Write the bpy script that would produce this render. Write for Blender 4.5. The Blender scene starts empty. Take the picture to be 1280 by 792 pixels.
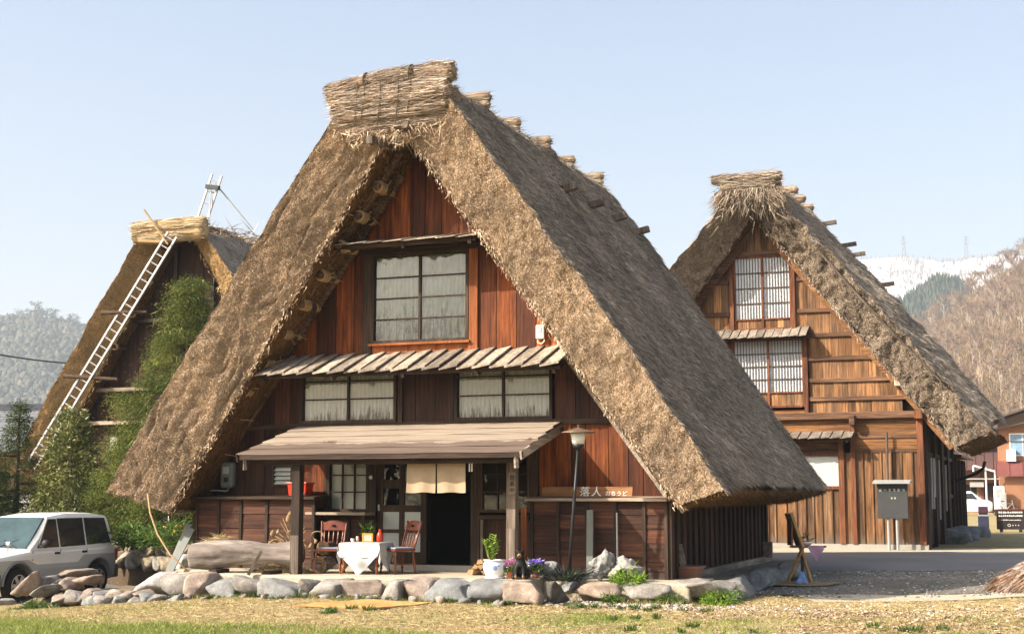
import bpy, math, random
import numpy as np
from mathutils import Vector, Matrix
S = bpy.context.scene
COL = S.collection
R = math.radians
# ------------------------------------------------------------------ camera
cam = bpy.data.objects.new('camera', bpy.data.cameras.new('camera')); COL.objects.link(cam)
cam.location = (9.8, -21.19, 1.13)
cam.rotation_euler = (R(90 + 7.073), 0, R(21.2))
cam.data.sensor_width = 36.0; cam.data.lens = 1781 / 1280 * 36
cam.data.clip_start = 0.1; cam.data.clip_end = 9000
S.camera = cam
# ------------------------------------------------------------------ sky, sun, exposure
SUN_AZ, SUN_EL = 48.0, 36.0      # degrees left of the facade normal (-Y), elevation
sd = Vector((-math.sin(R(SUN_AZ)) * math.cos(R(SUN_EL)), -math.cos(R(SUN_AZ)) * math.cos(R(SUN_EL)), math.sin(R(SUN_EL))))
W = bpy.data.worlds.new('World'); S.world = W; W.use_nodes = True
wn = W.node_tree.nodes; wl = W.node_tree.links
sky = wn.new('ShaderNodeTexSky'); sky.sky_type = 'NISHITA'; sky.sun_disc = False
sky.sun_elevation = R(SUN_EL); sky.sun_rotation = math.atan2(sd.x, sd.y)
sky.air_density = 1.0; sky.dust_density = 8.0; sky.ozone_density = 1.0; sky.altitude = 400
bg = wn['Background']; bg.inputs['Strength'].default_value = 0.125
wl.new(sky.outputs[0], bg.inputs['Color'])
sun = bpy.data.objects.new('sun', bpy.data.lights.new('sun', 'SUN')); COL.objects.link(sun)
sun.data.energy = 5.0; sun.data.angle = R(0.5); sun.data.color = (1.0, 0.90, 0.76)
sun.rotation_euler = sd.to_track_quat('Z', 'Y').to_euler()
S.view_settings.view_transform = 'Standard'; S.view_settings.look = 'None'
S.view_settings.exposure = 1.15; S.view_settings.gamma = 1.0
S.cycles.use_denoising = True
S.cycles.max_bounces = 6; S.cycles.diffuse_bounces = 3; S.cycles.transparent_max_bounces = 12
S.cycles.volume_bounces = 0
rng = np.random.default_rng(7)
random.seed(5)

# ------------------------------------------------------------------ helpers
def hash3(ix, iy, iz, s):
    h = (ix * 374761393 + iy * 668265263 + iz * 2147483647 + s * 974634211) & 0xFFFFFFFF
    h = ((h ^ (h >> 13)) * 1274126177) & 0xFFFFFFFF
    h = ((h ^ (h >> 16)) * 2246822519) & 0xFFFFFFFF
    return ((h ^ (h >> 15)) & 0xFFFFFF) / float(0xFFFFFF)
def vnoise(P, scale=1.0, seed=0):
    Q = np.asarray(P, float) * scale
    I = np.floor(Q).astype(np.int64); f = Q - I; f = f * f * (3 - 2 * f)
    r = 0
    for dx in (0, 1):
        wx = f[:, 0] if dx else 1 - f[:, 0]
        for dy in (0, 1):
            wy = f[:, 1] if dy else 1 - f[:, 1]
            for dz in (0, 1):
                wz = f[:, 2] if dz else 1 - f[:, 2]
                r = r + wx * wy * wz * hash3(I[:, 0] + dx, I[:, 1] + dy, I[:, 2] + dz, seed)
    return r * 2 - 1
def fbm(P, scale=1.0, seed=0, octv=3):
    r = 0; a = 1.0; t = 0
    for o in range(octv):
        r = r + a * vnoise(P, scale * 2 ** o, seed + o * 17); t += a; a *= 0.5
    return r / t
def vec_noise(P, scale, seed, octv=3):
    return np.stack([fbm(P, scale, seed + k * 101, octv) for k in range(3)], 1)
def sstep(a, b, x):
    t = np.clip((np.asarray(x, float) - a) / (b - a), 0, 1); return t * t * (3 - 2 * t)

def tag(o, label=None, cat=None, group=None, kind=None):
    if label: o['label'] = label
    if cat: o['category'] = cat
    if group: o['group'] = group
    if kind: o['kind'] = kind
    return o
def thing(name, label, cat, loc=(0, 0, 0), rotz=0.0, group=None):
    o = bpy.data.objects.new(name, None); COL.objects.link(o)
    o.empty_display_size = 0.2
    o.location = loc; o.rotation_euler = (0, 0, rotz)
    return tag(o, label, cat, group)
def base_of(parent):
    v = Vector((0, 0, 0))
    while parent is not None:
        v = v + parent.location; parent = parent.parent
    return v
def link(name, me, mat=None, parent=None, label=None, kind=None):
    o = bpy.data.objects.new(name, me); COL.objects.link(o)
    if mat is not None and len(me.materials) == 0: me.materials.append(mat)
    if parent is not None: o.parent = parent
    if label: o['label'] = label
    if kind: o['kind'] = kind
    return o
class MB:
    def __init__(s): s.v = []; s.f = []
    def quadbox(s, c):          # c: 8 corners, bottom 4 ccw then top 4 ccw
        n = len(s.v); s.v += [tuple(p) for p in c]
        s.f += [(n+3, n+2, n+1, n), (n+4, n+5, n+6, n+7), (n, n+1, n+5, n+4), (n+1, n+2, n+6, n+5), (n+2, n+3, n+7, n+6), (n+3, n, n+4, n+7)]
        return s
    def box(s, x0, x1, y0, y1, z0, z1):
        return s.quadbox([(x0, y0, z0), (x1, y0, z0), (x1, y1, z0), (x0, y1, z0), (x0, y0, z1), (x1, y0, z1), (x1, y1, z1), (x0, y1, z1)])
    def bar(s, p0, p1, w, h, up=(0, 0, 1)):
        p0 = Vector(p0); p1 = Vector(p1); d = (p1 - p0).normalized(); u = Vector(up)
        a = d.cross(u)
        if a.length < 1e-4: a = d.cross(Vector((0, 1, 0)))
        a.normalize(); b = a.cross(d); a = a * (w / 2); b = b * (h / 2)
        return s.quadbox([p0 - a - b, p0 + a - b, p1 + a - b, p1 - a - b, p0 - a + b, p0 + a + b, p1 + a + b, p1 - a + b])
    def tube(s, pts, rad, n=8, cap=True):
        pts = [Vector(p) for p in pts]
        if not hasattr(rad, '__len__'): rad = [rad] * len(pts)
        b0 = len(s.v); ref = None
        for i, p in enumerate(pts):
            d = (pts[min(i+1, len(pts)-1)] - pts[max(i-1, 0)]).normalized()
            if ref is None:
                ref = d.orthogonal().normalized()
            a = (ref - d * ref.dot(d)).normalized(); ref = a; b = d.cross(a)
            for k in range(n):
                t = 2 * math.pi * k / n
                s.v.append(tuple(p + (a * math.cos(t) + b * math.sin(t)) * rad[i]))
        for i in range(len(pts) - 1):
            for k in range(n):
                k2 = (k + 1) % n
                s.f.append((b0 + i*n + k, b0 + i*n + k2, b0 + (i+1)*n + k2, b0 + (i+1)*n + k))
        if cap:
            s.f.append(tuple(b0 + k for k in reversed(range(n))))
            s.f.append(tuple(b0 + (len(pts)-1)*n + k for k in range(n)))
        return s
    def lathe(s, c, prof, n=20, cap=True):
        return s.tube_z(c, prof, n, cap)
    def tube_z(s, c, prof, n=20, cap=True):
        b0 = len(s.v)
        for r, z in prof:
            for k in range(n):
                t = 2 * math.pi * k / n
                s.v.append((c[0] + r * math.cos(t), c[1] + r * math.sin(t), c[2] + z))
        for i in range(len(prof) - 1):
            for k in range(n):
                k2 = (k + 1) % n
                s.f.append((b0 + i*n + k, b0 + i*n + k2, b0 + (i+1)*n + k2, b0 + (i+1)*n + k))
        if cap:
            s.f.append(tuple(b0 + k for k in reversed(range(n)))); s.f.append(tuple(b0 + (len(prof)-1)*n + k for k in range(n)))
        return s
    def prism(s, pts, y0, y1):   # polygon in XZ (ccw seen from -Y), extruded along Y
        n = len(pts); b = len(s.v)
        s.v += [(p[0], y0, p[1]) for p in pts] + [(p[0], y1, p[1]) for p in pts]
        s.f.append(tuple(b + k for k in range(n))); s.f.append(tuple(b + n + k for k in reversed(range(n))))
        for k in range(n):
            k2 = (k + 1) % n; s.f.append((b + k2, b + k, b + n + k, b + n + k2))
        return s
    def grid(s, fn, nu, nv):
        b = len(s.v)
        for i in range(nu + 1):
            for j in range(nv + 1): s.v.append(tuple(fn(i / nu, j / nv)))
        for i in range(nu):
            for j in range(nv):
                a = b + i * (nv + 1) + j; s.f.append((a, a + nv + 1, a + nv + 2, a + 1))
        return s
    def sphere(s, c, r, nu=12, nv=8):
        if not hasattr(r, '__len__'): r = (r, r, r)
        return s.grid(lambda a, b: (c[0] + r[0] * math.cos(2*math.pi*a) * math.sin(math.pi*b), c[1] + r[1] * math.sin(2*math.pi*a) * math.sin(math.pi*b), c[2] - r[2] * math.cos(math.pi*b)), nu, nv)
    def mesh(s, name, mat, off=(0, 0, 0), smooth=False):
        me = bpy.data.meshes.new(name)
        me.from_pydata([(v[0]-off[0], v[1]-off[1], v[2]-off[2]) for v in s.v], [], s.f)
        if mat is not None: me.materials.append(mat)
        if smooth: me.shade_smooth()
        return me
    def build(s, name, mat, parent=None, local=True, smooth=False, label=None, kind=None, bevel=0):
        off = (0, 0, 0) if (local or parent is None) else base_of(parent)
        o = link(name, s.mesh(name, mat, off, smooth), mat, parent, label, kind)
        if bevel:
            m = o.modifiers.new('edge', 'BEVEL'); m.width = bevel; m.segments = 2; m.limit_method = 'ANGLE'
            m.harden_normals = False
        return o
def np_mesh(name, V, F, mat, parent=None, smooth=False, kind=None, attrs=None, label=None, off=None):
    V = np.asarray(V, np.float32); F = np.asarray(F, np.int32); k = F.shape[1]
    if off is not None: V = V - np.asarray(off, np.float32)
    me = bpy.data.meshes.new(name)
    me.vertices.add(len(V)); me.vertices.foreach_set('co', V.ravel())
    me.loops.add(F.size); me.loops.foreach_set('vertex_index', F.ravel())
    me.polygons.add(len(F)); me.polygons.foreach_set('loop_start', np.arange(0, F.size, k, dtype=np.int32))
    if smooth: me.polygons.foreach_set('use_smooth', np.ones(len(F), bool))
    for nm, a in (attrs or {}).items():
        at = me.attributes.new(nm, 'FLOAT', 'POINT'); at.data.foreach_set('value', np.asarray(a, np.float32).ravel())
    me.update(calc_edges=True)
    return link(name, me, mat, parent, label, kind)
def patch(P00, P10, P01, P11, nu, nv):
    u = np.linspace(0, 1, nu + 1)[:, None, None]; v = np.linspace(0, 1, nv + 1)[None, :, None]
    P00, P10, P01, P11 = [np.asarray(p, float)[None, None, :] for p in (P00, P10, P01, P11)]
    V = ((1-u)*(1-v)*P00 + u*(1-v)*P10 + (1-u)*v*P01 + u*v*P11).reshape(-1, 3)
    a = (np.arange(nu)[:, None] * (nv + 1) + np.arange(nv)[None, :]).ravel()
    F = np.stack([a, a + nv + 1, a + nv + 2, a + 1], 1)
    return V, F
def join(parts):
    Vs, Fs, n = [], [], 0
    for V, F in parts:
        Vs.append(V); Fs.append(F + n); n += len(V)
    return np.concatenate(Vs), np.concatenate(Fs)
def blades(P, D, w, rs, tone=None):
    """one thin triangle per straw or leaf: root P, vector D, width w"""
    N = len(P); rd = rs.normal(size=(N, 3)); sd_ = np.cross(D, rd)
    sd_ /= (np.linalg.norm(sd_, axis=1, keepdims=True) + 1e-9)
    w = np.broadcast_to(np.asarray(w, float).reshape(-1, 1), (N, 1))
    V = np.stack([P - sd_ * w / 2, P + sd_ * w / 2, P + D], 1).reshape(-1, 3)
    F = np.arange(3 * N).reshape(-1, 3)
    t = rs.random(N) if tone is None else tone
    return V, F, np.repeat(t, 3)
def leaves(P, D, w, rs, tone=None):
    """one rhombic leaf (quad) each"""
    N = len(P); rd = rs.normal(size=(N, 3)); s_ = np.cross(D, rd); s_ /= (np.linalg.norm(s_, axis=1, keepdims=True) + 1e-9)
    w = np.broadcast_to(np.asarray(w, float).reshape(-1, 1), (N, 1))
    V = np.stack([P, P + D * 0.45 - s_ * w / 2, P + D, P + D * 0.45 + s_ * w / 2], 1).reshape(-1, 3)
    t = rs.random(N) if tone is None else tone
    return V, np.arange(4 * N).reshape(-1, 4), np.repeat(t, 4)
def ico(sub):
    import bmesh
    bm = bmesh.new(); bmesh.ops.create_icosphere(bm, subdivisions=sub, radius=1.0)
    V = np.array([v.co[:] for v in bm.verts]); F = np.array([[v.index for v in f.verts] for f in bm.faces]); bm.free()
    return V, F
ICO = {k: ico(k) for k in (1, 2, 3, 4)}
def rock_mesh(size, seed, sub=3, box=0.55, rough=0.10):
    V, F = ICO[sub]; V = V.copy()
    Q = np.sign(V) * np.abs(V) ** (1 - box * 0.6)                   # squarer than a ball
    Q /= np.max(np.abs(Q), axis=1, keepdims=True) ** (box * 0.75)
    Q = Q * (1 + 0.20 * fbm(V + seed * 3.7, 1.1, seed, 2)[:, None])
    r2 = np.random.default_rng(seed)
    for k in range(9 if box < .8 else 4):                          # a few sheared facets
        n = r2.normal(size=3); n /= np.linalg.norm(n); d = Q @ n; c = r2.uniform(0.52, 0.82)
        Q = Q - np.clip(d - c, 0, None)[:, None] * n * 0.92
    Q = Q + vec_noise(V + seed * 1.3, 2.6, seed + 5, 2) * rough
    rg = fbm(V + seed * 2.1, 6.5, seed + 8, 4); Q = Q * (1 + 0.075 * (rg - np.abs(fbm(V + seed, 3.4, seed + 11, 3)) * 1.1))[:, None]
    return Q * np.asarray(size), F

# ------------------------------------------------------------------ materials
def newmat(name):
    m = bpy.data.materials.new(name); m.use_nodes = True
    n = m.node_tree.nodes; l = m.node_tree.links; n.clear()
    out = n.new('ShaderNodeOutputMaterial'); b = n.new('ShaderNodeBsdfPrincipled'); l.new(b.outputs[0], out.inputs[0])
    b.inputs['Specular IOR Level'].default_value = 0.25
    return m, n, l, b, out
def ramp(n, stops):
    r = n.new('ShaderNodeValToRGB'); e = r.color_ramp.elements
    while len(e) < len(stops): e.new(0.5)
    for k, (p, c) in enumerate(stops): e[k].position = p; e[k].color = (*c, 1)
    return r
def noise(n, l, src, scale, detail=4, rough=0.6, stretch=None, dist=0.0):
    t = n.new('ShaderNodeTexNoise'); t.inputs['Scale'].default_value = scale; t.inputs['Detail'].default_value = detail
    t.inputs['Roughness'].default_value = rough; t.inputs['Distortion'].default_value = dist
    if stretch:
        mp = n.new('ShaderNodeMapping'); mp.inputs['Scale'].default_value = stretch; l.new(src, mp.inputs['Vector']); src = mp.outputs[0]
    l.new(src, t.inputs['Vector']); return t
def mix(n, l, mode, fac, a, b):
    m = n.new('ShaderNodeMix'); m.data_type = 'RGBA'; m.blend_type = mode
    for sock, v in ((m.inputs[0], fac), (m.inputs[6], a), (m.inputs[7], b)):
        if hasattr(v, 'links'): l.new(v, sock)
        elif isinstance(v, (int, float)): sock.default_value = v
        else: sock.default_value = (*v, 1)
    return m.outputs[2]
def maprange(n, l, v, a0, a1, b0, b1):
    m = n.new('ShaderNodeMapRange'); l.new(v, m.inputs[0])
    for k, x in enumerate((a0, a1, b0, b1)): m.inputs[k + 1].default_value = x
    return m.outputs[0]
def bump(n, l, b, h, strength=0.4, dist=0.02):
    k = n.new('ShaderNodeBump'); k.inputs['Strength'].default_value = strength; k.inputs['Distance'].default_value = dist
    l.new(h, k.inputs['Height']); l.new(k.outputs[0], b.inputs['Normal'])
def rnd_coord(n, l):
    tc = n.new('ShaderNodeTexCoord'); oi = n.new('ShaderNodeObjectInfo'); m = n.new('ShaderNodeMath'); m.operation = 'MULTIPLY'
    m.inputs[1].default_value = 37.0; l.new(oi.outputs['Random'], m.inputs[0])
    a = n.new('ShaderNodeVectorMath'); a.operation = 'ADD'; l.new(tc.outputs['Object'], a.inputs[0]); l.new(m.outputs[0], a.inputs[1])
    return a.outputs[0], oi.outputs['Random'], tc
def mat_plain(name, col, rough=0.7, spec=0.25, metal=0.0, var=0.15, scale=6.0, bmp=0.0):
    m, n, l, b, o = newmat(name); co, rv, tc = rnd_coord(n, l)
    t = noise(n, l, co, scale, 5)
    c = mix(n, l, 'MULTIPLY', 1.0, col, mix(n, l, 'MIX', t.outputs[0], (1 - var*2,) * 3, (1 + var*2,) * 3))
    l.new(c, b.inputs['Base Color']); b.inputs['Roughness'].default_value = rough; b.inputs['Metallic'].default_value = metal
    b.inputs['Specular IOR Level'].default_value = spec
    if bmp: bump(n, l, b, t.outputs[0], bmp, 0.02)
    return m
def mat_wood(name, dark, mid, light, axis='z', stain=None, var=0.35, rough=0.75, grain=26.0, alt=None, foot=None):
    m, n, l, b, o = newmat(name); co, rv, tc = rnd_coord(n, l)
    st = {'z': (1, 1, 0.05), 'x': (0.05, 1, 1), 'y': (1, 0.05, 1)}[axis]
    g = noise(n, l, co, grain, 6, 0.65, st, 0.35)
    r = ramp(n, [(0.30, dark), (0.5, mid), (0.72, light)]); l.new(g.outputs[0], r.inputs[0])
    if alt:
        r2 = ramp(n, [(0.30, alt[0]), (0.5, alt[1]), (0.72, alt[2])]); l.new(g.outputs[0], r2.inputs[0])
        fr = n.new('ShaderNodeMath'); fr.operation = 'MULTIPLY'; fr.inputs[1].default_value = 7.31; l.new(rv, fr.inputs[0]); f2 = n.new('ShaderNodeMath'); f2.operation = 'FRACT'; l.new(fr.outputs[0], f2.inputs[0])
        class _R: pass
        rr = _R(); rr.outputs = [mix(n, l, 'MIX', f2.outputs[0], r.outputs[0], r2.outputs[0])]; r = rr
    big = noise(n, l, co, 1.6, 4, 0.6, {'z': (1.6, 1.6, 0.5), 'x': (0.5, 1.6, 1.6), 'y': (1.6, 0.5, 1.6)}[axis])
    c = mix(n, l, 'MULTIPLY', 0.85, r.outputs[0], mix(n, l, 'MIX', maprange(n, l, big.outputs[0], 0.32, 0.68, 0, 1), (0.5, 0.45, 0.42), (1.35, 1.3, 1.25)))
    br = maprange(n, l, rv, 0, 1, 1 - var, 1 + var)
    c = mix(n, l, 'MULTIPLY', 1.0, c, (1, 1, 1)); mm = n.new('ShaderNodeVectorMath'); mm.operation = 'SCALE'; l.new(c, mm.inputs[0]); l.new(br, mm.inputs['Scale'])
    c = mm.outputs[0]
    if stain:
        s2 = noise(n, l, co, 2.3, 5, 0.7, {'z': (2.5, 2.5, 0.35), 'x': (0.35, 2.5, 2.5), 'y': (2.5, 0.35, 2.5)}[axis])
        c = mix(n, l, 'MIX', maprange(n, l, s2.outputs[0], 0.55, 0.68, 0, 0.85), c, stain)
    if foot:
        sp = n.new('ShaderNodeSeparateXYZ'); l.new(tc.outputs['Object'], sp.inputs[0]); ft = noise(n, l, co, 5.0, 5, 0.7, (1.5, 1.5, .4)); hz = n.new('ShaderNodeMath'); hz.operation = 'MULTIPLY_ADD'; hz.inputs[1].default_value = foot[1] * 1.2; l.new(ft.outputs[0], hz.inputs[0])
        ng = n.new('ShaderNodeMath'); ng.operation = 'SUBTRACT'; ng.inputs[0].default_value = foot[0] + foot[1] * .2; l.new(sp.outputs['Z'], ng.inputs[1]); l.new(ng.outputs[0], hz.inputs[2]); c = mix(n, l, 'MIX', maprange(n, l, hz.outputs[0], 0, foot[1] * 1.1, 0, .8), c, foot[2])
    l.new(c, b.inputs['Base Color']); b.inputs['Roughness'].default_value = rough
    bump(n, l, b, g.outputs[0], 0.5, 0.012)
    return m
def mat_blade(name, stops, rough=0.8, trans=0.0, mixstops=None, big=None):
    """colour ramp on each blade's own random tone; optional second ramp chosen by the 'mixv' attribute"""
    m, n, l, b, o = newmat(name)
    a = n.new('ShaderNodeAttribute'); a.attribute_name = 'tone'
    r = ramp(n, stops); l.new(a.outputs['Fac'], r.inputs[0]); c = r.outputs[0]
    if mixstops:
        a2 = n.new('ShaderNodeAttribute'); a2.attribute_name = 'mixv'
        r2 = ramp(n, mixstops); l.new(a.outputs['Fac'], r2.inputs[0]); c = mix(n, l, 'MIX', a2.outputs['Fac'], c, r2.outputs[0])
    if big:
        tc = n.new('ShaderNodeTexCoord'); t = noise(n, l, tc.outputs['Object'], big, 4)
        c = mix(n, l, 'MULTIPLY', 1.0, c, mix(n, l, 'MIX', maprange(n, l, t.outputs[0], 0.3, 0.7, 0, 1), (0.62, 0.6, 0.6), (1.3, 1.28, 1.25)))
    l.new(c, b.inputs['Base Color']); b.inputs['Roughness'].default_value = rough; b.inputs['Specular IOR Level'].default_value = 0.15
    if trans:
        tr = n.new('ShaderNodeBsdfTranslucent'); l.new(c, tr.inputs[0]); ms = n.new('ShaderNodeMixShader'); ms.inputs[0].default_value = trans
        l.new(b.outputs[0], ms.inputs[1]); l.new(tr.outputs[0], ms.inputs[2]); l.new(ms.outputs[0], o.inputs[0])
    return m
def mat_thatch(name, dark, mid, light, scale=14, stretch=(1, 1, 1), patchc=None, bs=0.9):
    m, n, l, b, o = newmat(name); tc = n.new('ShaderNodeTexCoord'); co = tc.outputs['Object']
    g = noise(n, l, co, scale, 6, 0.75, stretch); r = ramp(n, [(0.3, dark), (0.5, mid), (0.72, light)]); l.new(g.outputs[0], r.inputs[0])
    big = noise(n, l, co, 0.9, 5, 0.65)
    c = mix(n, l, 'MULTIPLY', 0.9, r.outputs[0], mix(n, l, 'MIX', maprange(n, l, big.outputs[0], 0.3, 0.7, 0, 1), (0.66, 0.64, 0.62), (1.28, 1.24, 1.2)))
    if patchc:
        p = noise(n, l, co, 0.55, 4, 0.7); c = mix(n, l, 'MIX', maprange(n, l, p.outputs[0], 0.5, 0.72, 0, 0.7), c, patchc)
    l.new(c, b.inputs['Base Color']); b.inputs['Roughness'].default_value = 0.95; b.inputs['Specular IOR Level'].default_value = 0.05
    bump(n, l, b, g.outputs[0], bs, 0.05)
    return m
def mat_stone(name, a, b_, moss=None, scale=5.0):
    m, n, l, b, o = newmat(name); co, rv, tc = rnd_coord(n, l)
    t = noise(n, l, co, scale, 8, 0.7); t2 = noise(n, l, co, 60, 3, 0.6)
    r = ramp(n, [(0.3, tuple(x * 0.6 for x in a)), (0.5, a), (0.7, b_)]); l.new(t.outputs[0], r.inputs[0])
    hu = ramp(n, [(0.0, (1.0, 0.93, 0.85)), (0.35, (0.9, 0.92, 0.93)), (0.7, (1.02, 0.97, 0.92)), (1.0, (0.74, 0.75, 0.77))]); l.new(rv, hu.inputs[0])
    c = mix(n, l, 'MULTIPLY', 1.0, r.outputs[0], hu.outputs[0])
    c = mix(n, l, 'MULTIPLY', 0.6, c, mix(n, l, 'MIX', maprange(n, l, t2.outputs[0], 0.35, 0.65, 0, 1), (0.7, 0.7, 0.7), (1.25, 1.25, 1.25)))
    if moss:
        t3 = noise(n, l, co, 2.2, 6, 0.75); c = mix(n, l, 'MIX', maprange(n, l, t3.outputs[0], 0.56, 0.66, 0, 0.8), c, moss)
    l.new(c, b.inputs['Base Color']); b.inputs['Roughness'].default_value = 0.9
    bump(n, l, b, t.outputs[0], 0.6, 0.05)
    return m
def mat_glass(name, tint=(0.9, 0.93, 0.92), refl=0.10, wavy=0.0):
    m, n, l, b, o = newmat(name); n.remove(b)
    tr = n.new('ShaderNodeBsdfTransparent'); tr.inputs[0].default_value = (*tint, 1)
    gl = n.new('ShaderNodeBsdfGlossy'); gl.inputs['Roughness'].default_value = 0.03
    fr = n.new('ShaderNodeFresnel'); fr.inputs[0].default_value = 1.5
    ad = n.new('ShaderNodeMath'); ad.operation = 'ADD'; ad.inputs[1].default_value = refl; l.new(fr.outputs[0], ad.inputs[0])
    ms = n.new('ShaderNodeMixShader'); l.new(ad.outputs[0], ms.inputs[0]); l.new(tr.outputs[0], ms.inputs[1]); l.new(gl.outputs[0], ms.inputs[2]); l.new(ms.outputs[0], o.inputs[0])
    if wavy:
        tc = n.new('ShaderNodeTexCoord'); t = noise(n, l, tc.outputs['Object'], 2.5, 2); k = n.new('ShaderNodeBump'); k.inputs['Strength'].default_value = wavy
        k.inputs['Distance'].default_value = 0.05; l.new(t.outputs[0], k.inputs['Height']); l.new(k.outputs[0], gl.inputs['Normal'])
    return m
M = {}
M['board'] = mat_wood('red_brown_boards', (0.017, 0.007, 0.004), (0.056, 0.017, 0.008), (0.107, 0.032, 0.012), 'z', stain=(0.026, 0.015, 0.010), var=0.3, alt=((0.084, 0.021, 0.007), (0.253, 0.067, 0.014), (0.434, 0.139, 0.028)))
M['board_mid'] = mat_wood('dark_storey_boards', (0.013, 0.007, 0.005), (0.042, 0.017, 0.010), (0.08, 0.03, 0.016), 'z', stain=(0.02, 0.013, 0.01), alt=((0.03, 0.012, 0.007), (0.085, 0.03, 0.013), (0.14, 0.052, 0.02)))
M['board_dark'] = mat_wood('dark_brown_boards', (0.015, 0.008, 0.006), (0.042, 0.019, 0.012), (0.078, 0.033, 0.019), 'z')
M['board_low'] = mat_wood('lower_wall_boards', (0.017, 0.009, 0.006), (0.051, 0.023, 0.014), (0.093, 0.044, 0.027), 'x', stain=(0.019, 0.013, 0.010), alt=((0.030, 0.011, 0.007), (0.089, 0.034, 0.018), (0.145, 0.060, 0.032)), foot=(-.12, .22, (0.064, 0.051, 0.040)))
M['beam'] = mat_wood('dark_beams', (0.014, 0.010, 0.007), (0.038, 0.025, 0.017), (0.075, 0.05, 0.034), 'z', var=0.25)
M['beam_x'] = mat_wood('dark_beams_level', (0.014, 0.010, 0.007), (0.042, 0.027, 0.018), (0.08, 0.053, 0.036), 'x', var=0.25)
M['jamb'] = mat_wood('orange_jamb', (0.12, 0.035, 0.012), (0.26, 0.085, 0.026), (0.38, 0.14, 0.045), 'z', var=0.2)
M['grey_wood'] = mat_wood('weathered_grey_wood', (0.13, 0.11, 0.09), (0.27, 0.235, 0.19), (0.42, 0.375, 0.31), 'y', stain=(0.12, 0.10, 0.085))
M['grey_wood_x'] = mat_wood('weathered_grey_wood_level', (0.16, 0.125, 0.095), (0.31, 0.255, 0.20), (0.45, 0.385, 0.31), 'x', var=0.2)
M['post'] = mat_wood('weathered_post', (0.05, 0.042, 0.034), (0.13, 0.105, 0.083), (0.24, 0.20, 0.165), 'z', var=0.2)
M['house2'] = mat_wood('ochre_boards', (0.083, 0.039, 0.018), (0.248, 0.124, 0.050), (0.417, 0.224, 0.101), 'z', stain=(0.068, 0.043, 0.030), var=0.4, alt=((0.045, 0.027, 0.017), (0.140, 0.081, 0.043), (0.252, 0.158, 0.090)), foot=(.16, .28, (0.144, 0.122, 0.095)))
M['house2_x'] = mat_wood('ochre_boards_level', (0.106, 0.044, 0.017), (0.246, 0.119, 0.046), (0.370, 0.194, 0.081), 'x', stain=(0.106, 0.057, 0.032), var=0.2)
M['house2_rail'] = mat_wood('dark_rails', (0.04, 0.022, 0.014), (0.12, 0.065, 0.038), (0.22, 0.13, 0.08), 'x', var=0.25)
M['house2_post'] = mat_wood('brown_posts', (0.05, 0.02, 0.012), (0.15, 0.058, 0.028), (0.26, 0.11, 0.05), 'z', var=0.25)
M['awning2'] = mat_wood('grey_brown_shingles', (0.10, 0.085, 0.07), (0.20, 0.175, 0.145), (0.30, 0.27, 0.23), 'y', var=0.25)
M['thatch_cut'] = mat_thatch('cut_thatch', (0.168, 0.122, 0.080), (0.420, 0.328, 0.235), (0.571, 0.470, 0.361), 34)
M['thatch_slope'] = mat_thatch('weathered_thatch', (0.151, 0.130, 0.106), (0.259, 0.227, 0.187), (0.367, 0.324, 0.270), 26, (1.080, 1.080, 0.270))
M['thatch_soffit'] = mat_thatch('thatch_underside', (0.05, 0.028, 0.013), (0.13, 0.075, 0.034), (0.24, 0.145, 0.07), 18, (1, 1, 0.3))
M['thatch_cut3'] = mat_thatch('fresh_cut_thatch', (0.22, 0.14, 0.06), (0.46, 0.31, 0.15), (0.60, 0.43, 0.22), 20)
M['thatch_cut2'] = mat_thatch('old_cut_thatch', (0.098, 0.076, 0.055), (0.254, 0.205, 0.152), (0.402, 0.332, 0.254), 16)
M['straw_cut'] = mat_blade('straw_ends', [(0, (0.075, 0.045, 0.024)), (0.3, (0.385, 0.272, 0.165)), (0.7, (0.62, 0.48, 0.335)), (1, (0.82, 0.71, 0.57))], big=1.3)
M['straw_cut2'] = mat_blade('old_straw_ends', [(0, (0.120, 0.088, 0.064)), (0.4, (0.288, 0.228, 0.168)), (0.8, (0.448, 0.376, 0.296)), (1, (0.592, 0.528, 0.440))], big=0.9)
M['straw_cut3'] = mat_blade('fresh_straw_ends', [(0, (0.22, 0.145, 0.07)), (0.4, (0.44, 0.315, 0.165)), (0.8, (0.57, 0.43, 0.24)), (1, (0.74, 0.57, 0.33))], big=1.0)
M['straw_slope'] = mat_blade('weathered_straw', [(0, (0.130, 0.111, 0.090)), (0.5, (0.275, 0.240, 0.197)), (0.85, (0.383, 0.335, 0.275)), (1, (0.540, 0.475, 0.389))], big=0.7)
M['straw_ridge'] = mat_blade('ridge_straw', [(0, (0.12, 0.065, 0.05)), (0.25, (0.27, 0.205, 0.155)), (0.65, (0.45, 0.38, 0.305)), (1, (0.66, 0.59, 0.50))], big=1.5)
M['ridge'] = mat_thatch('ridge_bundles', (0.12, 0.07, 0.05), (0.32, 0.24, 0.165), (0.5, 0.41, 0.3), 14, (0.15, 1, 1))
M['ridge3'] = mat_thatch('fresh_ridge_bundles', (0.20, 0.13, 0.065), (0.42, 0.32, 0.19), (0.58, 0.47, 0.31), 14, (0.15, 1, 1))
M['straw_ridge3'] = mat_blade('fresh_ridge_straw', [(0, (0.20, 0.13, 0.06)), (0.5, (0.47, 0.36, 0.22)), (1, (0.70, 0.59, 0.42))])
M['rope'] = mat_plain('straw_rope', (0.33, 0.225, 0.12), 0.95, 0.05, scale=40)
M['rope_dark'] = mat_plain('old_rope', (0.10, 0.075, 0.05), 0.95, 0.05, scale=40)
M['pole'] = mat_wood('roof_poles', (0.03, 0.02, 0.012), (0.085, 0.055, 0.033), (0.16, 0.11, 0.07), 'y', var=0.3)
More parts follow.
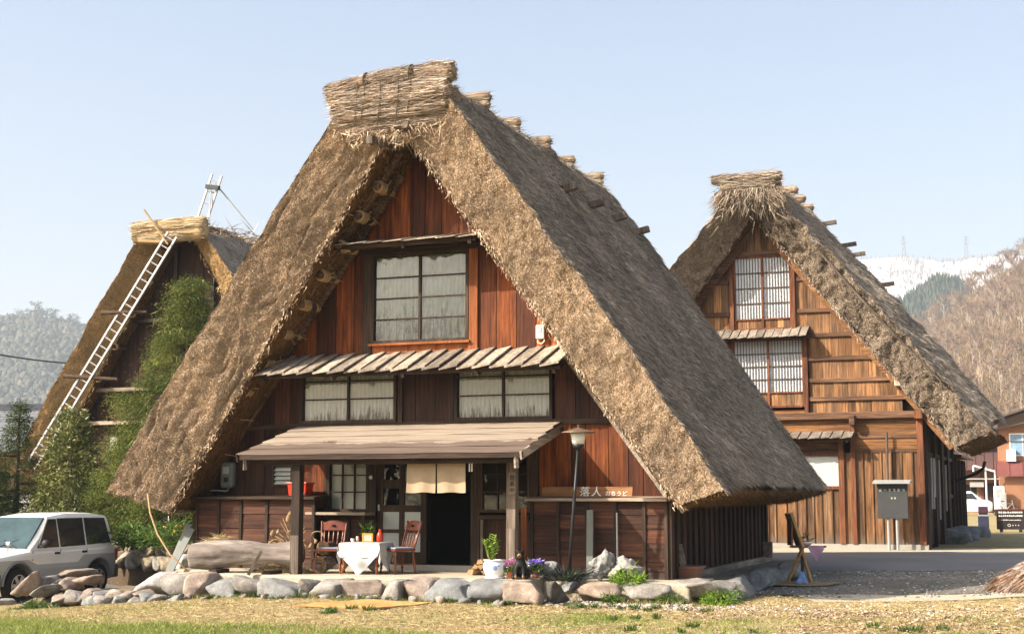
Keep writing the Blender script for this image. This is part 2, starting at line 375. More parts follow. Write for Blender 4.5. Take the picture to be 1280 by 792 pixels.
M['black'] = mat_plain('dark_void', (0.012, 0.010, 0.008), 0.95, 0.05)
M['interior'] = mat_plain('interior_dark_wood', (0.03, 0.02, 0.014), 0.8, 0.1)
M['paper'] = mat_plain('pale_panel', (0.42, 0.43, 0.42), 0.8, 0.1, var=0.06)
M['frost'] = mat_plain('frosted_pane', (0.40, 0.44, 0.42), 0.25, 0.5, var=0.06, scale=2)
M['glass'] = mat_glass('window_glass', (.96, .97, .97), refl=0.0)
M['glass_wavy'] = mat_glass('old_window_glass', refl=0.02, wavy=0.25)
M['metal_dark'] = mat_plain('dark_metal', (0.03, 0.032, 0.034), 0.45, 0.4, 0.5)
M['metal_grey'] = mat_plain('grey_metal', (0.36, 0.37, 0.36), 0.5, 0.4, 0.2, var=0.08)
M['alu'] = mat_plain('aluminium', (0.38, 0.38, 0.39), 0.42, 0.5, 0.25, var=0.06)
M['white'] = mat_plain('white_paint', (0.78, 0.78, 0.76), 0.5, 0.3, var=0.04)
M['cream'] = mat_plain('cream_paint', (0.66, 0.60, 0.47), 0.5, 0.3, var=0.05)
M['red'] = mat_plain('red_plastic', (0.52, 0.035, 0.012), 0.35, 0.5, var=0.05)
M['cloth'] = mat_plain('white_cloth', (0.50, 0.495, 0.49), 0.9, 0.05, var=0.03)
M['noren'] = mat_plain('ecru_cloth', (0.36, 0.28, 0.19), 0.9, 0.05, var=0.08, scale=14)
M['chairwood'] = mat_plain('varnished_red_wood', (0.17, 0.045, 0.02), 0.25, 0.5, var=0.2, scale=12)
M['cushion'] = mat_plain('grey_blue_cushion', (0.25, 0.27, 0.36), 0.9, 0.05, var=0.15)
M['terracotta'] = mat_plain('terracotta', (0.45, 0.15, 0.055), 0.8, 0.2, var=0.1)
M['stone'] = mat_stone('grey_stones', (0.238, 0.225, 0.212), (0.374, 0.357, 0.332))
M['stone_moss'] = mat_stone('mossy_stones', (0.25, 0.22, 0.17), (0.42, 0.38, 0.31), moss=(0.10, 0.095, 0.03))
M['porous'] = mat_stone('porous_rock', (0.33, 0.315, 0.30), (0.50, 0.48, 0.455), scale=16)
M['concrete'] = mat_plain('pale_concrete', (0.34, 0.32, 0.28), 0.9, 0.1, var=0.15, scale=3, bmp=0.2)
M['log'] = mat_wood('silvered_log', (0.09, 0.075, 0.065), (0.27, 0.24, 0.22), (0.41, 0.375, 0.345), 'x', stain=(0.13, 0.105, 0.09), var=0.05, grain=13)
M['endgrain'] = mat_plain('end_grain', (0.34, 0.21, 0.11), 0.85, 0.1, var=0.3, scale=16)
M['soil'] = mat_stone('dry_soil', (0.17, 0.135, 0.085), (0.28, 0.225, 0.145), scale=9)
M['steel'] = mat_plain('pylon_steel', (0.12, 0.125, 0.13), .6, .2)
M['bark'] = mat_plain('bark', (0.09, 0.065, 0.045), 0.95, 0.05, var=0.35, scale=18, bmp=0.8)
M['leaf_cypress'] = mat_blade('cypress_sprays', [(0, (0.023, 0.036, 0.012)), (0.4, (0.081, 0.109, 0.023)), (0.8, (0.173, 0.196, 0.039)), (1, (0.252, 0.247, 0.058))], 0.7, 0.25)
M['leaf_fir'] = mat_blade('fir_needles', [(0, (0.018, 0.034, 0.011)), (0.6, (0.05, 0.075, 0.02)), (1, (0.10, 0.12, 0.032))], 0.7, 0.15)
M['leaf_broad'] = mat_blade('broad_leaves', [(0, (0.04, 0.055, 0.018)), (0.45, (0.12, 0.14, 0.04)), (0.8, (0.24, 0.25, 0.085)), (1, (0.36, 0.34, 0.16))], 0.45, 0.2)
M['leaf_herb'] = mat_blade('herb_leaves', [(0, (0.03, 0.06, 0.012)), (0.6, (0.09, 0.15, 0.03)), (1, (0.18, 0.26, 0.06))], 0.6, 0.25)
M['leaf_bright'] = mat_blade('bright_leaves', [(0, (0.07, 0.14, 0.015)), (0.6, (0.17, 0.30, 0.03)), (1, (0.30, 0.42, 0.07))], 0.5, 0.3)
M['grass'] = mat_blade('lawn_blades', [(0, (0.26, 0.19, 0.085)), (0.5, (0.46, 0.36, 0.175)), (1, (0.66, 0.54, 0.31))], 0.8, 0.3, [(0, (0.06, 0.13, 0.012)), (0.5, (0.14, 0.24, 0.025)), (1, (0.26, 0.36, 0.06))])
M['drystalk'] = mat_blade('dry_stalks', [(0, (0.26, 0.19, 0.09)), (0.5, (0.46, 0.36, 0.19)), (1, (0.62, 0.52, 0.32))], 0.8, 0.2)
m, n, l, b, o = newmat('peeling_porch_boards'); co, rv, tc = rnd_coord(n, l); raw = tc.outputs['Object']
g = noise(n, l, co, 22, 6, 0.65, (0.05, 1, 1)); r = ramp(n, [(0.3, (0.16, 0.125, 0.095)), (0.5, (0.29, 0.235, 0.18)), (0.72, (0.39, 0.325, 0.255))]); l.new(g.outputs[0], r.inputs[0])
g2 = ramp(n, [(0.3, (0.09, 0.062, 0.048)), (0.6, (0.16, 0.118, 0.094)), (0.8, (0.23, 0.18, 0.15))]); l.new(g.outputs[0], g2.inputs[0])
sp = n.new('ShaderNodeSeparateXYZ'); l.new(raw, sp.inputs[0]); t = noise(n, l, raw, 2.2, 5, 0.6, (1, 0.3, 1)); h = n.new('ShaderNodeMath'); h.operation = 'MULTIPLY_ADD'; l.new(t.outputs[0], h.inputs[0]); h.inputs[1].default_value = 0.9; l.new(sp.outputs['Y'], h.inputs[2])
f = maprange(n, l, h.outputs[0], -0.83, -0.80, 1, 0)
l.new(mix(n, l, 'MIX', f, r.outputs[0], g2.outputs[0]), b.inputs['Base Color']); b.inputs['Roughness'].default_value = 0.75; bump(n, l, b, g.outputs[0], 0.3, 0.01); M['porch'] = m
M['metal_dark2'] = mat_plain('grey_green_metal', (0.14, 0.155, 0.14), 0.5, 0.4, 0.0, var=0.1)
M['frost2'] = mat_plain('pale_green_panes', (0.50, 0.53, 0.50), .4, .4, var=.05, scale=2)
M['metal_dark3'] = mat_plain('charcoal_board', (0.055, 0.057, 0.056), .55, .3, var=.15)
M['sign'] = mat_wood('sign_wood', (0.17, 0.075, 0.03), (0.30, 0.15, 0.065), (0.38, 0.20, 0.09), 'x', var=.05)
M['frame_orange'] = mat_plain('orange_frame', (0.62, 0.26, 0.03), .5, .3, var=.05); M['pinkcup'] = mat_plain('pink_glaze', (0.62, 0.42, 0.36), .4, .4, var=.05)
M['leaf_stem'] = mat_plain('green_stems', (0.16, 0.22, 0.05), .7, .1)
M['petal_pink'] = mat_blade('pink_petals', [(0, (.50, .16, .36)), (.6, (.72, .38, .58)), (1, (.85, .65, .75))], .7, .25); M['petal_blue'] = mat_blade('violet_petals', [(0, (.10, .05, .36)), (.6, (.24, .16, .62)), (1, (.5, .45, .85))], .7, .25); M['white_petal'] = mat_blade('white_petals', [(0, (.6, .6, .6)), (1, (.85, .85, .8))], .7, .25)
M['opal'] = mat_plain('opal_glass', (0.78, 0.78, 0.74), .15, .5, var=.02); M['hat'] = mat_plain('bronze_hat', (0.16, 0.11, 0.07), .55, .3, .3, var=.15)
M['dark_stems'] = mat_blade('dark_stems', [(0, (.012, .014, .016)), (1, (.06, .065, .06))], .7); M['plastic_brown'] = mat_plain('brown_plastic', (0.26, 0.12, 0.075), .6, .3, var=.1)
M['matting'] = mat_thatch('orange_matting', (.32, .17, .06), (.52, .30, .12), (.64, .40, .18), 30, (1, .15, 1), bs=.4); M['easelwood'] = mat_wood('easel_wood', (.32, .18, .07), (.50, .31, .13), (.60, .40, .2), 'z', var=.1); M['easelboard'] = mat_plain('easel_board', (.34, .33, .24), .7, .2, var=.2); M['traywood'] = mat_plain('tray', (.14, .05, .05), .5, .3)
M['purple'] = mat_plain('purple_cloth', (.42, .26, .38), .9, .05, var=.08); M['bluebag'] = mat_plain('blue_white_bag', (.22, .34, .62), .6, .2, var=.45, scale=14); M['ply'] = mat_plain('brown_board', (.30, .225, .12), .85, .1, var=.15)
M['stumpfibre'] = mat_blade('stump_fibres', [(0, (.12, .055, .03)), (.4, (.30, .17, .10)), (.8, (.50, .36, .26)), (1, (.66, .56, .46))], .9, big=3.0)
m, n, l, b, o = newmat('blue_white_porcelain'); tc = n.new('ShaderNodeTexCoord'); t_ = n.new('ShaderNodeTexVoronoi'); t_.inputs['Scale'].default_value = 11; mp = n.new('ShaderNodeMapping'); mp.inputs['Scale'].default_value = (1, 1, .8); l.new(tc.outputs['Object'], mp.inputs[0]); l.new(mp.outputs[0], t_.inputs['Vector'])
sp = n.new('ShaderNodeSeparateXYZ'); l.new(tc.outputs['Object'], sp.inputs[0]); f1 = maprange(n, l, t_.outputs['Distance'], .42, .34, 0, 1); f2 = maprange(n, l, sp.outputs['Z'], .10, .13, 0, 1); mm = n.new('ShaderNodeMath'); mm.operation = 'MULTIPLY'; l.new(f1, mm.inputs[0]); l.new(f2, mm.inputs[1])
f3 = maprange(n, l, sp.outputs['Z'], .20, .19, 0, 1); m3 = n.new('ShaderNodeMath'); m3.operation = 'MULTIPLY'; l.new(mm.outputs[0], m3.inputs[0]); l.new(f3, m3.inputs[1])
l.new(mix(n, l, 'MIX', m3.outputs[0], (.75, .76, .78), (.22, .30, .58)), b.inputs['Base Color']); b.inputs['Roughness'].default_value = .15; b.inputs['Specular IOR Level'].default_value = .5; M['porcelain'] = m
m, n, l, b, o = newmat('black_and_tan_coat'); tc = n.new('ShaderNodeTexCoord'); sp = n.new('ShaderNodeSeparateXYZ'); l.new(tc.outputs['Object'], sp.inputs[0])
t_ = noise(n, l, tc.outputs['Object'], 30, 3); a1 = maprange(n, l, sp.outputs['Y'], -.088, -.10, 0, 1); c = mix(n, l, 'MIX', a1, (.012, .010, .010), (.36, .16, .05)); c = mix(n, l, 'MULTIPLY', .5, c, t_.outputs[0]); l.new(c, b.inputs['Base Color']); b.inputs['Roughness'].default_value = .5; M['dogcoat'] = m
M['yellow'] = mat_plain('yellow_petals', (.75, .52, .04), .7, .1, var=.1); M['fence_pink'] = mat_plain('pinkish_boards', (.50, .36, .30), .85, .1, var=.15)
M['trim2'] = mat_plain('black_notice_panel', (.03, .022, .022), .5, .3); M['navy'] = mat_plain('navy_post', (.035, .038, .075), .5, .3); M['maroon_dark'] = mat_plain('dark_maroon', (.06, .025, .045), .5, .3); M['tile_ridge'] = mat_plain('dark_ridge_tiles', (.05, .055, .075), .5, .3)
# ------------------------------------------------------------------ the ground
def gz(x, y):
    x = np.asarray(x, float); y = np.asarray(y, float)
    z = -0.40 + 0.15 * sstep(2, 16, y)
    z = z - 0.55 * sstep(-3.2, -7.5, x) * sstep(-4.5, -1.5, y + 0.25 * x + 1.5) * (1 - sstep(22, 45, y))
    z = z - 0.10 * sstep(-3.5, -9.0, y)
    z = z - 0.14 * sstep(-0.5, -5.0, x) * sstep(1.0, -2.5, y)
    z = z + 0.10 * sstep(7.5, 10.5, x) * sstep(4.0, 1.0, y) * sstep(-9, -2, y)
    return z
def gzn(x, y):
    P = np.stack([np.asarray(x, float).ravel(), np.asarray(y, float).ravel(), np.zeros(np.size(x))], 1)
    w = -math.sin(R(21.2)) * (P[:, 0] - 4.9) + math.cos(R(21.2)) * (P[:, 1] - 6.8); t = math.cos(R(21.2)) * (P[:, 0] - 4.9) + math.sin(R(21.2)) * (P[:, 1] - 6.8)
    k = 1 - sstep(-8.3, -6.9, w) * (1 - sstep(10, 14, w)) * sstep(-4.5, -3.0, np.where(w < 0, t, 9.0))
    return gz(x, y).ravel() + k * (0.035 * fbm(P, 0.55, 3, 3) + 0.018 * fbm(P, 2.7, 9, 2)) - 0.02 * (1 - k)
def g1(x, y): return float(gz(x, y))
def axis(a, b, step, lo, hi):
    c = list(np.arange(a, b + 1e-6, step)); s = step
    while c[-1] < hi: s *= 1.35; c.append(c[-1] + s)
    s = step
    while c[0] > lo: s *= 1.35; c.insert(0, c[0] - s)
    return np.array(c)
gx = axis(-13, 13, 0.14, -3500, 3500); gy = axis(-11, 20, 0.16, -400, 4200)
GX, GY = np.meshgrid(gx, gy, indexing='ij')
GV = np.stack([GX.ravel(), GY.ravel(), gzn(GX, GY)], 1)
nv_ = len(gy) - 1; a_ = (np.arange(len(gx) - 1)[:, None] * (nv_ + 1) + np.arange(nv_)[None, :]).ravel()
m, n, l, b, o = newmat('ground_soil_and_turf'); tc = n.new('ShaderNodeTexCoord'); co = tc.outputs['Object']
t1 = noise(n, l, co, 0.55, 5, 0.65); t2 = noise(n, l, co, 9, 6, 0.75); t3 = noise(n, l, co, 45, 4, 0.7)
c = mix(n, l, 'MIX', maprange(n, l, t1.outputs[0], 0.40, 0.62, 0, 1), (0.36, 0.29, 0.165), (0.29, 0.25, 0.125))
c = mix(n, l, 'MULTIPLY', 0.9, c, mix(n, l, 'MIX', maprange(n, l, t2.outputs[0], 0.3, 0.7, 0, 1), (0.62, 0.58, 0.5), (1.3, 1.28, 1.2)))
c = mix(n, l, 'MULTIPLY', 0.8, c, mix(n, l, 'MIX', maprange(n, l, t3.outputs[0], 0.35, 0.65, 0, 1), (0.62, 0.6, 0.56), (1.3, 1.3, 1.26)))
l.new(c, b.inputs['Base Color']); b.inputs['Roughness'].default_value = 0.95; bump(n, l, b, t3.outputs[0], 0.7, 0.04)
tag(np_mesh('ground', GV, np.stack([a_, a_ + nv_ + 1, a_ + nv_ + 2, a_ + 1], 1), m, smooth=True), kind='structure')
# road: a strip running slantwise between the two houses
rd_dir = np.array([math.cos(R(21.2)), math.sin(R(21.2))]); rd_n = np.array([-rd_dir[1], rd_dir[0]])
def strip(name, p0, L0, L1, w0, w1, dz, mat, nu, nv, edge=0.0, seed=1):
    t = np.linspace(L0, L1, nu + 1)[:, None] * np.ones((1, nv + 1)); v = np.linspace(0, 1, nv + 1)[None, :] * np.ones((nu + 1, 1))
    e0 = edge * vnoise(np.stack([t[:, 0] * 0.8, np.full(nu + 1, seed * 3.1), np.zeros(nu + 1)], 1)) + edge * 0.5 * vnoise(np.stack([t[:, 0] * 2.9, np.full(nu + 1, seed * 5.1), np.zeros(nu + 1)], 1))
    w = (w0 + e0)[:, None] * (1 - v) + w1 * v
    X = p0[0] + rd_dir[0] * t + rd_n[0] * w; Y = p0[1] + rd_dir[1] * t + rd_n[1] * w
    V = np.stack([X.ravel(), Y.ravel(), gz(X, Y).ravel() + dz], 1)
    a = (np.arange(nu)[:, None] * (nv + 1) + np.arange(nv)[None, :]).ravel()
    return tag(np_mesh(name, V, np.stack([a, a + nv + 1, a + nv + 2, a + 1], 1), mat, smooth=True), kind='structure')
m, n, l, b, o = newmat('asphalt'); tc = n.new('ShaderNodeTexCoord'); co = tc.outputs['Object']
t1 = noise(n, l, co, 0.5, 4); t2 = noise(n, l, co, 70, 3, 0.7)
c = mix(n, l, 'MIX', t2.outputs[0], (0.085, 0.085, 0.088), (0.19, 0.188, 0.185)); c = mix(n, l, 'MULTIPLY', 1.0, c, mix(n, l, 'MIX', maprange(n, l, t1.outputs[0], 0.3, 0.7, 0, 1), (0.8, 0.8, 0.8), (1.15, 1.15, 1.15)))
l.new(c, b.inputs['Base Color']); b.inputs['Roughness'].default_value = 0.85; bump(n, l, b, t2.outputs[0], 0.4, 0.01); M['asphalt'] = m
m, n, l, b, o = newmat('gravel_ground'); tc = n.new('ShaderNodeTexCoord'); co = tc.outputs['Object']
t1 = noise(n, l, co, 0.8, 5); t2 = noise(n, l, co, 28, 5, 0.75)
r = ramp(n, [(0.35, (0.09, 0.08, 0.065)), (0.5, (0.20, 0.185, 0.16)), (0.68, (0.36, 0.34, 0.30))]); l.new(t2.outputs[0], r.inputs[0])
c = mix(n, l, 'MULTIPLY', 1.0, r.outputs[0], mix(n, l, 'MIX', maprange(n, l, t1.outputs[0], 0.35, 0.65, 0, 1), (0.6, 0.62, 0.5), (1.1, 1.05, 1.0)))
l.new(c, b.inputs['Base Color']); b.inputs['Roughness'].default_value = 0.95; bump(n, l, b, t2.outputs[0], 0.8, 0.03); M['gravel'] = m
m, n, l, b, o = newmat('pale_sand'); tc = n.new('ShaderNodeTexCoord'); co = tc.outputs['Object']
t2 = noise(n, l, co, 22, 6, 0.75); t1 = noise(n, l, co, 1.2, 4)
c = mix(n, l, 'MIX', maprange(n, l, t2.outputs[0], 0.3, 0.7, 0, 1), (0.30, 0.26, 0.19), (0.52, 0.46, 0.35)); l.new(c, b.inputs['Base Color'])
b.inputs['Roughness'].default_value = 0.95; bump(n, l, b, t2.outputs[0], 0.5, 0.02); M['sand'] = m
RP = (4.9, 6.8)
strip('road', RP, -16, 60, 0.0, 6.7, 0.012, M['asphalt'], 150, 10, 0.12, 1)
strip('gravel_apron', RP, -4.0, 60, -5.6, 0.25, 0.004, M['gravel'], 160, 14, 0.35, 2)
strip('sand_strip', RP, -1.2, 8, -6.9, -5.0, -0.004, M['sand'], 60, 6, 0.3, 3)
strip('road_verge', RP, -14, 60, 6.6, 9.0, 0.004, M['sand'], 120, 6, 0.2, 4)
# the raised terrace in front of the shop and the strip of soil along the right-hand wall
mb = MB(); mb.box(-3.25, 2.55, -2.05, 0.02, -0.6, -0.09); mb.box(-4.3, -3.252, -0.62, 0.019, -0.6, -0.12)
terr = mb.build('terrace', M['sand'], None, bevel=0.03); tag(terr, kind='structure')
mb = MB(); mb.box(2.55, 4.75, -1.25, 0.30, -0.6, -0.13); tag(mb.build('soil_strip', M['sand'], None, bevel=0.03), kind='structure')
mb = MB(); mb.box(4.2, 4.95, 0.30, 7.6, -0.6, -0.16); tag(mb.build('soil_strip', M['gravel'], None, bevel=0.05), kind='structure')

# ------------------------------------------------------------------ hills
def pix(u, v, d):      # a point of the world at distance d (metres) in front of the viewpoint, for laying out the far ridges
    y, p = R(21.2), R(7.073); f = np.array([-math.sin(y)*math.cos(p), math.cos(y)*math.cos(p), math.sin(p)])
    r = np.array([math.cos(y), math.sin(y), 0]); up = np.cross(r, f)
    return np.array([9.8, -21.19, 1.13]) + d * (f + r * (u - 640) / 1781 - up * (v - 396) / 1781)
def ridge_surface(name, ridge, base, nu, nv, mat, amp, ns, seed, back=0.45, curve=1.0, rough=0.0):
    """a hillside between a foot line and a crest line, falling away again behind the crest"""
    def interp(L, t):
        L = np.array(L); s = np.linspace(0, 1, len(L)); return np.stack([np.interp(t, s, L[:, k]) for k in range(3)], 1)
    t = np.linspace(0, 1, nu + 1); A = interp(base, t); B = interp(ridge, t)
    rows = []
    for j in range(nv + 1):
        q = j / nv * (1 + back)
        if q <= 1: P = A + (B - A) * q; P[:, 2] = A[:, 2] + (B - A)[:, 2] * (q ** curve)
        else: P = B + (B - A) * (q - 1); P[:, 2] = B[:, 2] - (B - A)[:, 2] * (q - 1) * 1.1
        nz = fbm(P, ns, seed, 4) * amp * min(1, q * 2) * (1 - 0.6 * np.exp(-((q - 1) / 0.10) ** 2))
        P = P.copy(); P[:, 2] += nz + (rough * fbm(P, ns * 9, seed + 3, 2) if rough else 0); rows.append(P)
    V = np.stack(rows, 1).reshape(-1, 3); a = (np.arange(nu)[:, None] * (nv + 1) + np.arange(nv)[None, :]).ravel()
    o = np_mesh(name, V, np.stack([a, a + nv + 1, a + nv + 2, a + 1], 1), mat, smooth=True); tag(o, kind='structure')
    return V.reshape(nu + 1, nv + 1, 3)
def far_mat(name, a, b_, scale, c3=None, st=None, lo=0.4, hi=0.6):
    m, n, l, b, o = newmat(name); tc = n.new('ShaderNodeTexCoord'); t = noise(n, l, tc.outputs['Object'], scale, 8, 0.7, st)
    c = mix(n, l, 'MIX', maprange(n, l, t.outputs[0], lo, hi, 0, 1), a, b_)
    if c3:
        t2 = noise(n, l, tc.outputs['Object'], scale * 0.17, 5, 0.6); c = mix(n, l, 'MIX', maprange(n, l, t2.outputs[0], 0.45, 0.6, 0, 1), c, c3)
    l.new(c, b.inputs['Base Color']); b.inputs['Roughness'].default_value = 0.95; b.inputs['Specular IOR Level'].default_value = 0.05
    bump(n, l, b, t.outputs[0], 0.8, 2.0); return m
def sample_surface(G, N, rs, q0=0.0, q1=1.0):
    nu, nv = G.shape[0] - 1, G.shape[1] - 1; u = rs.random(N) * (nu - 0.01); v = (q0 + (q1 - q0) * rs.random(N)) * (nv - 0.01)
    i = u.astype(int); j = v.astype(int); fu = (u - i)[:, None]; fv = (v - j)[:, None]
    return (1-fu)*(1-fv)*G[i, j] + fu*(1-fv)*G[i+1, j] + (1-fu)*fv*G[i, j+1] + fu*fv*G[i+1, j+1]
def lower(P, z=-1.0): return [(p[0], p[1], z) for p in P]
# brown hillside on the right
rr = [pix(930, 575, 640), pix(1040, 492, 620), pix(1100, 455, 600), pix(1145, 420, 580), pix(1200, 380, 560), pix(1240, 350, 540), pix(1280, 325, 530), pix(1400, 275, 530), pix(1650, 220, 560), pix(2000, 230, 660), pix(2800, 300, 900)]
rb = lower([pix(u, 617, d) for u, d in ((930, 420), (1040, 320), (1100, 260), (1145, 235), (1200, 215), (1240, 205), (1280, 200), (1400, 195), (1650, 210), (2000, 260), (2800, 420))])
HILL = ridge_surface('hillside', rr, rb, 90, 40, far_mat('bare_hillside', (0.17, 0.115, 0.075), (0.29, 0.21, 0.145), 0.12, (0.21, 0.165, 0.075)), 6.0, 0.02, 11, rough=0.6)
# dark wooded spur, snowy mountain, blue hill on the left
r2_ = [pix(960, 470, 1050), pix(1060, 412, 1020), pix(1110, 384, 1000), pix(1145, 362, 980), pix(1170, 347, 960), pix(1200, 350, 960), pix(1250, 385, 980), pix(1330, 460, 1000)]
SPUR = ridge_surface('spur_hill', r2_, lower([pix(u, 617, 720) for u in (960, 1060, 1110, 1145, 1170, 1200, 1250, 1330)]), 60, 24, far_mat('dark_woods', (0.05, 0.07, 0.055), (0.10, 0.12, 0.085), 0.05), 9, 0.012, 21, rough=4)
r3_ = [pix(880, 420, 2300), pix(1000, 345, 2250), pix(1060, 322, 2200), pix(1090, 318, 2180), pix(1130, 315, 2150), pix(1165, 319, 2150), pix(1200, 320, 2100), pix(1235, 316, 2050), pix(1262, 312, 2050), pix(1330, 318, 2050), pix(1450, 350, 2100), pix(1600, 420, 2200)]
SNOW = ridge_surface('snowy_mountain', r3_, lower([pix(u, 617, 1300) for u in (880, 1000, 1060, 1090, 1130, 1165, 1200, 1235, 1262, 1330, 1450, 1600)]), 110, 50, far_mat('snow_and_bare_woods', (0.72, 0.73, 0.76), (0.36, 0.34, 0.36), 0.03, st=(1, 1, 0.3), lo=0.50, hi=0.64), 26, 0.006, 31, rough=5)
r4_ = [pix(-500, 380, 1500), pix(-250, 372, 1500), pix(-80, 392, 1500), pix(0, 402, 1500), pix(45, 398, 1500), pix(105, 410, 1500), pix(160, 424, 1550), pix(260, 450, 1600), pix(420, 520, 1650)]
BLUE = ridge_surface('wooded_hill', r4_, lower([pix(u, 617, 900) for u in (-500, -250, -80, 0, 45, 105, 160, 260, 420)]), 70, 30, far_mat('mixed_woods', (0.05, 0.055, 0.04), (0.10, 0.095, 0.07), 0.015), 18, 0.007, 41, rough=5)
rs = np.random.default_rng(12)
# trees too far to tell apart: woods on the snowy mountain, the spur and the left hill
def woods(name, G, N, h, w, mat, q1=0.75, per=1, lean=0.12):
    P = sample_surface(G, N, rs, 0.15, q1); P[:, 2] -= h * 0.05
    D = np.stack([rs.normal(0, lean, N), rs.normal(0, lean, N), np.ones(N)], 1) * (h * rs.uniform(0.6, 1.25, N))[:, None]
    V, F, t = blades(P, D, w * rs.uniform(0.6, 1.4, N), rs); np_mesh(name, V, F, mat, attrs={'tone': t}, kind='stuff')
M['far_bare'] = mat_blade('far_bare_woods', [(0, (0.13, 0.105, 0.095)), (1, (0.24, 0.20, 0.185))])
M['far_dark'] = mat_blade('far_evergreen_woods', [(0, (0.025, 0.045, 0.03)), (1, (0.075, 0.095, 0.055))])
M['far_mixed'] = mat_blade('far_mixed_woods', [(0, (0.025, 0.035, 0.022)), (0.6, (0.065, 0.065, 0.045)), (1, (0.11, 0.095, 0.07))])
woods('bare_woods', SNOW, 12000, 9, 1.5, M['far_bare'], 0.72)
woods('evergreen_woods', SPUR, 11000, 8, 3.6, M['far_dark'], 0.72)
P = sample_surface(BLUE, 8500, rs, 0.12, 0.72); V0, F0 = ICO[2]; N = len(P); sc = rs.uniform(1.6, 4.0, N)[:, None, None] * np.stack([np.ones(N), np.ones(N), rs.uniform(.9, 1.7, N)], 1)[:, None, :]
V = (V0[None] * (1 + .22 * rs.normal(size=(N, len(V0), 1))) * sc + P[:, None] + np.array([0, 0, 3.0])).reshape(-1, 3); F = (F0[None] + (np.arange(N) * len(V0))[:, None, None]).reshape(-1, 3)
np_mesh('mixed_woods', V, F, M['far_mixed'], attrs={'tone': np.repeat(rs.random(N), len(V0))}, kind='stuff')

# ------------------------------------------------------------------ trees on the hills
def bare_tree_meshes(seed, h):
    r = random.Random(seed); mb = MB(); tw = []
    def grow(p, d, L, rad, lev):
        q = p + d * L
        mid = p + d * (L * 0.5) + Vector((r.uniform(-1, 1), r.uniform(-1, 1), 0)) * L * 0.05
        mb.tube([p, mid, q], [rad, rad * 0.82, rad * 0.62], 5 if lev == 0 else 3, False)
        if lev >= 3:
            for k in range(7):
                e = (d + Vector((r.gauss(0, .55), r.gauss(0, .55), r.gauss(0.15, .45)))).normalized(); tw.append((p + d * L * r.uniform(0.3, 1), e * r.uniform(0.7, 1.7)))
            return
        for k in range({0: 5, 1: 4, 2: 3}[lev]):
            a = r.uniform(0, 6.283); s = r.uniform(0.45, 0.95)
            e = (d + Vector((math.cos(a) * s, math.sin(a) * s, r.uniform(-0.1, 0.35)))).normalized()
            t = r.uniform(0.5, 1.0) if lev else r.uniform(0.42, 1.0)
            grow(p + d * L * t, e, L * r.uniform(0.5, 0.72) * (0.75 if lev == 0 else 1), rad * 0.55, lev + 1)
    grow(Vector((0, 0, -0.4)), Vector((r.uniform(-.08, .08), r.uniform(-.08, .08), 1)).normalized(), h * 0.5, h * 0.017, 0)
    P = np.array([t[0][:] for t in tw]); D = np.array([t[1][:] for t in tw])
    V, F, t = blades(P, D, 0.07, np.random.default_rng(seed)); return mb, (V, F, t)
M['bare_bark'] = mat_plain('pale_bare_bark', (0.30, 0.25, 0.205), 0.9, 0.05, var=0.25, scale=1.5)
M['twigs'] = mat_blade('bare_twigs', [(0, (0.13, 0.085, 0.06)), (1, (0.28, 0.20, 0.15))])
PROTO = []
for k in range(5):
    mb, (V, F, t) = bare_tree_meshes(50 + k, 11)
    root = thing('bare_tree', 'leafless grey-brown tree on the brown wooded hillside', 'tree', (0, 0, 0), 0, 'bare trees on the brown hillside')
    mb.build('trunk', M['bare_bark'], root); np_mesh('crown', V, F, M['twigs'], root, attrs={'tone': t}); PROTO.append(root)
def copy_tree(o, parent=None):
    c = o.copy(); COL.objects.link(c); c.parent = parent
    for ch in list(o.children): copy_tree(ch, c)
    return c
spots = []
cand = sample_surface(HILL, 4000, rs, 0.02, 0.70)
cp = np.array([9.8, -21.19, 1.13]); yw = R(21.2)
rel = cand - cp; dep = rel @ np.array([-math.sin(yw), math.cos(yw), 0]); lat = rel @ np.array([math.cos(yw), math.sin(yw), 0])
ok = (lat / dep > 0.262) & (lat / dep < 0.40)
for p in cand[ok]:
    if len(spots) < 290 and all((p[0]-q[0])**2 + (p[1]-q[1])**2 > 6.0**2 for q in spots): spots.append(p)
used = [False] * 5
for i, p in enumerate(spots):
    k = i % 5; o = PROTO[k] if not used[k] else copy_tree(PROTO[k]); used[k] = True
    s = rs.uniform(0.6, 1.1); o.location = p; o.scale = (s, s, s * rs.uniform(0.9, 1.2)); o.rotation_euler = (0, 0, rs.uniform(0, 6.28))
P = sample_surface(HILL, 90000, rs, 0.0, 0.72); N = len(P)
D = np.stack([rs.normal(0, .35, N), rs.normal(0, .35, N), np.ones(N)], 1) * rs.uniform(0.8, 3.2, N)[:, None]
V, F, t = blades(P, D, 0.16, rs); np_mesh('brushwood', V, F, mat_blade('brown_brush', [(0, (0.11, 0.075, 0.05)), (0.7, (0.26, 0.185, 0.13)), (1, (0.32, 0.26, 0.12))], big=0.03), attrs={'tone': t}, kind='stuff')
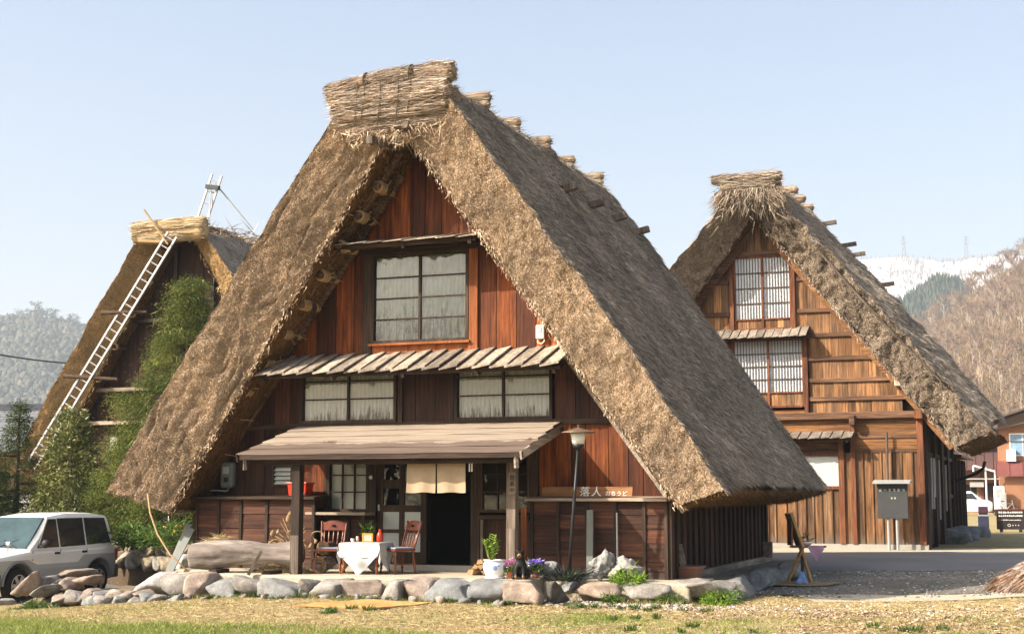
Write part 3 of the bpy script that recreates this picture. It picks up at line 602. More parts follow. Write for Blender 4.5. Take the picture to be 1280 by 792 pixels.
# crest trees of the left hill, one by one
M['pine'] = mat_blade('pine_crowns', [(0, (0.03, 0.04, 0.022)), (1, (0.11, 0.115, 0.065))])
def crest_tree(mat, seed, h):
    r = np.random.default_rng(seed); root = thing('hill_tree', 'dark tree on the crest of the hazy blue hill', 'tree', (0, 0, 0), 0, 'trees along the crest of the hazy hill')
    mb = MB(); mb.tube([(0, 0, -2), (0.1, 0, h * .5), (0, 0.1, h * .95)], [h * .03, h * .02, h * .006], 5); mb.build('trunk', M['bark'], root)
    P = []; D = []
    for k in range(16):
        c = np.array([r.normal(0, h * .17), r.normal(0, h * .17), h * r.uniform(.42, .95)]); n_ = 22
        p = c + r.normal(0, h * .065, (n_, 3)); P.append(p); D.append(r.normal(0, 1, (n_, 3)) * h * .05 + np.array([0, 0, h * .02]))
    V, F, t = leaves(np.concatenate(P), np.concatenate(D), h * .05, r); np_mesh('crown', V, F, mat, root, attrs={'tone': t}); return root
PT = [crest_tree(M['pine'], 60 + k, 11) for k in range(3)]
us = [-30, -14, 2, 10, 18, 30, 38, 44, 50, 58, 66, 73, 80, 88, 95, 103, 112, 124]
for i, u in enumerate(us):
    o = PT[i] if i < 3 else copy_tree(PT[i % 3]); j = int(np.clip(np.interp(u, [-500, -250, -80, 0, 45, 105, 160, 260, 420], np.linspace(0, 70, 9)), 0, 70))
    p = BLUE[j, 20]; q = pix(u, 617, 1.0) - cp; q = q / np.linalg.norm(q[:2]); dd = np.linalg.norm((p - cp)[:2])
    s = [0.5, .35, .45, .4, .8, .7, 1.05, .75, .55, .9, .6, .5, .75, .65, .45, .5, .6, .5][i]
    o.location = (cp[0] + q[0] * dd, cp[1] + q[1] * dd, p[2] - 2); o.scale = (s * 2.0, s * 2.0, s * 1.75); o.rotation_euler = (0, 0, i * 1.3)
# pylons on the snowy crest
def pylon(u, lab):
    p = pix(u, 318, 2120); root = thing('power_pylon', lab, 'pylon', (p[0], p[1], p[2] - 12), 0, 'power pylons on the snowy mountain'); mb = MB(); H = 40
    for sx in (-1, 1):
        for sy in (-1, 1): mb.bar((sx*3.2, sy*3.2, 0), (sx*.6, sy*.6, H), .42, .42)
    for k in range(5):
        z0 = H*k/5; z1 = H*(k+1)/5; w0 = 3.2-2.6*k/5; w1 = 3.2-2.6*(k+1)/5
        for sy in (-1, 1): mb.bar((-w0, sy*w0, z0), (w1, sy*w1, z1), .3, .3); mb.bar((w0, sy*w0, z0), (-w1, sy*w1, z1), .3, .3)
    mb.build('tower', M['steel'], root)
    for z, w in ((H*.72, 6), (H*.84, 5), (H*.96, 4)):
        a = MB(); a.bar((-w, 0, z), (w, 0, z), .5, .5); a.build('cross_arm', M['steel'], root)
pylon(1130, 'lone lattice pylon on the snowy crest nearer the thatched roof'); pylon(1208, 'lattice pylon on the snowy crest nearer the brown hillside')

# ------------------------------------------------------------------ the hazy air over the valley
hx0, hy0 = GV[:, 0].min(), GV[:, 1].min(); hx1, hy1 = GV[:, 0].max(), GV[:, 1].max()
o = MB().box(hx0 - 150, hx1 + 150, hy0 - 150, hy1 + 150, -6.0, 470.0).build('haze', None); o['kind'] = 'stuff'
m = bpy.data.materials.new('valley_haze'); m.use_nodes = True; n = m.node_tree.nodes; l = m.node_tree.links; n.clear()
out = n.new('ShaderNodeOutputMaterial'); pv = n.new('ShaderNodeVolumePrincipled'); l.new(pv.outputs[0], out.inputs['Volume'])
pv.inputs['Density'].default_value = 0.00029; pv.inputs['Color'].default_value = (0.78, 0.89, 1.0, 1); pv.inputs['Anisotropy'].default_value = 0.0
o.data.materials.append(m)
# ------------------------------------------------------------------ thatched roofs
def thatch_roof(parent, cx, zo, ko, zi, ki, xa, xe_o, xe_i, yo, yi, y1, mats, nverge, nslope, seed, res=0.045, bulge=0.0, eave_drop=0.0, left_n=None, rag=1.0, blade=1.0, amp=0.05, li=None):
    """outer surface z=zo-ko*|x|, underside z=zi-ki*|x| (x from cx); verge face runs from y=yo (outer edge) to y=yi (inner edge)"""
    mcut, mslope, msoff, scut, sslope = mats
    rs = np.random.default_rng(seed); z_o = lambda x: zo - ko * x; z_i = lambda x: zi - ki * x
    roof = bpy.data.objects.new('thatched_roof', None); COL.objects.link(roof); roof.parent = parent
    def disp(V, k=1.0): return V + vec_noise(V, 1.6, seed, 2) * amp * k + vec_noise(V, 7.0, seed + 7, 2) * amp * 0.45 * k
    for sx in (-1, 1):
        if li is not None and sx < 0: z_i = lambda x: li[0] - li[1] * x
        else: z_i = lambda x: zi - ki * x
        xe_b = li[2] if (li is not None and sx < 0) else xe_i
        xi0 = max(0.02, (zi - z_o(xa)) / ki if zi > z_o(xa) else 0.02)
        A = lambda y: np.array([cx + sx * xa, y, z_o(xa)]); Bp = lambda y: np.array([cx + sx * xe_o, y, z_o(xe_o)])
        a = lambda y: np.array([cx + sx * 0.03, y, z_i(0.03)]); b = lambda y: np.array([cx + sx * xe_b, y, z_i(xe_b)])
        L = np.linalg.norm(Bp(0) - A(0)); T = max(np.linalg.norm(Bp(0) - b(0)), 0.6); W = y1 - yo
        n_s = lambda r: max(2, int(r))
        # outer slope
        V, F = patch(A(yo), Bp(yo), A(y1), Bp(y1), n_s(L / res / 1.6), n_s(W / res / 1.6))
        def out_shape(V):
            V = V.copy(); q = (V[:, 1] - yo)
            V[:, 2] += bulge * sstep(0, 1.6, q) + 0.10 * np.sin(np.clip((np.abs(V[:, 0] - cx) - xa) / (xe_o - xa), 0, 1) * math.pi)
            return V
        parts_slope = [(disp(out_shape(V)), F)]
        np_mesh('roof_slope', parts_slope[0][0], F, mslope, roof, smooth=True)
        # verge face, front and back
        V, F = patch(A(yo), Bp(yo), a(yi), b(yi), n_s(L / res), n_s(T / res * 1.3)); Vv = disp(out_shape(V) if False else V + (out_shape(V) - V) * (np.clip((yi - V[:, 1]) / (yi - yo), 0, 1) ** 2)[:, None])
        yb = y1 - 0.5; V2, F2 = patch(A(y1), Bp(y1), a(yb), b(yb), n_s(L / res / 4), n_s(T / res / 3))
        # the layered look: crinkled ledges running down the face
        q = np.clip((V[:, 1] - yo) / (yi - yo + 1e-6), 0, 1)
        led = fbm(np.stack([q * 5.0 + 0.6 * fbm(V, 0.9, seed + 3, 2), V[:, 2] * 0.35, V[:, 0] * 0.35], 1), 1.0, seed + 9, 3)
        led2 = np.abs(fbm(np.stack([q * 4.0 + .5 * fbm(V, 1.1, seed + 5, 2), V[:, 2] * .22, V[:, 0] * .22], 1), 1.0, seed + 19, 3)); Vv[:, 1] -= (0.035 * np.clip(led, -0.3, 0.6) - 0.07 * np.exp(-(led2 / .025) ** 2) * np.clip(.35 + 1.5 * fbm(V, .7, seed + 29, 2), 0, 1) + .035 * fbm(V, 9.0, seed + 31, 2)) * rag
        np_mesh('verge', Vv, F, mcut, roof, smooth=True); np_mesh('verge', V2 + vec_noise(V2, 2.0, seed, 2) * amp, F2[:, ::-1], mcut, roof, smooth=True)
        # eave end and underside
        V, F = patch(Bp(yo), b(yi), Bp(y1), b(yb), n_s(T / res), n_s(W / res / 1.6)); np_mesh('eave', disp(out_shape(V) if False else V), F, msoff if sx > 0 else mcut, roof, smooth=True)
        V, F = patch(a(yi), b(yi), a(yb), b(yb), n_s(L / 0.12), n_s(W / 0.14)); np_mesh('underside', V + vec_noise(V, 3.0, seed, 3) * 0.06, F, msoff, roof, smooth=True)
        # straw ends over the verge
        N = nverge if sx > 0 or left_n is None else left_n
        Pq, Fq = Vv, None; nu_, nv_ = n_s(L / res), n_s(T / res * 1.3); G = Vv.reshape(nu_ + 1, nv_ + 1, 3)
        P = sample_surface(G, N, rs); dn = np.array([sx * 0.30, -0.85, -0.42]); D = dn[None, :] + rs.normal(0, 0.55, (N, 3))
        D /= np.linalg.norm(D, axis=1, keepdims=True); D *= (rs.uniform(0.012, 0.042, N) * blade)[:, None]
        VV, FF, t = blades(P - D * 0.3, D, 0.013 * blade, rs)
        # ragged fringe along the inner edge of the verge
        Nf = N // (40 if sx > 0 else 70); e = rs.random(Nf)[:, None]; P = a(yi)[None, :] * (1 - e) + b(yi)[None, :] * e + rs.normal(0, 0.04, (Nf, 3))
        D = np.array([sx * 0.35, -0.25, -0.9])[None, :] + rs.normal(0, 0.45, (Nf, 3)); D *= rs.uniform(0.02, 0.08, Nf)[:, None] * blade
        V3, F3, t3 = blades(P, D, 0.013 * blade, rs)
        np_mesh('straw_ends', np.concatenate([VV, V3]), np.concatenate([FF, F3 + len(VV)]), scut, roof, kind='stuff', attrs={'tone': np.concatenate([t, t3])})
        # straw lying on the slope
        N = nslope if sx > 0 else nslope // 3
        ns1, ns2 = n_s(L / res / 1.6), n_s(W / res / 1.6); G = parts_slope[0][0].reshape(ns1 + 1, ns2 + 1, 3)
        P = sample_surface(G, N, rs)
        D = np.array([sx * 1.0, 0, -ko])[None, :] / math.hypot(1, ko) + rs.normal(0, 0.16, (N, 3)) + np.array([sx * ko, 0, 1.0])[None, :] / math.hypot(1, ko) * rs.uniform(0.0, 0.24, N)[:, None]
        D *= (rs.uniform(0.05, 0.15, N) * blade)[:, None]; VV, FF, t = blades(P, D, 0.011 * blade, rs)
        # eave fringe
        Nf = N // 5; e = rs.random(Nf); f = rs.random(Nf)[:, None]; y_ = yo + (y1 - yo) * e
        P = np.stack([np.full(Nf, cx + sx * xe_o), y_, np.full(Nf, z_o(xe_o))], 1) * (1 - f) + np.stack([np.full(Nf, cx + sx * xe_b), yi + (yb - yi) * e, np.full(Nf, z_i(xe_b))], 1) * f
        D = np.array([sx * 0.6, 0, -0.75])[None, :] + rs.normal(0, 0.4, (Nf, 3)); D *= (rs.uniform(0.03, 0.09, Nf) * blade)[:, None]
        V3, F3, t3 = blades(P - D * 0.2, D, 0.014 * blade, rs)
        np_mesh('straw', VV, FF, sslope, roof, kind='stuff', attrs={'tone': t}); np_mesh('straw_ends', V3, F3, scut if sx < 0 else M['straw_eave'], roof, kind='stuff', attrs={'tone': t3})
    return roof
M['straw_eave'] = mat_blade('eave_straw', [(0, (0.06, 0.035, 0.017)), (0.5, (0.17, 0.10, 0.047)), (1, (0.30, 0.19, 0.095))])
def bundle(parent, p0, p1, r, mat, smat, seed, nb, name='straw_bundle', flat=1.0, sag=0.0, blade=1.0, endn=0, mess=0.05):
    """a roll of straw laid from p0 to p1: a lumpy core and the straws lying along it"""
    rs = np.random.default_rng(seed); p0 = np.array(p0, float); p1 = np.array(p1, float); L = np.linalg.norm(p1 - p0); d = (p1 - p0) / L
    a = np.cross(d, [0, 0, 1.0]); a /= np.linalg.norm(a); b = np.cross(a, d); nu = max(6, int(L / 0.06)); nv = 16
    u = np.linspace(0, 1, nu + 1); th = np.linspace(0, 2 * math.pi, nv + 1)[:-1]
    ru = r * np.clip(np.minimum(u, 1 - u) * L / 0.05, 0, 1) ** 0.4; ru = np.maximum(ru, r * 0.02)
    c = p0[None] + (p1 - p0)[None] * u[:, None] + np.array([0, 0, -sag])[None] * (4 * u * (1 - u))[:, None]
    V = c[:, None] + (a[None, None] * np.cos(th)[None, :, None] + b[None, None] * np.sin(th)[None, :, None] * flat) * ru[:, None, None]
    V = V.reshape(-1, 3); V = V + vec_noise(V, 4.0, seed, 3) * r * 0.22
    i = (np.arange(nu)[:, None] * nv + np.arange(nv)[None, :]).ravel(); j = (np.arange(nu)[:, None] * nv + ((np.arange(nv) + 1) % nv)[None, :]).ravel()
    F = np.stack([i, j, j + nv, i + nv], 1); core = np_mesh(name, V, F, mat, parent, smooth=True)
    t = rs.random(nb); th = rs.random(nb) * 2 * math.pi; Ls = rs.uniform(0.15, 0.55, nb) * min(1, L) * blade
    P = p0[None] + (p1 - p0)[None] * t[:, None] + np.array([0, 0, -sag])[None] * (4 * t * (1 - t))[:, None] + (a[None] * np.cos(th)[:, None] + b[None] * np.sin(th)[:, None] * flat) * (r * rs.uniform(0.9, 1.06, nb))[:, None]
    D = d[None] * np.sign(rs.normal(size=nb))[:, None] + rs.normal(0, mess, (nb, 3)); D *= Ls[:, None]
    D = np.where(((t + (D @ d) / L > 1.06) | (t + (D @ d) / L < -0.06))[:, None], -D, D)
    VV, FF, tt = blades(P, D, 0.014 * max(blade, 0.8), rs)
    return core, (VV, FF, tt)
def bundle_straw(parent, items, smat):
    V, F = join([(v, f) for v, f, t in items]); t = np.concatenate([t for v, f, t in items])
    np_mesh('loose_straw', V, F, smat, parent, kind='stuff', attrs={'tone': t})
# ------------------------------------------------------------------ main farmhouse (facade plane y = 0)
H1 = thing('farmhouse', 'large thatched farmhouse with a porch roof and split curtain over its shop doorway', 'farmhouse')
Y1 = 7.9
thatch_roof(H1, 0, 8.68, 1.425, 7.05, 1.335, 0.85, 5.26, 4.55, -1.2, -0.92, Y1, (M['thatch_cut'], M['thatch_slope'], M['thatch_soffit'], M['straw_cut'], M['straw_slope']), 130000, 130000, 5, res=0.04, bulge=0.10, li=(7.20, 1.52, 4.18))
# ridge: stacked straw rolls across the front, cap behind, roll ends along it
RG = bpy.data.objects.new('ridge', None); COL.objects.link(RG); RG.parent = H1
items = []
for k, (x0, x1, y, z, r, fl) in enumerate([(-1.05, 0.93, -0.98, 7.00, 0.17, .8), (-1.12, 0.95, -1.06, 7.20, 0.18, .8), (-1.16, 0.96, -1.10, 7.40, 0.18, .8), (-1.18, 0.97, -1.10, 7.53, 0.15, .75),
        (-1.05, 0.95, -0.72, 7.10, 0.22, .8), (-1.10, 0.96, -0.72, 7.42, 0.22, .8)]):
    c_, it = bundle(RG, (x0, y, z - 0.02), (x1, y, z + 0.03), r, M['ridge'], None, 300 + k, 2600, flat=fl, mess=0.13); items.append(it)
for k, (x0, z0, x1, z1, r) in enumerate([(-1.27, 7.62, -0.45, 7.72, 0.145), (-0.62, 7.73, 0.35, 7.80, 0.14), (0.20, 7.79, 1.02, 7.80, 0.15)]):
    c_, it = bundle(RG, (x0, -1.08 + 0.03 * k, z0), (x1, -1.08 + 0.03 * k, z1), r, M['ridge'], None, 320 + k, 1700, mess=0.10); items.append(it)
for x in (-0.52, 0.29):
    mb = MB(); mb.tube([(x + 0.165 * 0, -1.08 + 0.16 * math.cos(t), 7.74 + (x + .5) * .06 + 0.16 * math.sin(t)) for t in np.linspace(0, 6.283, 17)], 0.017, 6, False)
    mb.tube([(x + 0.02, -1.22, 7.78), (x + 0.05, -1.27, 7.5), (x - 0.02, -1.25, 7.1)], 0.010, 5); mb.build('binding_rope', M['rope_dark'], RG)
for x in (-0.62, -0.2, 0.12):
    mb = MB(); mb.tube([(x, -1.25, 7.72), (x + 0.02, -1.29, 7.45), (x - 0.05, -1.24, 6.98)], 0.009, 5); mb.build('binding_rope', M['rope_dark'], RG)
# shaggy hanging fringe under the rolls
rs = np.random.default_rng(8); N = 2600
P = np.stack([rs.uniform(-1.1, 0.95, N), rs.uniform(-1.22, -0.75, N), 7.05 - 0.18 * np.abs(rs.normal(0, 1, N)) * 0.6], 1); P[:, 2] -= 0.12 * np.cos(P[:, 0] * 1.5)
D = np.stack([rs.normal(0, .6, N), rs.normal(-.1, .25, N), -np.abs(rs.normal(.6, .4, N))], 1); D *= rs.uniform(.08, .26, N)[:, None]
v_, f_, t_ = blades(P[:1500], D[:1500] * .8, 0.014, rs); np_mesh('hanging_straw', v_, f_, M['straw_cut'], RG, kind='stuff', attrs={'tone': t_}); bundle_straw(RG, items, M['straw_ridge'])
# cap along the ridge
def cap_fn(u, v):
    y = -0.55 + (Y1 - 0.45) * u; t = math.pi * v; w = 0.93 + 0.04 * math.sin(y * 2.1); return (-w * math.cos(t) * (1 if True else 1), y, 7.30 + 0.50 * math.sin(t) ** 0.55 + 0.03 * math.sin(y * 3.7))
mb = MB(); mb.grid(cap_fn, 70, 16); o = mb.build('ridge_cap', M['thatch_slope'], RG, smooth=True)
V = np.array([v.co[:] for v in o.data.vertices]); V += vec_noise(V, 2.5, 77, 3) * 0.05; o.data.vertices.foreach_set('co', V.astype(np.float32).ravel())
items = []
for k, y in enumerate((0.55, 2.15, 3.65, 5.2, 7.0)):
    for q, (z, w) in enumerate(((7.77, 0.96), (7.64, 0.94))):
        c_, it = bundle(RG, (-w, y + 0.03 * q, z), (w + (0.05, -.02, .03, -.04, .02)[k], y + .05 * math.sin(k * 3), z + (.02, -.02, 0, -.03, .01)[k]), (0.085, .095, .075, .09, .08)[k], M['ridge'], None, 340 + k * 3 + q, 420, mess=0.09); items.append(it)
P = np.stack([rs.uniform(-.95, .98, 5000), rs.uniform(-.4, 7.4, 5000), np.full(5000, 7.68)], 1); P[:, 2] += 0.12 - 0.28 * (np.abs(P[:, 0]) / .95) ** 3
D = np.stack([np.sign(P[:, 0]) * rs.uniform(.3, 1, 5000), rs.normal(0, .35, 5000), rs.normal(-.25, .4, 5000)], 1) * rs.uniform(.08, .25, 5000)[:, None]
items.append(blades(P, D, 0.013, rs)); bundle_straw(RG, items, M['straw_slope'])
for k, (x, y) in enumerate(((1.60, 2.39), (1.60, 3.94), (1.58, 5.48), (1.56, 7.2))):      # timber pegs poking from the slope
    mb = MB(); z = 8.68 - 1.425 * x; mb.bar((x - 0.25, y, z + 0.05), (x + 0.30, y, z + 0.17), 0.13, 0.13); mb.build('peg', M['post'], RG, bevel=0.01)

# ---- gable wall: vertical boards fitted round the openings and under the roof
soff = lambda x: 7.0 - 1.36 * abs(x) + 0.05
GW = bpy.data.objects.new('gable_wall', None); COL.objects.link(GW); GW.parent = H1
def vboards(parent, x0, x1, zb, ztop, y, w, mat, opens=(), th=0.03, seed=1, name='board', jit=0.25, gap=0.011, zmax=99):
    """vertical boards from x0 to x1; openings are (xa, xb, za, zb)"""
    r = random.Random(seed); x = x0
    while x < x1 - 0.03:
        xe = min(x1, x + w * r.uniform(1 - jit, 1 + jit))
        if x1 - xe < 0.08: xe = x1
        for (oa, ob, _, _) in opens:                 # align board edges with openings
            for e in (oa, ob):
                if x + 0.02 < e < xe + 0.05: xe = e
        xm = (x + xe) / 2; segs = [(zb, None)]
        for (oa, ob, za, zt) in opens:
            if oa - 1e-3 <= xm <= ob + 1e-3:
                ns = []
                for s0, s1 in segs:
                    if s1 is None or s1 > zt:
                        if za > s0: ns.append((s0, za))
                        ns.append((zt, s1))
                    else: ns.append((s0, s1))
                segs = ns
        for s0, s1 in segs:
            ta = min(zmax, ztop(x + gap) if s1 is None else s1); tb = min(zmax, ztop(xe - gap) if s1 is None else s1)
            if max(ta, tb) - s0 < 0.04 or xe - x < 0.02: continue
            ta = max(ta, s0 + 0.01); tb = max(tb, s0 + 0.01); d = r.uniform(0, 0.012)
            mb = MB(); pts = [(x + gap/2, s0), (xe - gap/2, s0), (xe - gap/2, tb), (x + gap/2, ta)]
            if s1 is None and x < 0 < xe and zmax > 50: pts = pts[:3] + [((x+xe)/2, ztop((x+xe)/2))] + pts[3:]
            mb.prism(pts, y - d, y - d + th); mb.build(name, mat, parent)
        x = xe
def hboards(parent, x0, x1, z0, z1, y, n_, mat, name='board', th=0.03, seed=1, lap=0.012):
    r = random.Random(seed); h = (z1 - z0) / n_
    for k in range(n_):
        mb = MB(); a = z0 + k * h; d = r.uniform(0, 0.006)
        mb.quadbox([(x0, y - lap - d, a + 0.003), (x1, y - lap - d, a + 0.003), (x1, y + th, a + 0.003), (x0, y + th, a + 0.003), (x0, y - d, a + h), (x1, y - d, a + h), (x1, y + th, a + h), (x0, y + th, a + h)])
        mb.build(name, mat, parent)
mb = MB(); mb.prism([(-4.30, -0.4), (4.20, -0.4), (4.20, 1.2), (0.03, 6.9), (-0.03, 6.9), (-4.30, 1.2)], 0.14, 0.20)
mb2 = MB()     # dark sheet behind the boards, with the doorway left open
mb2.prism([(-4.30, -0.4), (0.09, -0.4), (0.09, 6.8), (-0.03, 6.9), (-4.30, 1.2)], 0.14, 0.2); mb2.prism([(0.89, -0.4), (4.2, -0.4), (4.2, 1.2), (0.89, 5.75)], 0.14, 0.2); mb2.prism([(0.09, 1.75), (0.89, 1.75), (0.89, 5.75), (0.09, 6.8)], 0.14, 0.2)
mb2.build('back_lining', M['black'], GW)
UW = (-0.92, 0.84, 3.50, 5.12)
vboards(GW, -1.75, 1.75, 5.14, soff, 0.0, 0.31, M['board'], [], seed=3, zmax=6.68)
vboards(GW, -2.75, -1.08, 3.42, soff, 0.0, 0.30, M['board'], [], seed=4, zmax=5.10)
vboards(GW, 1.00, 2.62, 3.42, soff, 0.0, 0.30, M['board'], [], seed=5, zmax=5.10)
mb = MB(); mb.box(-0.92, 0.84, -0.01, 0.03, 3.42, 3.62); mb.build('board', M['jamb'], GW)
for x0, x1 in ((-1.08, -0.92), (0.84, 1.0)):
    mb = MB(); mb.box(x0, x1, -0.05, 0.06, 3.42, 5.14); mb.build('post', M['jamb'] if x0 > 0 else M['beam'], GW, bevel=0.006)
mb = MB(); mb.box(-1.55, 1.5, -0.06, 0.06, 5.10, 5.20); mb.build('beam', M['beam_x'], GW, bevel=0.006)
mb = MB(); mb.box(-2.8, 2.7, -0.05, 0.06, 3.36, 3.44); mb.build('beam', M['beam_x'], GW, bevel=0.006)
# storey between the shingle awning and the porch roof
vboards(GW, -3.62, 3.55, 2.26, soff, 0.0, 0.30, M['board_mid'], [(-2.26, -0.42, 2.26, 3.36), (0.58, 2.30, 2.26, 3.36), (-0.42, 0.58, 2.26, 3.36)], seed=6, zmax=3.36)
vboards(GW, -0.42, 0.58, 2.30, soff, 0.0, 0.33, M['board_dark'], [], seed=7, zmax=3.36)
for x in (-0.42, 0.50): 
    mb = MB(); mb.box(x, x + 0.08, -0.04, 0.05, 2.30, 3.36); mb.build('post', M['beam'], GW)
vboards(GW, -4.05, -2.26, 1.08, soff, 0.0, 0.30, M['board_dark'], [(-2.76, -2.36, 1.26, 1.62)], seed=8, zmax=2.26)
vboards(GW, 2.02, 4.15, 1.08, soff, 0.0, 0.31, M['board'], [], seed=9, zmax=2.26)
mb = MB(); mb.box(-4.2, 4.12, -0.05, 0.08, 2.22, 2.30); mb.build('beam', M['beam_x'], GW)
mb = MB(); mb.box(-2.36, -1.74, -0.02, 0.05, 0.9, 2.22); mb.build('board', M['board'], GW)
# barge poles along the wall under the soffit
for s in (-1, 1):
    mb = MB(); mb.bar((s * 0.35, -0.12, soff(0.35) - 0.16), (s * 4.35, -0.12, soff(4.35) - 0.16), 0.12, 0.16); mb.build('rafter', M['pole'] if s < 0 else M['beam'], GW, bevel=0.02)
    mb = MB(); mb.tube([(s * 0.2, -0.45, soff(0.2) - 0.06), (s * 4.5, -0.45, soff(4.5) - 0.06)], 0.06, 8); mb.build('rafter', M['pole'], GW)
    mb = MB(); mb.bar((s * 2.55, -0.07, soff(2.55) - 0.30), (s * 4.2, -0.07, soff(4.2) - 0.30), 0.05, 0.13); mb.build('rafter', M['grey_wood'] if s > 0 else M['pole'], GW)
# purlin ends lashed with straw rope
for s in (-1,):
    for k in range(12):
        x = 0.55 + k * 0.345; z = soff(x) - 0.17; P_ = bpy.data.objects.new('purlin', None); COL.objects.link(P_); P_.parent = H1
        mb = MB(); mb.tube([(s * x, -0.66, z), (s * (x + .01), -0.3, z), (s * x, 0.1, z)], 0.062, 9); mb.build('pole', M['pole'], P_, smooth=True)
        for q in range(5):
            y = (-0.58, -0.50, -0.42, -0.16, -0.10)[q]; mb = MB(); rr_ = 0.082 if q < 3 else 0.072
            mb.tube([(s * x + rr_ * math.cos(t), y + 0.012 * math.sin(t * 2 + k), z + rr_ * math.sin(t)) for t in np.linspace(0, 6.283, 13)], 0.026 if q < 3 else 0.02, 6, False); mb.build('lashing', M['rope'], P_, smooth=True)
        mb = MB(); r_ = random.Random(k * 7 + s)
        for q in range(4):
            a0 = Vector((s * x, -0.5 + q * 0.12, z)); mb.tube([a0, a0 + Vector((r_.uniform(-.15, .15), r_.uniform(-.2, .1), r_.uniform(-.1, .05))), a0 + Vector((r_.uniform(-.35, .35), r_.uniform(-.3, .3), r_.uniform(-.22, .15)))], [0.016, 0.013, 0.006], 5)
        mb.build('rope_end', M['rope'], P_)
# stray straws on the underside at the left
rs = np.random.default_rng(18); N = 5200; e = rs.random(N) * 4.4 + 0.1
P = np.stack([-e, rs.uniform(-0.62, 0.0, N), 7.0 - 1.36 * e - 0.04], 1); D = rs.normal(0, 1, (N, 3)) * np.array([.8, .6, .8]) * rs.uniform(.03, .13, N)[:, None]
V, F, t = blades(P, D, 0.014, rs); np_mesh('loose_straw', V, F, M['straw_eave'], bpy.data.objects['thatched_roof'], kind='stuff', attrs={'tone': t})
# dark space under the ridge
mb = MB(); mb.bar((-0.34, -1.35, 6.72), (-0.18, -0.3, 6.80), 0.12, 0.12); mb.build('pole', M['post'], H1)
mb = MB(); mb.bar((0.22, -1.2, 6.95), (0.50, -0.3, 6.62), 0.12, 0.12); mb.build('pole', M['post'], H1)

# ---- windows
def dirt_sheet(name, light, dark, z0, z1, sc=16):
    m, n, l, b, o = newmat(name); tc = n.new('ShaderNodeTexCoord'); co = tc.outputs['Object']
    t = noise(n, l, co, sc, 5, 0.7, (1, 1, 0.12)); t2 = noise(n, l, co, sc * 1.9, 4, 0.6, (1, 1, 0.25))
    sp = n.new('ShaderNodeSeparateXYZ'); l.new(co, sp.inputs[0])
    h = maprange(n, l, sp.outputs['Z'], z0, z1, 0.15, -0.16)
    ad = n.new('ShaderNodeMath'); l.new(t.outputs[0], ad.inputs[0]); l.new(h, ad.inputs[1])
    f = maprange(n, l, ad.outputs[0], 0.50, 0.66, 0, 1)
    c = mix(n, l, 'MIX', f, light, dark); c = mix(n, l, 'MULTIPLY', 0.7, c, mix(n, l, 'MIX', t2.outputs[0], (0.7, 0.7, 0.7), (1.2, 1.2, 1.2)))
    l.new(c, b.inputs['Base Color']); b.inputs['Roughness'].default_value = 0.8; return m
def window(parent, x0, x1, z0, z1, y, cols, rows, fmat, backmat, glass, fw=0.05, name='window', depth=0.06, corrugate=True, mw=0.022, rowz=None):
    w = bpy.data.objects.new(name, None); COL.objects.link(w); w.parent = parent
    f = MB(); f.box(x0, x0 + fw, y - depth, y + 0.05, z0, z1); f.box(x1 - fw, x1, y - depth, y + 0.05, z0, z1); f.box(x0 + fw, x1 - fw, y - depth - .003, y + 0.05, z0, z0 + fw); f.box(x0 + fw, x1 - fw, y - depth - .003, y + 0.05, z1 - fw, z1)
    f.build('frame', fmat, w)
    xs = np.linspace(x0 + fw, x1 - fw, cols + 1); zs = np.array(rowz) if rowz is not None else np.linspace(z0 + fw, z1 - fw, rows + 1)
    for i in range(1, cols):
        m_ = MB(); q = mw * 1.7 if i * 2 == cols else mw * 0.6; m_.box(xs[i] - q/2, xs[i] + q/2, y - depth * .7, y + .01, z0 + fw, z1 - fw); m_.build('mullion', fmat, w)
    for j in range(1, rows):
        m_ = MB(); m_.box(x0 + fw, x1 - fw, y - depth * .55, y + .012, zs[j] - mw/2, zs[j] + mw/2); m_.build('muntin', fmat, w)
    for i in range(cols):
        for j in range(rows):
            p = MB(); e = 0.003 * ((i * 3 + j) % 3); p.box(xs[i], xs[i+1], y - 0.012, y - 0.008, zs[j], zs[j+1]); p.build('pane', glass, w)
    if backmat is not None:
        g = MB(); W_ = x1 - x0 - 2*fw
        if corrugate: g.grid(lambda u, v: (x0 + fw + W_ * u, y + 0.045 + 0.012 * math.sin(u * W_ / 0.075 * 2 * math.pi), z0 + fw + (z1 - z0 - 2*fw) * v), int(W_ / 0.0125), 6)
        else: g.box(x0 + fw, x1 - fw, y + 0.035, y + 0.045, z0 + fw, z1 - fw)
        g.build('blind', backmat, w)
    return w
sh_up = dirt_sheet('upper_blind', (0.47, 0.455, 0.41), (0.045, 0.042, 0.036), 3.65, 4.7, 15)
sh_mid = dirt_sheet('lower_blind', (0.62, 0.62, 0.57), (0.07, 0.065, 0.058), 2.28, 2.72, 19)
window(H1, -0.92, 0.84, 3.60, 5.10, 0.0, 2, 4, M['beam'], sh_up, M['glass_wavy'])
mb = MB(); mb.box(-0.95, 0.87, -0.10, 0.0, 3.565, 3.60); mb.build('sill', M['jamb'], H1)
window(H1, -2.24, -0.44, 2.30, 3.26, 0.0, 2, 3, M['beam'], sh_mid, M['glass'], rowz=[2.35, 2.70, 3.0, 3.21])
window(H1, 0.60, 2.28, 2.30, 3.26, 0.0, 2, 3, M['beam'], sh_mid, M['glass'], rowz=[2.35, 2.70, 3.0, 3.21])
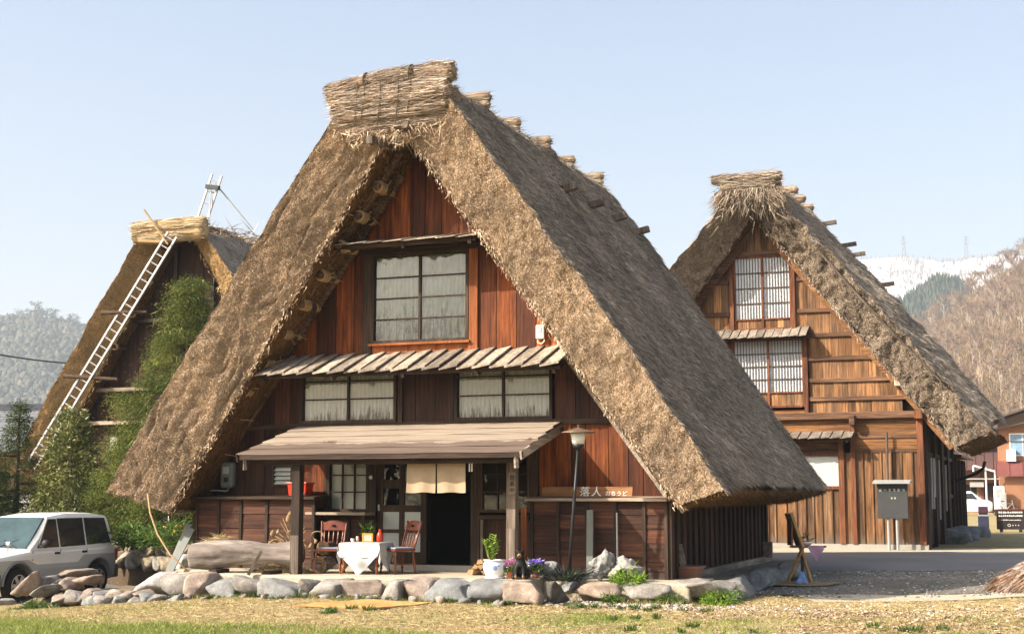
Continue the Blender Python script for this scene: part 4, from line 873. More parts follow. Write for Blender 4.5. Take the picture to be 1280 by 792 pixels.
# small louvred window
lw = bpy.data.objects.new('louvre_window', None); COL.objects.link(lw); lw.parent = H1
f = MB(); f.box(-2.76, -2.72, -0.05, 0.03, 1.26, 1.62); f.box(-2.40, -2.36, -0.05, 0.03, 1.26, 1.62); f.box(-2.72, -2.40, -0.053, 0.03, 1.26, 1.29); f.box(-2.72, -2.40, -0.053, 0.03, 1.59, 1.62); f.build('frame', M['beam'], lw)
for k in range(4):
    f = MB(); z = 1.295 + k * 0.073; f.quadbox([(-2.72, -0.045, z), (-2.40, -0.045, z), (-2.40, -0.035, z), (-2.72, -0.035, z), (-2.72, 0.01, z + .066), (-2.40, 0.01, z + .066), (-2.40, 0.02, z + .066), (-2.72, 0.02, z + .066)]); f.build('louvre', M['frost'], lw)

# ---- awnings
def shingle_awning(parent, x0, x1, yw, zw, yo, zo_, n_, mat, seed, skew=0.0, name='shingle_awning', lay=0.012, th=0.022):
    a = bpy.data.objects.new(name, None); COL.objects.link(a); a.parent = parent; r = random.Random(seed); w = (x1 - x0) / n_
    for k in range(n_):
        xa = x0 + k * w - 0.004; xb = x0 + (k + 1) * w + 0.022; up = r.uniform(0, 0.006); e = r.uniform(-0.035, 0.03); s = r.uniform(-0.02, 0.02) + skew; tl = th + lay * r.uniform(.25, .9)
        mb = MB(); mb.quadbox([(xa - s, yo + e, zo_ + up), (xb - s, yo + e, zo_ + up + tl), (xb, yw, zw + up + tl), (xa, yw, zw + up), (xa - s, yo + e, zo_ + up + th), (xb - s, yo + e, zo_ + up + tl + th), (xb, yw, zw + up + tl + th), (xa, yw, zw + up + th)])
        mb.build('shingle', mat, a)
    mb = MB(); dz = (zo_ - zw) / (yo - yw); mb.box(x0 + .02, x1 - .02, yo + 0.10, yo + 0.15, zo_ + dz * 0.10 - 0.075, zo_ + dz * 0.10 - 0.012); mb.build('batten', M['beam_x'], a)
    nb = max(2, int((x1 - x0) / 1.3))
    for k in range(nb + 1):
        x = x0 + 0.12 + (x1 - x0 - .24) * k / nb; mb = MB(); mb.bar((x, yw, zw - 0.10), (x, yo + 0.08, zo_ - 0.06), 0.06, 0.07); mb.build('bracket', M['beam'], a)
    return a
shingle_awning(H1, -2.66, 2.68, 0.0, 3.40, -0.85, 3.05, 19, M['grey_wood'], 2, skew=0.03, lay=0.03, th=0.03)
shingle_awning(H1, -1.36, 1.22, -0.02, 5.34, -0.72, 5.17, 8, M['grey_wood'], 3, lay=0.005, th=0.015)
# porch roof: long weathered boards lapped towards the eave
PR = bpy.data.objects.new('porch_roof', None); COL.objects.link(PR); PR.parent = H1
pz = lambda y: 2.22 + (y / 1.82) * 0.46
for k in range(5):
    ya = -1.86 * k / 5; yb_ = -1.86 * (k + 1) / 5 - 0.05; za = pz(ya) + 0.012 * (5 - k) - 0.035; zb = pz(yb_) + 0.012 * (5 - k) - 0.035 + 0.016
    mb = MB(); x0, x1 = -2.26 - 0.01 * k, 2.42 + 0.012 * k
    mb.grid(lambda u, v: (x0 + (x1 - x0) * u, ya + (yb_ - ya) * v, za + (zb - za) * v + 0.02 + 0.003 * math.sin(u * 17 + k * 2) * v), 36, 1)
    mb.grid(lambda u, v: (x0 + (x1 - x0) * u, yb_ + (ya - yb_) * v, zb + (za - zb) * v + 0.001 + 0.003 * math.sin(u * 17 + k * 2) * (1 - v)), 36, 1)
    mb.grid(lambda u, v: (x0 + (x1 - x0) * u, yb_, zb + 0.001 + 0.019 * v + 0.003 * math.sin(u * 17 + k * 2)), 36, 1)
    for xx in (x0, x1): mb.grid(lambda u, v: (xx, ya + (yb_ - ya) * u, za + (zb - za) * u + 0.001 + 0.019 * v), 1, 1)
    mb.build('roof_strip', M['porch'] if 'porch' in M else None, PR)
mb = MB(); mb.box(-2.30, 2.48, -1.90, -1.87, pz(-1.9) - 0.085, pz(-1.9) - 0.005); mb.build('fascia', M['beam_x'], PR)
for k in range(9):
    x = -2.18 + k * 0.575; mb = MB(); mb.bar((x, 0.0, pz(0) - 0.075), (x, -1.85, pz(-1.85) - 0.075), 0.055, 0.075); mb.build('rafter', M['beam'], PR)
for x in (-2.275, 2.43):
    mb = MB(); mb.bar((x, 0.02, pz(0) - 0.055), (x + (0.03 if x > 0 else -.01), -1.92, pz(-1.92) - 0.055), 0.03, 0.12); mb.build('barge_board', M['grey_wood'] if x > 0 else M['beam'], PR)
mb = MB(); mb.box(-2.1, 2.35, -1.73, -1.61, 1.58, 1.70); mb.build('beam', M['beam_x'], PR)
for x, yy in ((2.36, -1.86), (-2.2, -1.82)):
    mb = MB(); mb.bar((x, yy, 1.70), (x + .02, yy - 0.02, 1.50), 0.05, 0.06); mb.build('bracket', M['grey_wood'], PR)
for x, py in ((-1.33, -1.67), (2.03, -1.14)):
    mb = MB(); mb.box(x - 0.075, x + 0.075, py - .07, py + .07, -0.09, 1.58 if x < 0 else 1.86)
    mb.build('porch_post', M['post'] if x > 0 else M['beam'], H1, bevel=0.012)
    mb = MB(); mb.box(x - 0.07, x + 0.07, py - .082, py - .072, -0.085, 0.62 if x > 0 else 0.5); mb.build('post_cladding', M['post'], H1)

# ---- ground floor front
FR = bpy.data.objects.new('shop_front', None); COL.objects.link(FR); FR.parent = H1
mb = MB(); mb.box(-1.9, 2.1, -0.12, 0.14, -0.12, 0.0); mb.build('threshold', M['concrete'], FR)
for x0, x1 in ((-1.75, -1.70), (-0.93, -0.79), (0.89, 1.05), (1.90, 2.04)):
    mb = MB(); mb.box(x0, x1, -0.06, 0.10, 0.0, 1.86); mb.build('post', M['beam'], FR, bevel=0.008)
mb = MB(); mb.box(-1.75, 2.04, -0.04, 0.10, 1.76, 1.90); mb.build('lintel', M['beam_x'], FR)
hboards(FR, -1.70, -0.93, 1.90, 2.22, 0.02, 2, M['board_dark'], seed=3); hboards(FR, -0.79, 0.89, 1.90, 2.22, 0.02, 2, M['board_dark'], seed=4); hboards(FR, 1.05, 1.90, 1.90, 2.22, 0.02, 2, M['board_dark'], seed=5)
window(H1, -1.70, -0.93, 0.84, 1.76, 0.0, 3, 3, M['beam'], M['frost'], M['glass'], corrugate=False, fw=0.045)
hboards(FR, -1.70, -0.93, 0.0, 0.80, 0.02, 4, M['board_low'], seed=6)
mb = MB(); mb.box(-1.34, -1.28, -0.02, 0.02, 0.0, 0.80); mb.build('batten', M['beam'], FR)
mb = MB(); mb.quadbox([(-1.90, -0.42, 0.79), (-0.80, -0.42, 0.79), (-0.80, -0.03, 0.79), (-1.90, -0.03, 0.79), (-1.90, -0.42, 0.835), (-0.80, -0.42, 0.835), (-0.80, -0.03, 0.835), (-1.90, -0.03, 0.835)]); mb.build('sill_shelf', M['grey_wood_x'], FR, bevel=0.006)
for x in (-1.82, -0.86):
    mb = MB(); mb.box(x - .03, x + .03, -0.38, -0.05, 0.72, 0.79); mb.box(x - .03, x + .03, -0.38, -0.32, 0.45, 0.72); mb.build('bracket', M['beam'], FR)
# glazed sliding door
SDo = bpy.data.objects.new('sliding_door', None); COL.objects.link(SDo); SDo.parent = H1
dx0, dx1 = -0.79, 0.09; dm = (dx0 + dx1) / 2; rz = [0.20, 0.50, 0.56, 0.84, 0.95, 1.22, 1.36, 1.66]
f = MB(); f.box(dx0, dx0 + .10, 0.0, 0.045, 0.0, 1.76); f.box(dx1 - .10, dx1, 0.0, 0.045, 0.0, 1.76); f.box(dm - .045, dm + .045, 0.002, 0.043, 0.10, 1.70)
for a, b_ in ((0.0, 0.20), (0.50, 0.56), (0.84, 0.95), (1.22, 1.36), (1.66, 1.76)): f.box(dx0 + .10, dx1 - .10, 0.004, 0.041, a, b_)
f.build('door_frame', M['beam'], SDo)
for xa, xb in ((dx0 + .10, dm - .045), (dm + .045, dx1 - .10)):
    for k in range(4):
        p = MB(); p.box(xa, xb, 0.018, 0.026, rz[2*k], rz[2*k+1]); p.build('pane', M['frost'] if k < 2 else M['glass_wavy'], SDo)
f = MB(); f.box(dx0 + .02, dx0 + .05, -0.02, 0.0, 0.86, 0.96); f.build('door_pull', M['metal_grey'], SDo)
# room behind the doorway
RM = bpy.data.objects.new('room', None); COL.objects.link(RM); RM.parent = H1
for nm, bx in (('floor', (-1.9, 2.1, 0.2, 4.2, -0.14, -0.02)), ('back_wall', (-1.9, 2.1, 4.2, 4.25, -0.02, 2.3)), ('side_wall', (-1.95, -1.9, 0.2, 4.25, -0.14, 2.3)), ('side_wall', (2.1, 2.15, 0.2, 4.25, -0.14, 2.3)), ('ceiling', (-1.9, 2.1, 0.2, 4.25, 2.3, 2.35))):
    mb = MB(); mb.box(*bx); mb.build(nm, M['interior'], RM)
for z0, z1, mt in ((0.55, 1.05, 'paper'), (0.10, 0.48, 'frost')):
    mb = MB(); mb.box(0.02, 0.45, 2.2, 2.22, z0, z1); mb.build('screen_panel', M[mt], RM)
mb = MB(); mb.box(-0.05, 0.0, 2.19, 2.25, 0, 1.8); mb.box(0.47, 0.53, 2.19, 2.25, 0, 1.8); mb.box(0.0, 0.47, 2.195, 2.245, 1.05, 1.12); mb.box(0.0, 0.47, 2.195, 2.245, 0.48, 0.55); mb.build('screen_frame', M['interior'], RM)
# right bay window and dado
window(H1, 1.05, 1.90, 0.84, 1.76, 0.0, 3, 3, M['beam'], None, M['glass_wavy'], fw=0.045)
mb = MB(); mb.box(1.05, 1.90, 0.125, 0.135, 0.84, 1.76); mb.build('dark_backing', M['interior'], FR)  # thin dark sheet close behind the panes
for k, (xa, xb) in enumerate(((1.09, 1.50), (1.55, 1.88))):
    mb = MB(); mb.box(xa, xb, 0.0, 0.03, 0.05, 0.72); mb.build('panel', M['board_dark'], FR)
mb = MB(); mb.box(1.05, 1.90, -0.10, 0.06, 0.73, 0.80); mb.build('rail', M['beam_x'], FR)
for x in (1.06, 1.50): 
    mb = MB(); mb.box(x, x + .045, -0.05, 0.05, 0.0, 0.73); mb.build('stile', M['post'], FR)
# low walls either side, with their cap shelves
def low_wall(x0, x1, z0, z1, y, bats, nrow, seed, capx, nm):
    w = bpy.data.objects.new('low_wall', None); COL.objects.link(w); w.parent = H1; xs = [x0] + bats + [x1]
    for i in range(len(xs) - 1): hboards(w, xs[i] + .015, xs[i+1] - .015, z0, z1, y, nrow, M['board_low'], seed=seed + i)
    for x in xs:
        mb = MB(); mb.box(x - 0.025, x + 0.025, y - 0.035, y + .04, z0 - .05, z1); mb.build('batten', M['beam'], w)
    mb = MB(); mb.quadbox([(capx[0], y - .12, z1), (capx[1], y - .12, z1), (capx[1], 0.02, z1 + .03), (capx[0], 0.02, z1 + .03), (capx[0], y - .12, z1 + .045), (capx[1], y - .12, z1 + .045), (capx[1], 0.02, z1 + .075), (capx[0], 0.02, z1 + .075)]); mb.build('cap_board', M['grey_wood_x'] if nm else M['beam_x'], w, bevel=0.005)
    return w
low_wall(-3.98, -1.74, -0.15, 1.04, -0.40, [-3.55, -3.12, -2.62, -2.15], 5, 31, (-4.15, -1.68), 0)
low_wall(2.07, 4.20, -0.22, 1.02, -0.40, [2.50, 2.96, 3.41, 3.86], 6, 41, (1.98, 4.24), 1)
# side walls and rear
SW = bpy.data.objects.new('side_wall', None); COL.objects.link(SW); SW.parent = H1
for s, x in ((1, 4.20), (-1, -4.30)):
    r_ = random.Random(4); y = 0.02 if s > 0 else 0.0
    ys = list(np.arange(-0.38 if s > 0 else 0.0, 7.2, 0.36))
    for k in range(len(ys) - 1):
        mb = MB(); d = r_.uniform(0, .012); mb.box(min(x, x + s*(.03+d)), max(x, x + s*(.03+d)), ys[k] + .004, ys[k+1] - .004, -0.35, 1.30); mb.build('board', M['board_dark'], SW)
        if s > 0:
            mb = MB(); mb.box(x + .03, x + .075, ys[k] - .02, ys[k] + .02, -0.35, 1.28); mb.build('batten', M['beam'], SW)
mb = MB(); mb.box(-4.3, 4.2, 7.15, 7.2, -0.4, 1.3); mb.prism([(-4.2, 1.3), (4.1, 1.3), (0, 6.9)], 7.1, 7.15); mb.box(-4.29, 4.19, 0.3, 0.34, -0.4, -0.16); mb.build('rear_wall', M['board_dark'], H1)
mb = MB(); mb.box(4.24, 4.34, 0.6, 6.9, -0.16, -0.06); mb.build('base_plank', M['grey_wood'], H1)
mb = MB(); mb.box(4.28, 4.46, 6.35, 6.40, -0.08, 0.22); mb.build('base_board', M['grey_wood'], H1)
mb = MB(); mb.box(4.02, 4.14, 7.2, 7.28, -0.3, 1.3); mb.build('corner_post', M['post'], H1)
# fittings on the wall
def small(name, lab, cat, loc, parts, group=None, rotz=0):
    t = thing(name, lab, cat, loc, rotz, group)
    for pn, mb, mt, kw in parts: mb.build(pn, mt, t, **kw)
    return t
small('meter_box', 'grey rounded electricity meter on the dark wall under the low end of the thatch', 'meter', (-3.58, -0.03, 1.45), [
    ('case', MB().box(-.13, .13, -.14, 0, -.22, .22), M['metal_dark2'] if 'metal_dark2' in M else M['metal_grey'], dict(bevel=.05)), ('dial', MB().box(-.06, .06, -.152, -.142, .02, .14), M['frost'], {}), ('dial', MB().box(-.04, .04, -.152, -.142, -.12, -.04), M['metal_dark'], {}),
    ('conduit', MB().tube([(-.62, -.06, -.25), (-.02, -.06, -.27), (.02, -.06, -.20)], .014, 6), M['metal_grey'], {})])
small('utility_box', 'small white electrical box with a looped cable high on the lit gable boards', 'electrical box', (2.09, -0.03, 3.67), [
    ('case', MB().box(-.07, .07, -.07, 0, -.10, .12), M['cream'], dict(bevel=.012)), ('plate', MB().box(-.045, .03, -.078, -.072, .0, .08), M['metal_grey'], {}), ('cable', MB().tube([(-.05, -.03, -.1), (-.04, -.04, -.16), (.02, -.04, -.18), (.07, -.04, -.14), (.06, -.03, -.08)], .011, 6), M['cream'], {})])
small('wall_lamp_socket', 'tiny white bulb fitting on the post left of the glazed door', 'bulb', (-0.86, -0.075, 1.40), [('bulb', MB().sphere((0, -.03, 0), .032), M['white'], dict(smooth=True)), ('base', MB().box(-.02, .02, 0, .015, -.03, .05), M['metal_dark'], {})])
small('strip_light', 'pale fluorescent tube fitting under the porch roof over the door', 'light fitting', (-0.62, -1.45, 1.73), [('housing', MB().box(-.30, .30, -.04, .04, 0.0, .04), M['cream'], {}), ('tube', MB().tube([(-.26, 0, -.02), (.26, 0, -.02)], .016, 8), M['white'], {}), ('switch', MB().box(-.02, .02, -.02, .02, -.05, -.005), M['cream'], {})])
# ------------------------------------------------------------------ second farmhouse beyond the road
H2 = thing('farmhouse', 'smaller thatched farmhouse with sunlit ochre board walls and lattice windows, beyond the road', 'farmhouse', (6.29, 15.87, -0.25))
CX2 = -3.85
thatch_roof(H2, CX2, 9.65, 1.19, 8.62, 1.26, 0.75, 5.68, 4.85, -1.2, -0.55, 6.8, (M['thatch_cut2'], M['thatch_slope'], M['thatch_soffit'], M['straw_cut2'], M['straw_slope']), 60000, 26000, 25, res=0.07, bulge=0.55, rag=2.2, blade=1.5, amp=0.14, left_n=12000)
RG2 = bpy.data.objects.new('ridge', None); COL.objects.link(RG2); RG2.parent = H2
items = []
for k, (x0, x1, y, z, r, sg) in enumerate([(-4.85, -2.98, -1.15, 9.50, .12, .06), (-4.62, -3.15, -1.12, 9.30, .16, .04), (-4.65, -3.05, -0.7, 9.2, .3, -.05)]):
    c_, it = bundle(RG2, (x0, y, z), (x1, y, z - .02), r, M['thatch_cut2'], None, 400 + k, 1300, sag=sg, blade=1.4, mess=.12); items.append(it)
rs = np.random.default_rng(28); N = 2600      # shaggy thatch hanging below the ridge roll
P = np.stack([rs.uniform(-4.7, -2.95, N), rs.uniform(-1.4, -0.6, N), 9.2 - np.abs(rs.normal(0, .28, N))], 1); D = np.stack([(P[:, 0] - CX2) * .8 + rs.normal(0, .35, N), rs.normal(-.25, .2, N), -np.abs(rs.normal(.8, .3, N))], 1) * rs.uniform(.15, .38, N)[:, None]
v_, f_, t_ = blades(P, D, .02, rs); np_mesh('hanging_straw', v_, f_, M['straw_cut2'], RG2, kind='stuff', attrs={'tone': t_ * .8}); bundle_straw(RG2, items, M['straw_cut2'])
mb = MB(); mb.grid(lambda u, v: (CX2 - .85 * math.cos(math.pi * v), -.9 + 7.4 * u, 8.75 + .75 * math.sin(math.pi * v) ** .6 + .05 * math.sin(u * 30)), 40, 14); o = mb.build('ridge_cap', M['thatch_slope'], RG2, smooth=True)
V = np.array([v.co[:] for v in o.data.vertices]); V += vec_noise(V, 2.0, 78, 3) * .08; o.data.vertices.foreach_set('co', V.astype(np.float32).ravel())
for k, y in enumerate((0.4, 1.6, 2.9)):
    c_, it = bundle(RG2, (CX2 - 1.0, y, 9.42 - .02 * k), (CX2 + 1.02, y, 9.40), .11, M['ridge'], None, 420 + k, 300, blade=1.4, mess=.1); bundle_straw(RG2, [it], M['straw_ridge'])
for k, (x, y) in enumerate(((1.5, .8), (1.9, 1.6), (2.05, 2.2), (2.9, 1.2))):
    mb = MB(); z = 9.65 - 1.19 * x + .6; mb.bar((CX2 + x - .4, y, z), (CX2 + x + .42, y, z + .08), .12, .10); mb.build('peg', M['post'], RG2)
mb = MB(); mb.tube([(CX2 + 1.75, -1.28, 9.65 - 1.19 * 1.75 - .12), (CX2 + 3.2, -1.32, 9.65 - 1.19 * 3.2 - .2), (CX2 + 4.6, -1.30, 9.65 - 1.19 * 4.6 - .1)], .03, 6); mb.build('pole', M['post'], RG2)
soff2 = lambda x: 8.62 - 1.26 * abs(x - CX2) + .05
G2 = bpy.data.objects.new('gable_wall', None); COL.objects.link(G2); G2.parent = H2
mb = MB(); mb.prism([(-7.85, -.4), (.15, -.4), (.15, 3.4), (CX2, 8.5), (-7.85, 3.4)], .10, .16); mb.build('back_lining', M['black'], G2)
mb = MB(); mb.box(-7.9, .22, -.04, .12, -.5, .13); mb.build('plinth', M['concrete'], G2)
def vb2(x0, x1, z0, zmx, w, mat, opens=(), seed=1, bat=None, y=0.0):
    r = random.Random(seed); x = x0
    while x < x1 - .03:
        xe = min(x1, x + w * r.uniform(.8, 1.2)); xe = x1 if x1 - xe < .08 else xe
        for oa, ob, _, _ in opens:
            for e in (oa, ob):
                if x + .02 < e < xe + .05: xe = e
        xm = (x + xe) / 2; segs = [(z0, zmx)]
        for oa, ob, za, zt in opens:
            if oa - 1e-3 <= xm <= ob + 1e-3: segs = [q for s0, s1 in segs for q in ((s0, min(s1, za)), (max(s0, zt), s1))]
        for s0, s1 in segs:
            ta, tb = min(s1, soff2(x)), min(s1, soff2(xe))
            if max(ta, tb) - s0 < .05: continue
            d = r.uniform(0, .012); m_ = MB(); m_.prism([(x + .003, s0), (xe - .003, s0), (xe - .003, max(tb, s0 + .01)), (x + .003, max(ta, s0 + .01))], y - d, y - d + .03); m_.build('board', mat, G2)
            if bat and xe < x1 - .02:
                m_ = MB(); m_.box(xe - .018, xe + .018, y - .04, y - .008, s0, s1); m_.build('batten', bat, G2)
        x = xe
# lower storey
vb2(-7.85, .12, .13, 2.42, .235, M['house2'], [(-4.2, -1.86, .13, 2.42)], 3, M['house2'])
vb2(-4.2, -1.86, .13, 1.50, .235, M['house2'], [], 4, M['house2'])
def hb2(x0, x1, z0, z1, n_, mat, nm='board', y=0.0):
    h = (z1 - z0) / n_
    for k in range(n_):
        m_ = MB(); m_.box(x0, x1, y - .006 * (k % 2), y + .03, z0 + k*h + .004, z0 + (k+1)*h - .004); m_.build(nm, mat, G2)
hb2(-7.85, -1.62, 2.92, 3.27, 1, M['house2_x']); hb2(-1.50, .12, 2.86, 3.27, 1, M['house2_x']); hb2(-1.50, .12, 2.50, 2.78, 1, M['house2_x'])
hb2(-4.2, -1.86, 2.42, 2.92, 2, M['house2_rail'])
for z0, z1, x0 in ((2.78, 2.86, -1.5), (2.42, 2.50, -1.5)):
    m_ = MB(); m_.box(x0, .12, -.03, .03, z0, z1); m_.build('rail', M['house2_rail'], G2)
for x, w, z1 in ((-1.93, .14, 2.9), (-1.62, .12, 3.30), (.02, .16, 3.30), (-4.25, .14, 2.9)):
    m_ = MB(); m_.box(x, x + w, -.07, .10, .13, z1); m_.build('post', M['house2_post'], G2, bevel=.01)
m_ = MB(); m_.box(-7.9, .28, -.14, .08, 3.27, 3.45); m_.build('beam', M['house2_rail'], G2, bevel=.015)
for x in (-1.60,):
    m_ = MB(); m_.box(x, x + .14, -.30, -.05, 3.10, 3.36); m_.build('beam_end', M['house2_rail'], G2, bevel=.02)
m_ = MB(); m_.bar((.10, -.30, 3.34), (.10, .1, 3.34), .22, .20); m_.build('beam_end', M['house2_post'], G2, bevel=.02)
# upper gable
opn = [(-4.62, -2.92, 5.55, 7.66), (-4.70, -2.62, 3.45, 5.62)]
rails = [3.80, 4.28, 4.84, 5.45, 6.10, 6.95, 7.75]
zs = [3.45] + rails + [8.6]
for k in range(len(zs) - 1): vb2(-7.4, -.30, zs[k], zs[k+1], .19, M['house2'], [o for o in opn], 10 + k)
for k, z in enumerate(rails):
    hw = max(.1, (8.62 - z) / 1.26)
    for xa, xb in ((CX2 - hw, -4.68), (-2.64 if z < 5.6 else -2.90, CX2 + hw)):
        if xb - xa > .1: m_ = MB(); m_.box(xa, xb, -.06, .02, z - .055, z + .055); m_.build('rail', M['house2_rail'], G2, bevel=.008)
for xa, za, zb in ((-4.64, 5.50, 7.70), (-3.02, 5.50, 7.70), (-2.74, 3.40, 5.62), (-4.70, 3.40, 5.62)):
    m_ = MB(); m_.box(xa, xa + .10, -.10, .04, za, zb); m_.build('post', M['house2_post'], G2)
m_ = MB(); m_.box(-4.64, -2.92, -.11, .03, 7.62, 7.74); m_.build('beam', M['house2_rail'], G2)
for z in (5.62, 3.52):
    hb2(-4.54 if z > 5 else -4.6, -3.02 if z > 5 else -2.74, z - .14, z + .02, 1, M['house2_x'])
m_ = MB(); m_.bar((CX2 + .45, -.16, soff2(CX2 + .45) - .16), (CX2 + 4.75, -.16, soff2(CX2 + 4.75) - .16), .06, .22); m_.build('barge_board', M['house2_x'], G2)
m_ = MB(); m_.bar((CX2 - .45, -.16, soff2(CX2 - .45) - .16), (CX2 - 4.75, -.16, soff2(CX2 - 4.75) - .16), .06, .22); m_.build('barge_board', M['house2_rail'], G2)
def lattice_window(x0, x1, z0, z1, zglass, nb, nr):
    w = bpy.data.objects.new('lattice_window', None); COL.objects.link(w); w.parent = H2; fm = M['house2_post']; xm = (x0 + x1) / 2
    f = MB(); f.box(x0, x0 + .05, -.06, .04, z0, z1); f.box(x1 - .05, x1, -.06, .04, z0, z1); f.box(xm - .03, xm + .03, -.062, .04, z0, z1); f.box(x0 + .05, x1 - .05, -.058, .04, z1 - .05, z1); f.box(x0 + .05, x1 - .05, -.058, .04, zglass - .035, zglass); f.box(x0 + .05, x1 - .05, -.09, .04, z0, z0 + .05); f.build('frame', fm, w)
    for xa, xb in ((x0 + .05, xm - .03), (xm + .03, x1 - .05)):
        p = MB(); p.box(xa, xb, .0, .01, zglass, z1 - .05); p.build('pane', M['shoji'], w)
        g = MB()
        for k in range(4):
            q = xa + (xb - xa) * k / 4; g = MB(); g.box(q + .004, q + (xb - xa) / 4 - .004, -.02, .01, z0 + .05, zglass - .035); g.build('panel', M['house2'], w)
        for k in range(1, nb): g = MB(); q = xa + (xb - xa) * k / nb; g.box(q - .007, q + .007, -.03, -.012, zglass, z1 - .05); g.build('lattice_bar', M['lattice'], w)
        for k in range(1, nr): g = MB(); q = zglass + (z1 - .05 - zglass) * k / nr; g.box(xa, xb, -.034, -.010, q - .011, q + .011); g.build('lattice_bar', M['lattice'], w)
M['shoji'] = mat_plain('white_paper_panes', (0.66, 0.68, 0.70), .6, .3, var=.05, scale=1.5); M['lattice'] = mat_plain('grey_lattice', (0.085, 0.065, 0.05), .8, .1)
lattice_window(-4.54, -3.02, 5.64, 7.62, 5.95, 9, 4); lattice_window(-4.60, -2.74, 3.60, 5.40, 4.01, 11, 4)
w3 = bpy.data.objects.new('window', None); COL.objects.link(w3); w3.parent = H2
f = MB(); f.box(-4.1, -1.93, -.06, .05, 1.50, 1.58); f.box(-4.1, -1.93, -.06, .05, 2.34, 2.42); f.box(-2.99, -2.93, -.05, .05, 1.58, 2.34); f.build('frame', M['house2_post'], w3)
for xa, xb in ((-4.1, -2.99), (-2.93, -1.93)): p = MB(); p.box(xa, xb, -.01, 0.0, 1.58, 2.34); p.build('pane', M['frost2'] if 'frost2' in M else M['shoji'], w3)
shingle_awning(H2, -5.05, -2.60, 0.0, 5.66, -.55, 5.38, 11, M['awning2'], 12); shingle_awning(H2, -3.7, -1.53, 0.0, 2.93, -.55, 2.76, 8, M['awning2'], 13)
# side wall towards the village street
S2 = bpy.data.objects.new('side_wall', None); COL.objects.link(S2); S2.parent = H2
r_ = random.Random(9)
for k in range(24):
    y = .1 + k * .36; m_ = MB(); m_.box(.12, .16 + r_.uniform(0, .01), y + .004, y + .352, .1, 3.3); m_.build('board', M['board_dark'], S2)
for y in (.05, 2.2, 4.4, 6.6, 8.7):
    m_ = MB(); m_.box(.12, .26, y, y + .14, .0, 3.35); m_.build('post', M['beam'], S2)
for z in (1.25, 2.35): m_ = MB(); m_.box(.165, .215, .2, 8.7, z, z + .10); m_.build('rail', M['beam'], S2)
for y, z0, z1 in ((.75, 1.0, 2.3), (1.35, 1.0, 2.3), (1.7, 1.3, 2.3), (3.1, .7, 2.3), (5.3, .9, 2.2)):
    m_ = MB(); m_.tube([(.27, y, z0), (.28, y, z1)], .025, 6); m_.build('pole', M['metal_grey'], S2)
m_ = MB(); m_.box(-7.8, .12, 6.2, 6.3, -.3, 3.4); m_.prism([(-7.6, 3.4), (0, 3.4), (CX2, 8.2)], 6.15, 6.2); m_.build('rear_wall', M['board_dark'], H2)
m_ = MB(); m_.box(-7.9, -7.85, 0, 8.65, -.3, 3.4); m_.build('side_wall', M['board_dark'], H2)
# lean-to behind, running back along the lane
LT = bpy.data.objects.new('lean_to', None); COL.objects.link(LT); LT.parent = H2
m_ = MB(); m_.box(-3.0, .14, 8.75, 14.5, -.3, 2.5); m_.box(-3.0, .118, 6.3, 8.75, 2.9, 3.1); m_.build('wall', M['board_dark'], LT)
for y in (8.9, 10.4, 11.9, 13.4, 14.4): m_ = MB(); m_.box(.14, .24, y - .06, y + .06, -.1, 2.5); m_.build('post', M['beam'], LT)
m_ = MB(); m_.quadbox([(-3.2, 8.72, 2.95), (.5, 8.72, 2.50), (.5, 14.7, 2.50), (-3.2, 14.7, 2.95), (-3.2, 8.72, 3.02), (.5, 8.72, 2.57), (.5, 14.7, 2.57), (-3.2, 14.7, 3.02)]); m_.build('roof', M['metal_dark'], LT)
m_ = MB(); m_.tube([(1.2, 8.2, 2.35), (1.15, 8.2, 2.15), (.95, 8.3, 2.0), (.3, 8.6, 1.75)], .05, 8); m_.build('drain_pipe', M['metal_dark'], H2)
m_ = MB(); m_.tube([(-.72, -.16, .02), (-.70, -.16, 2.92)], .032, 8); m_.build('vent_pipe', M['post'], H2)
small('utility_box', 'small white box fixed to the sloping edge board of the ochre farmhouse', 'electrical box', (6.29 - .36, 15.87 - .26, -.25 + 4.20), [('case', MB().box(-.09, .09, -.06, .05, -.13, .13), M['cream'], dict(bevel=.012)), ('plate', MB().box(-.06, .05, -.068, -.061, .0, .09), M['red'], {}), ('cable', MB().tube([(.05, 0, -.13), (.12, -.02, -.2), (.3, -.02, -.22)], .012, 6), M['cream'], {})])
# notice board on two posts in front of the wall
def glyphs(mb, x, z, s, seed, y, lw=None):
    """one illegible character: a few crossing brush strokes"""
    r = random.Random(seed); lw = lw or s * .13
    for k in range(r.choice((2, 3, 3))):
        zz = z + s * (.1 + .8 * (k + .5) / 3); a = r.uniform(.0, .2); mb.box(x + a * s, x + s * r.uniform(.75, 1.0), y - .001 * (k + 1), y, zz - lw/2, zz + lw/2)
    for k in range(r.choice((1, 2, 2))):
        xx = x + s * r.uniform(.2, .8); mb.box(xx - lw/2, xx + lw/2, y - .0045 - .001 * k, y, z + s * r.uniform(0, .15), z + s * r.uniform(.75, 1.0))
nb_ = thing('notice_board', 'dark grey notice board with a little roof standing on two posts before the ochre wall', 'notice board', (6.29 - .55, 15.87 - .55, -.25))
MB().box(-.38, .36, -.05, .05, .78, 1.64).build('board', M['metal_dark3'] if 'metal_dark3' in M else M['metal_dark'], nb_, bevel=.008)
MB().quadbox([(-.46, -.22, 1.63), (.44, -.22, 1.63), (.44, .16, 1.66), (-.46, .16, 1.66), (-.46, -.22, 1.67), (.44, -.22, 1.67), (.44, .16, 1.73), (-.46, .16, 1.73)]).build('roof', M['metal_grey'], nb_)
for x in (-.13, .08): MB().tube([(x, .02, -.02), (x, .02, 1.0)], .035, 8).build('post', M['metal_grey'], nb_)
tx = MB()
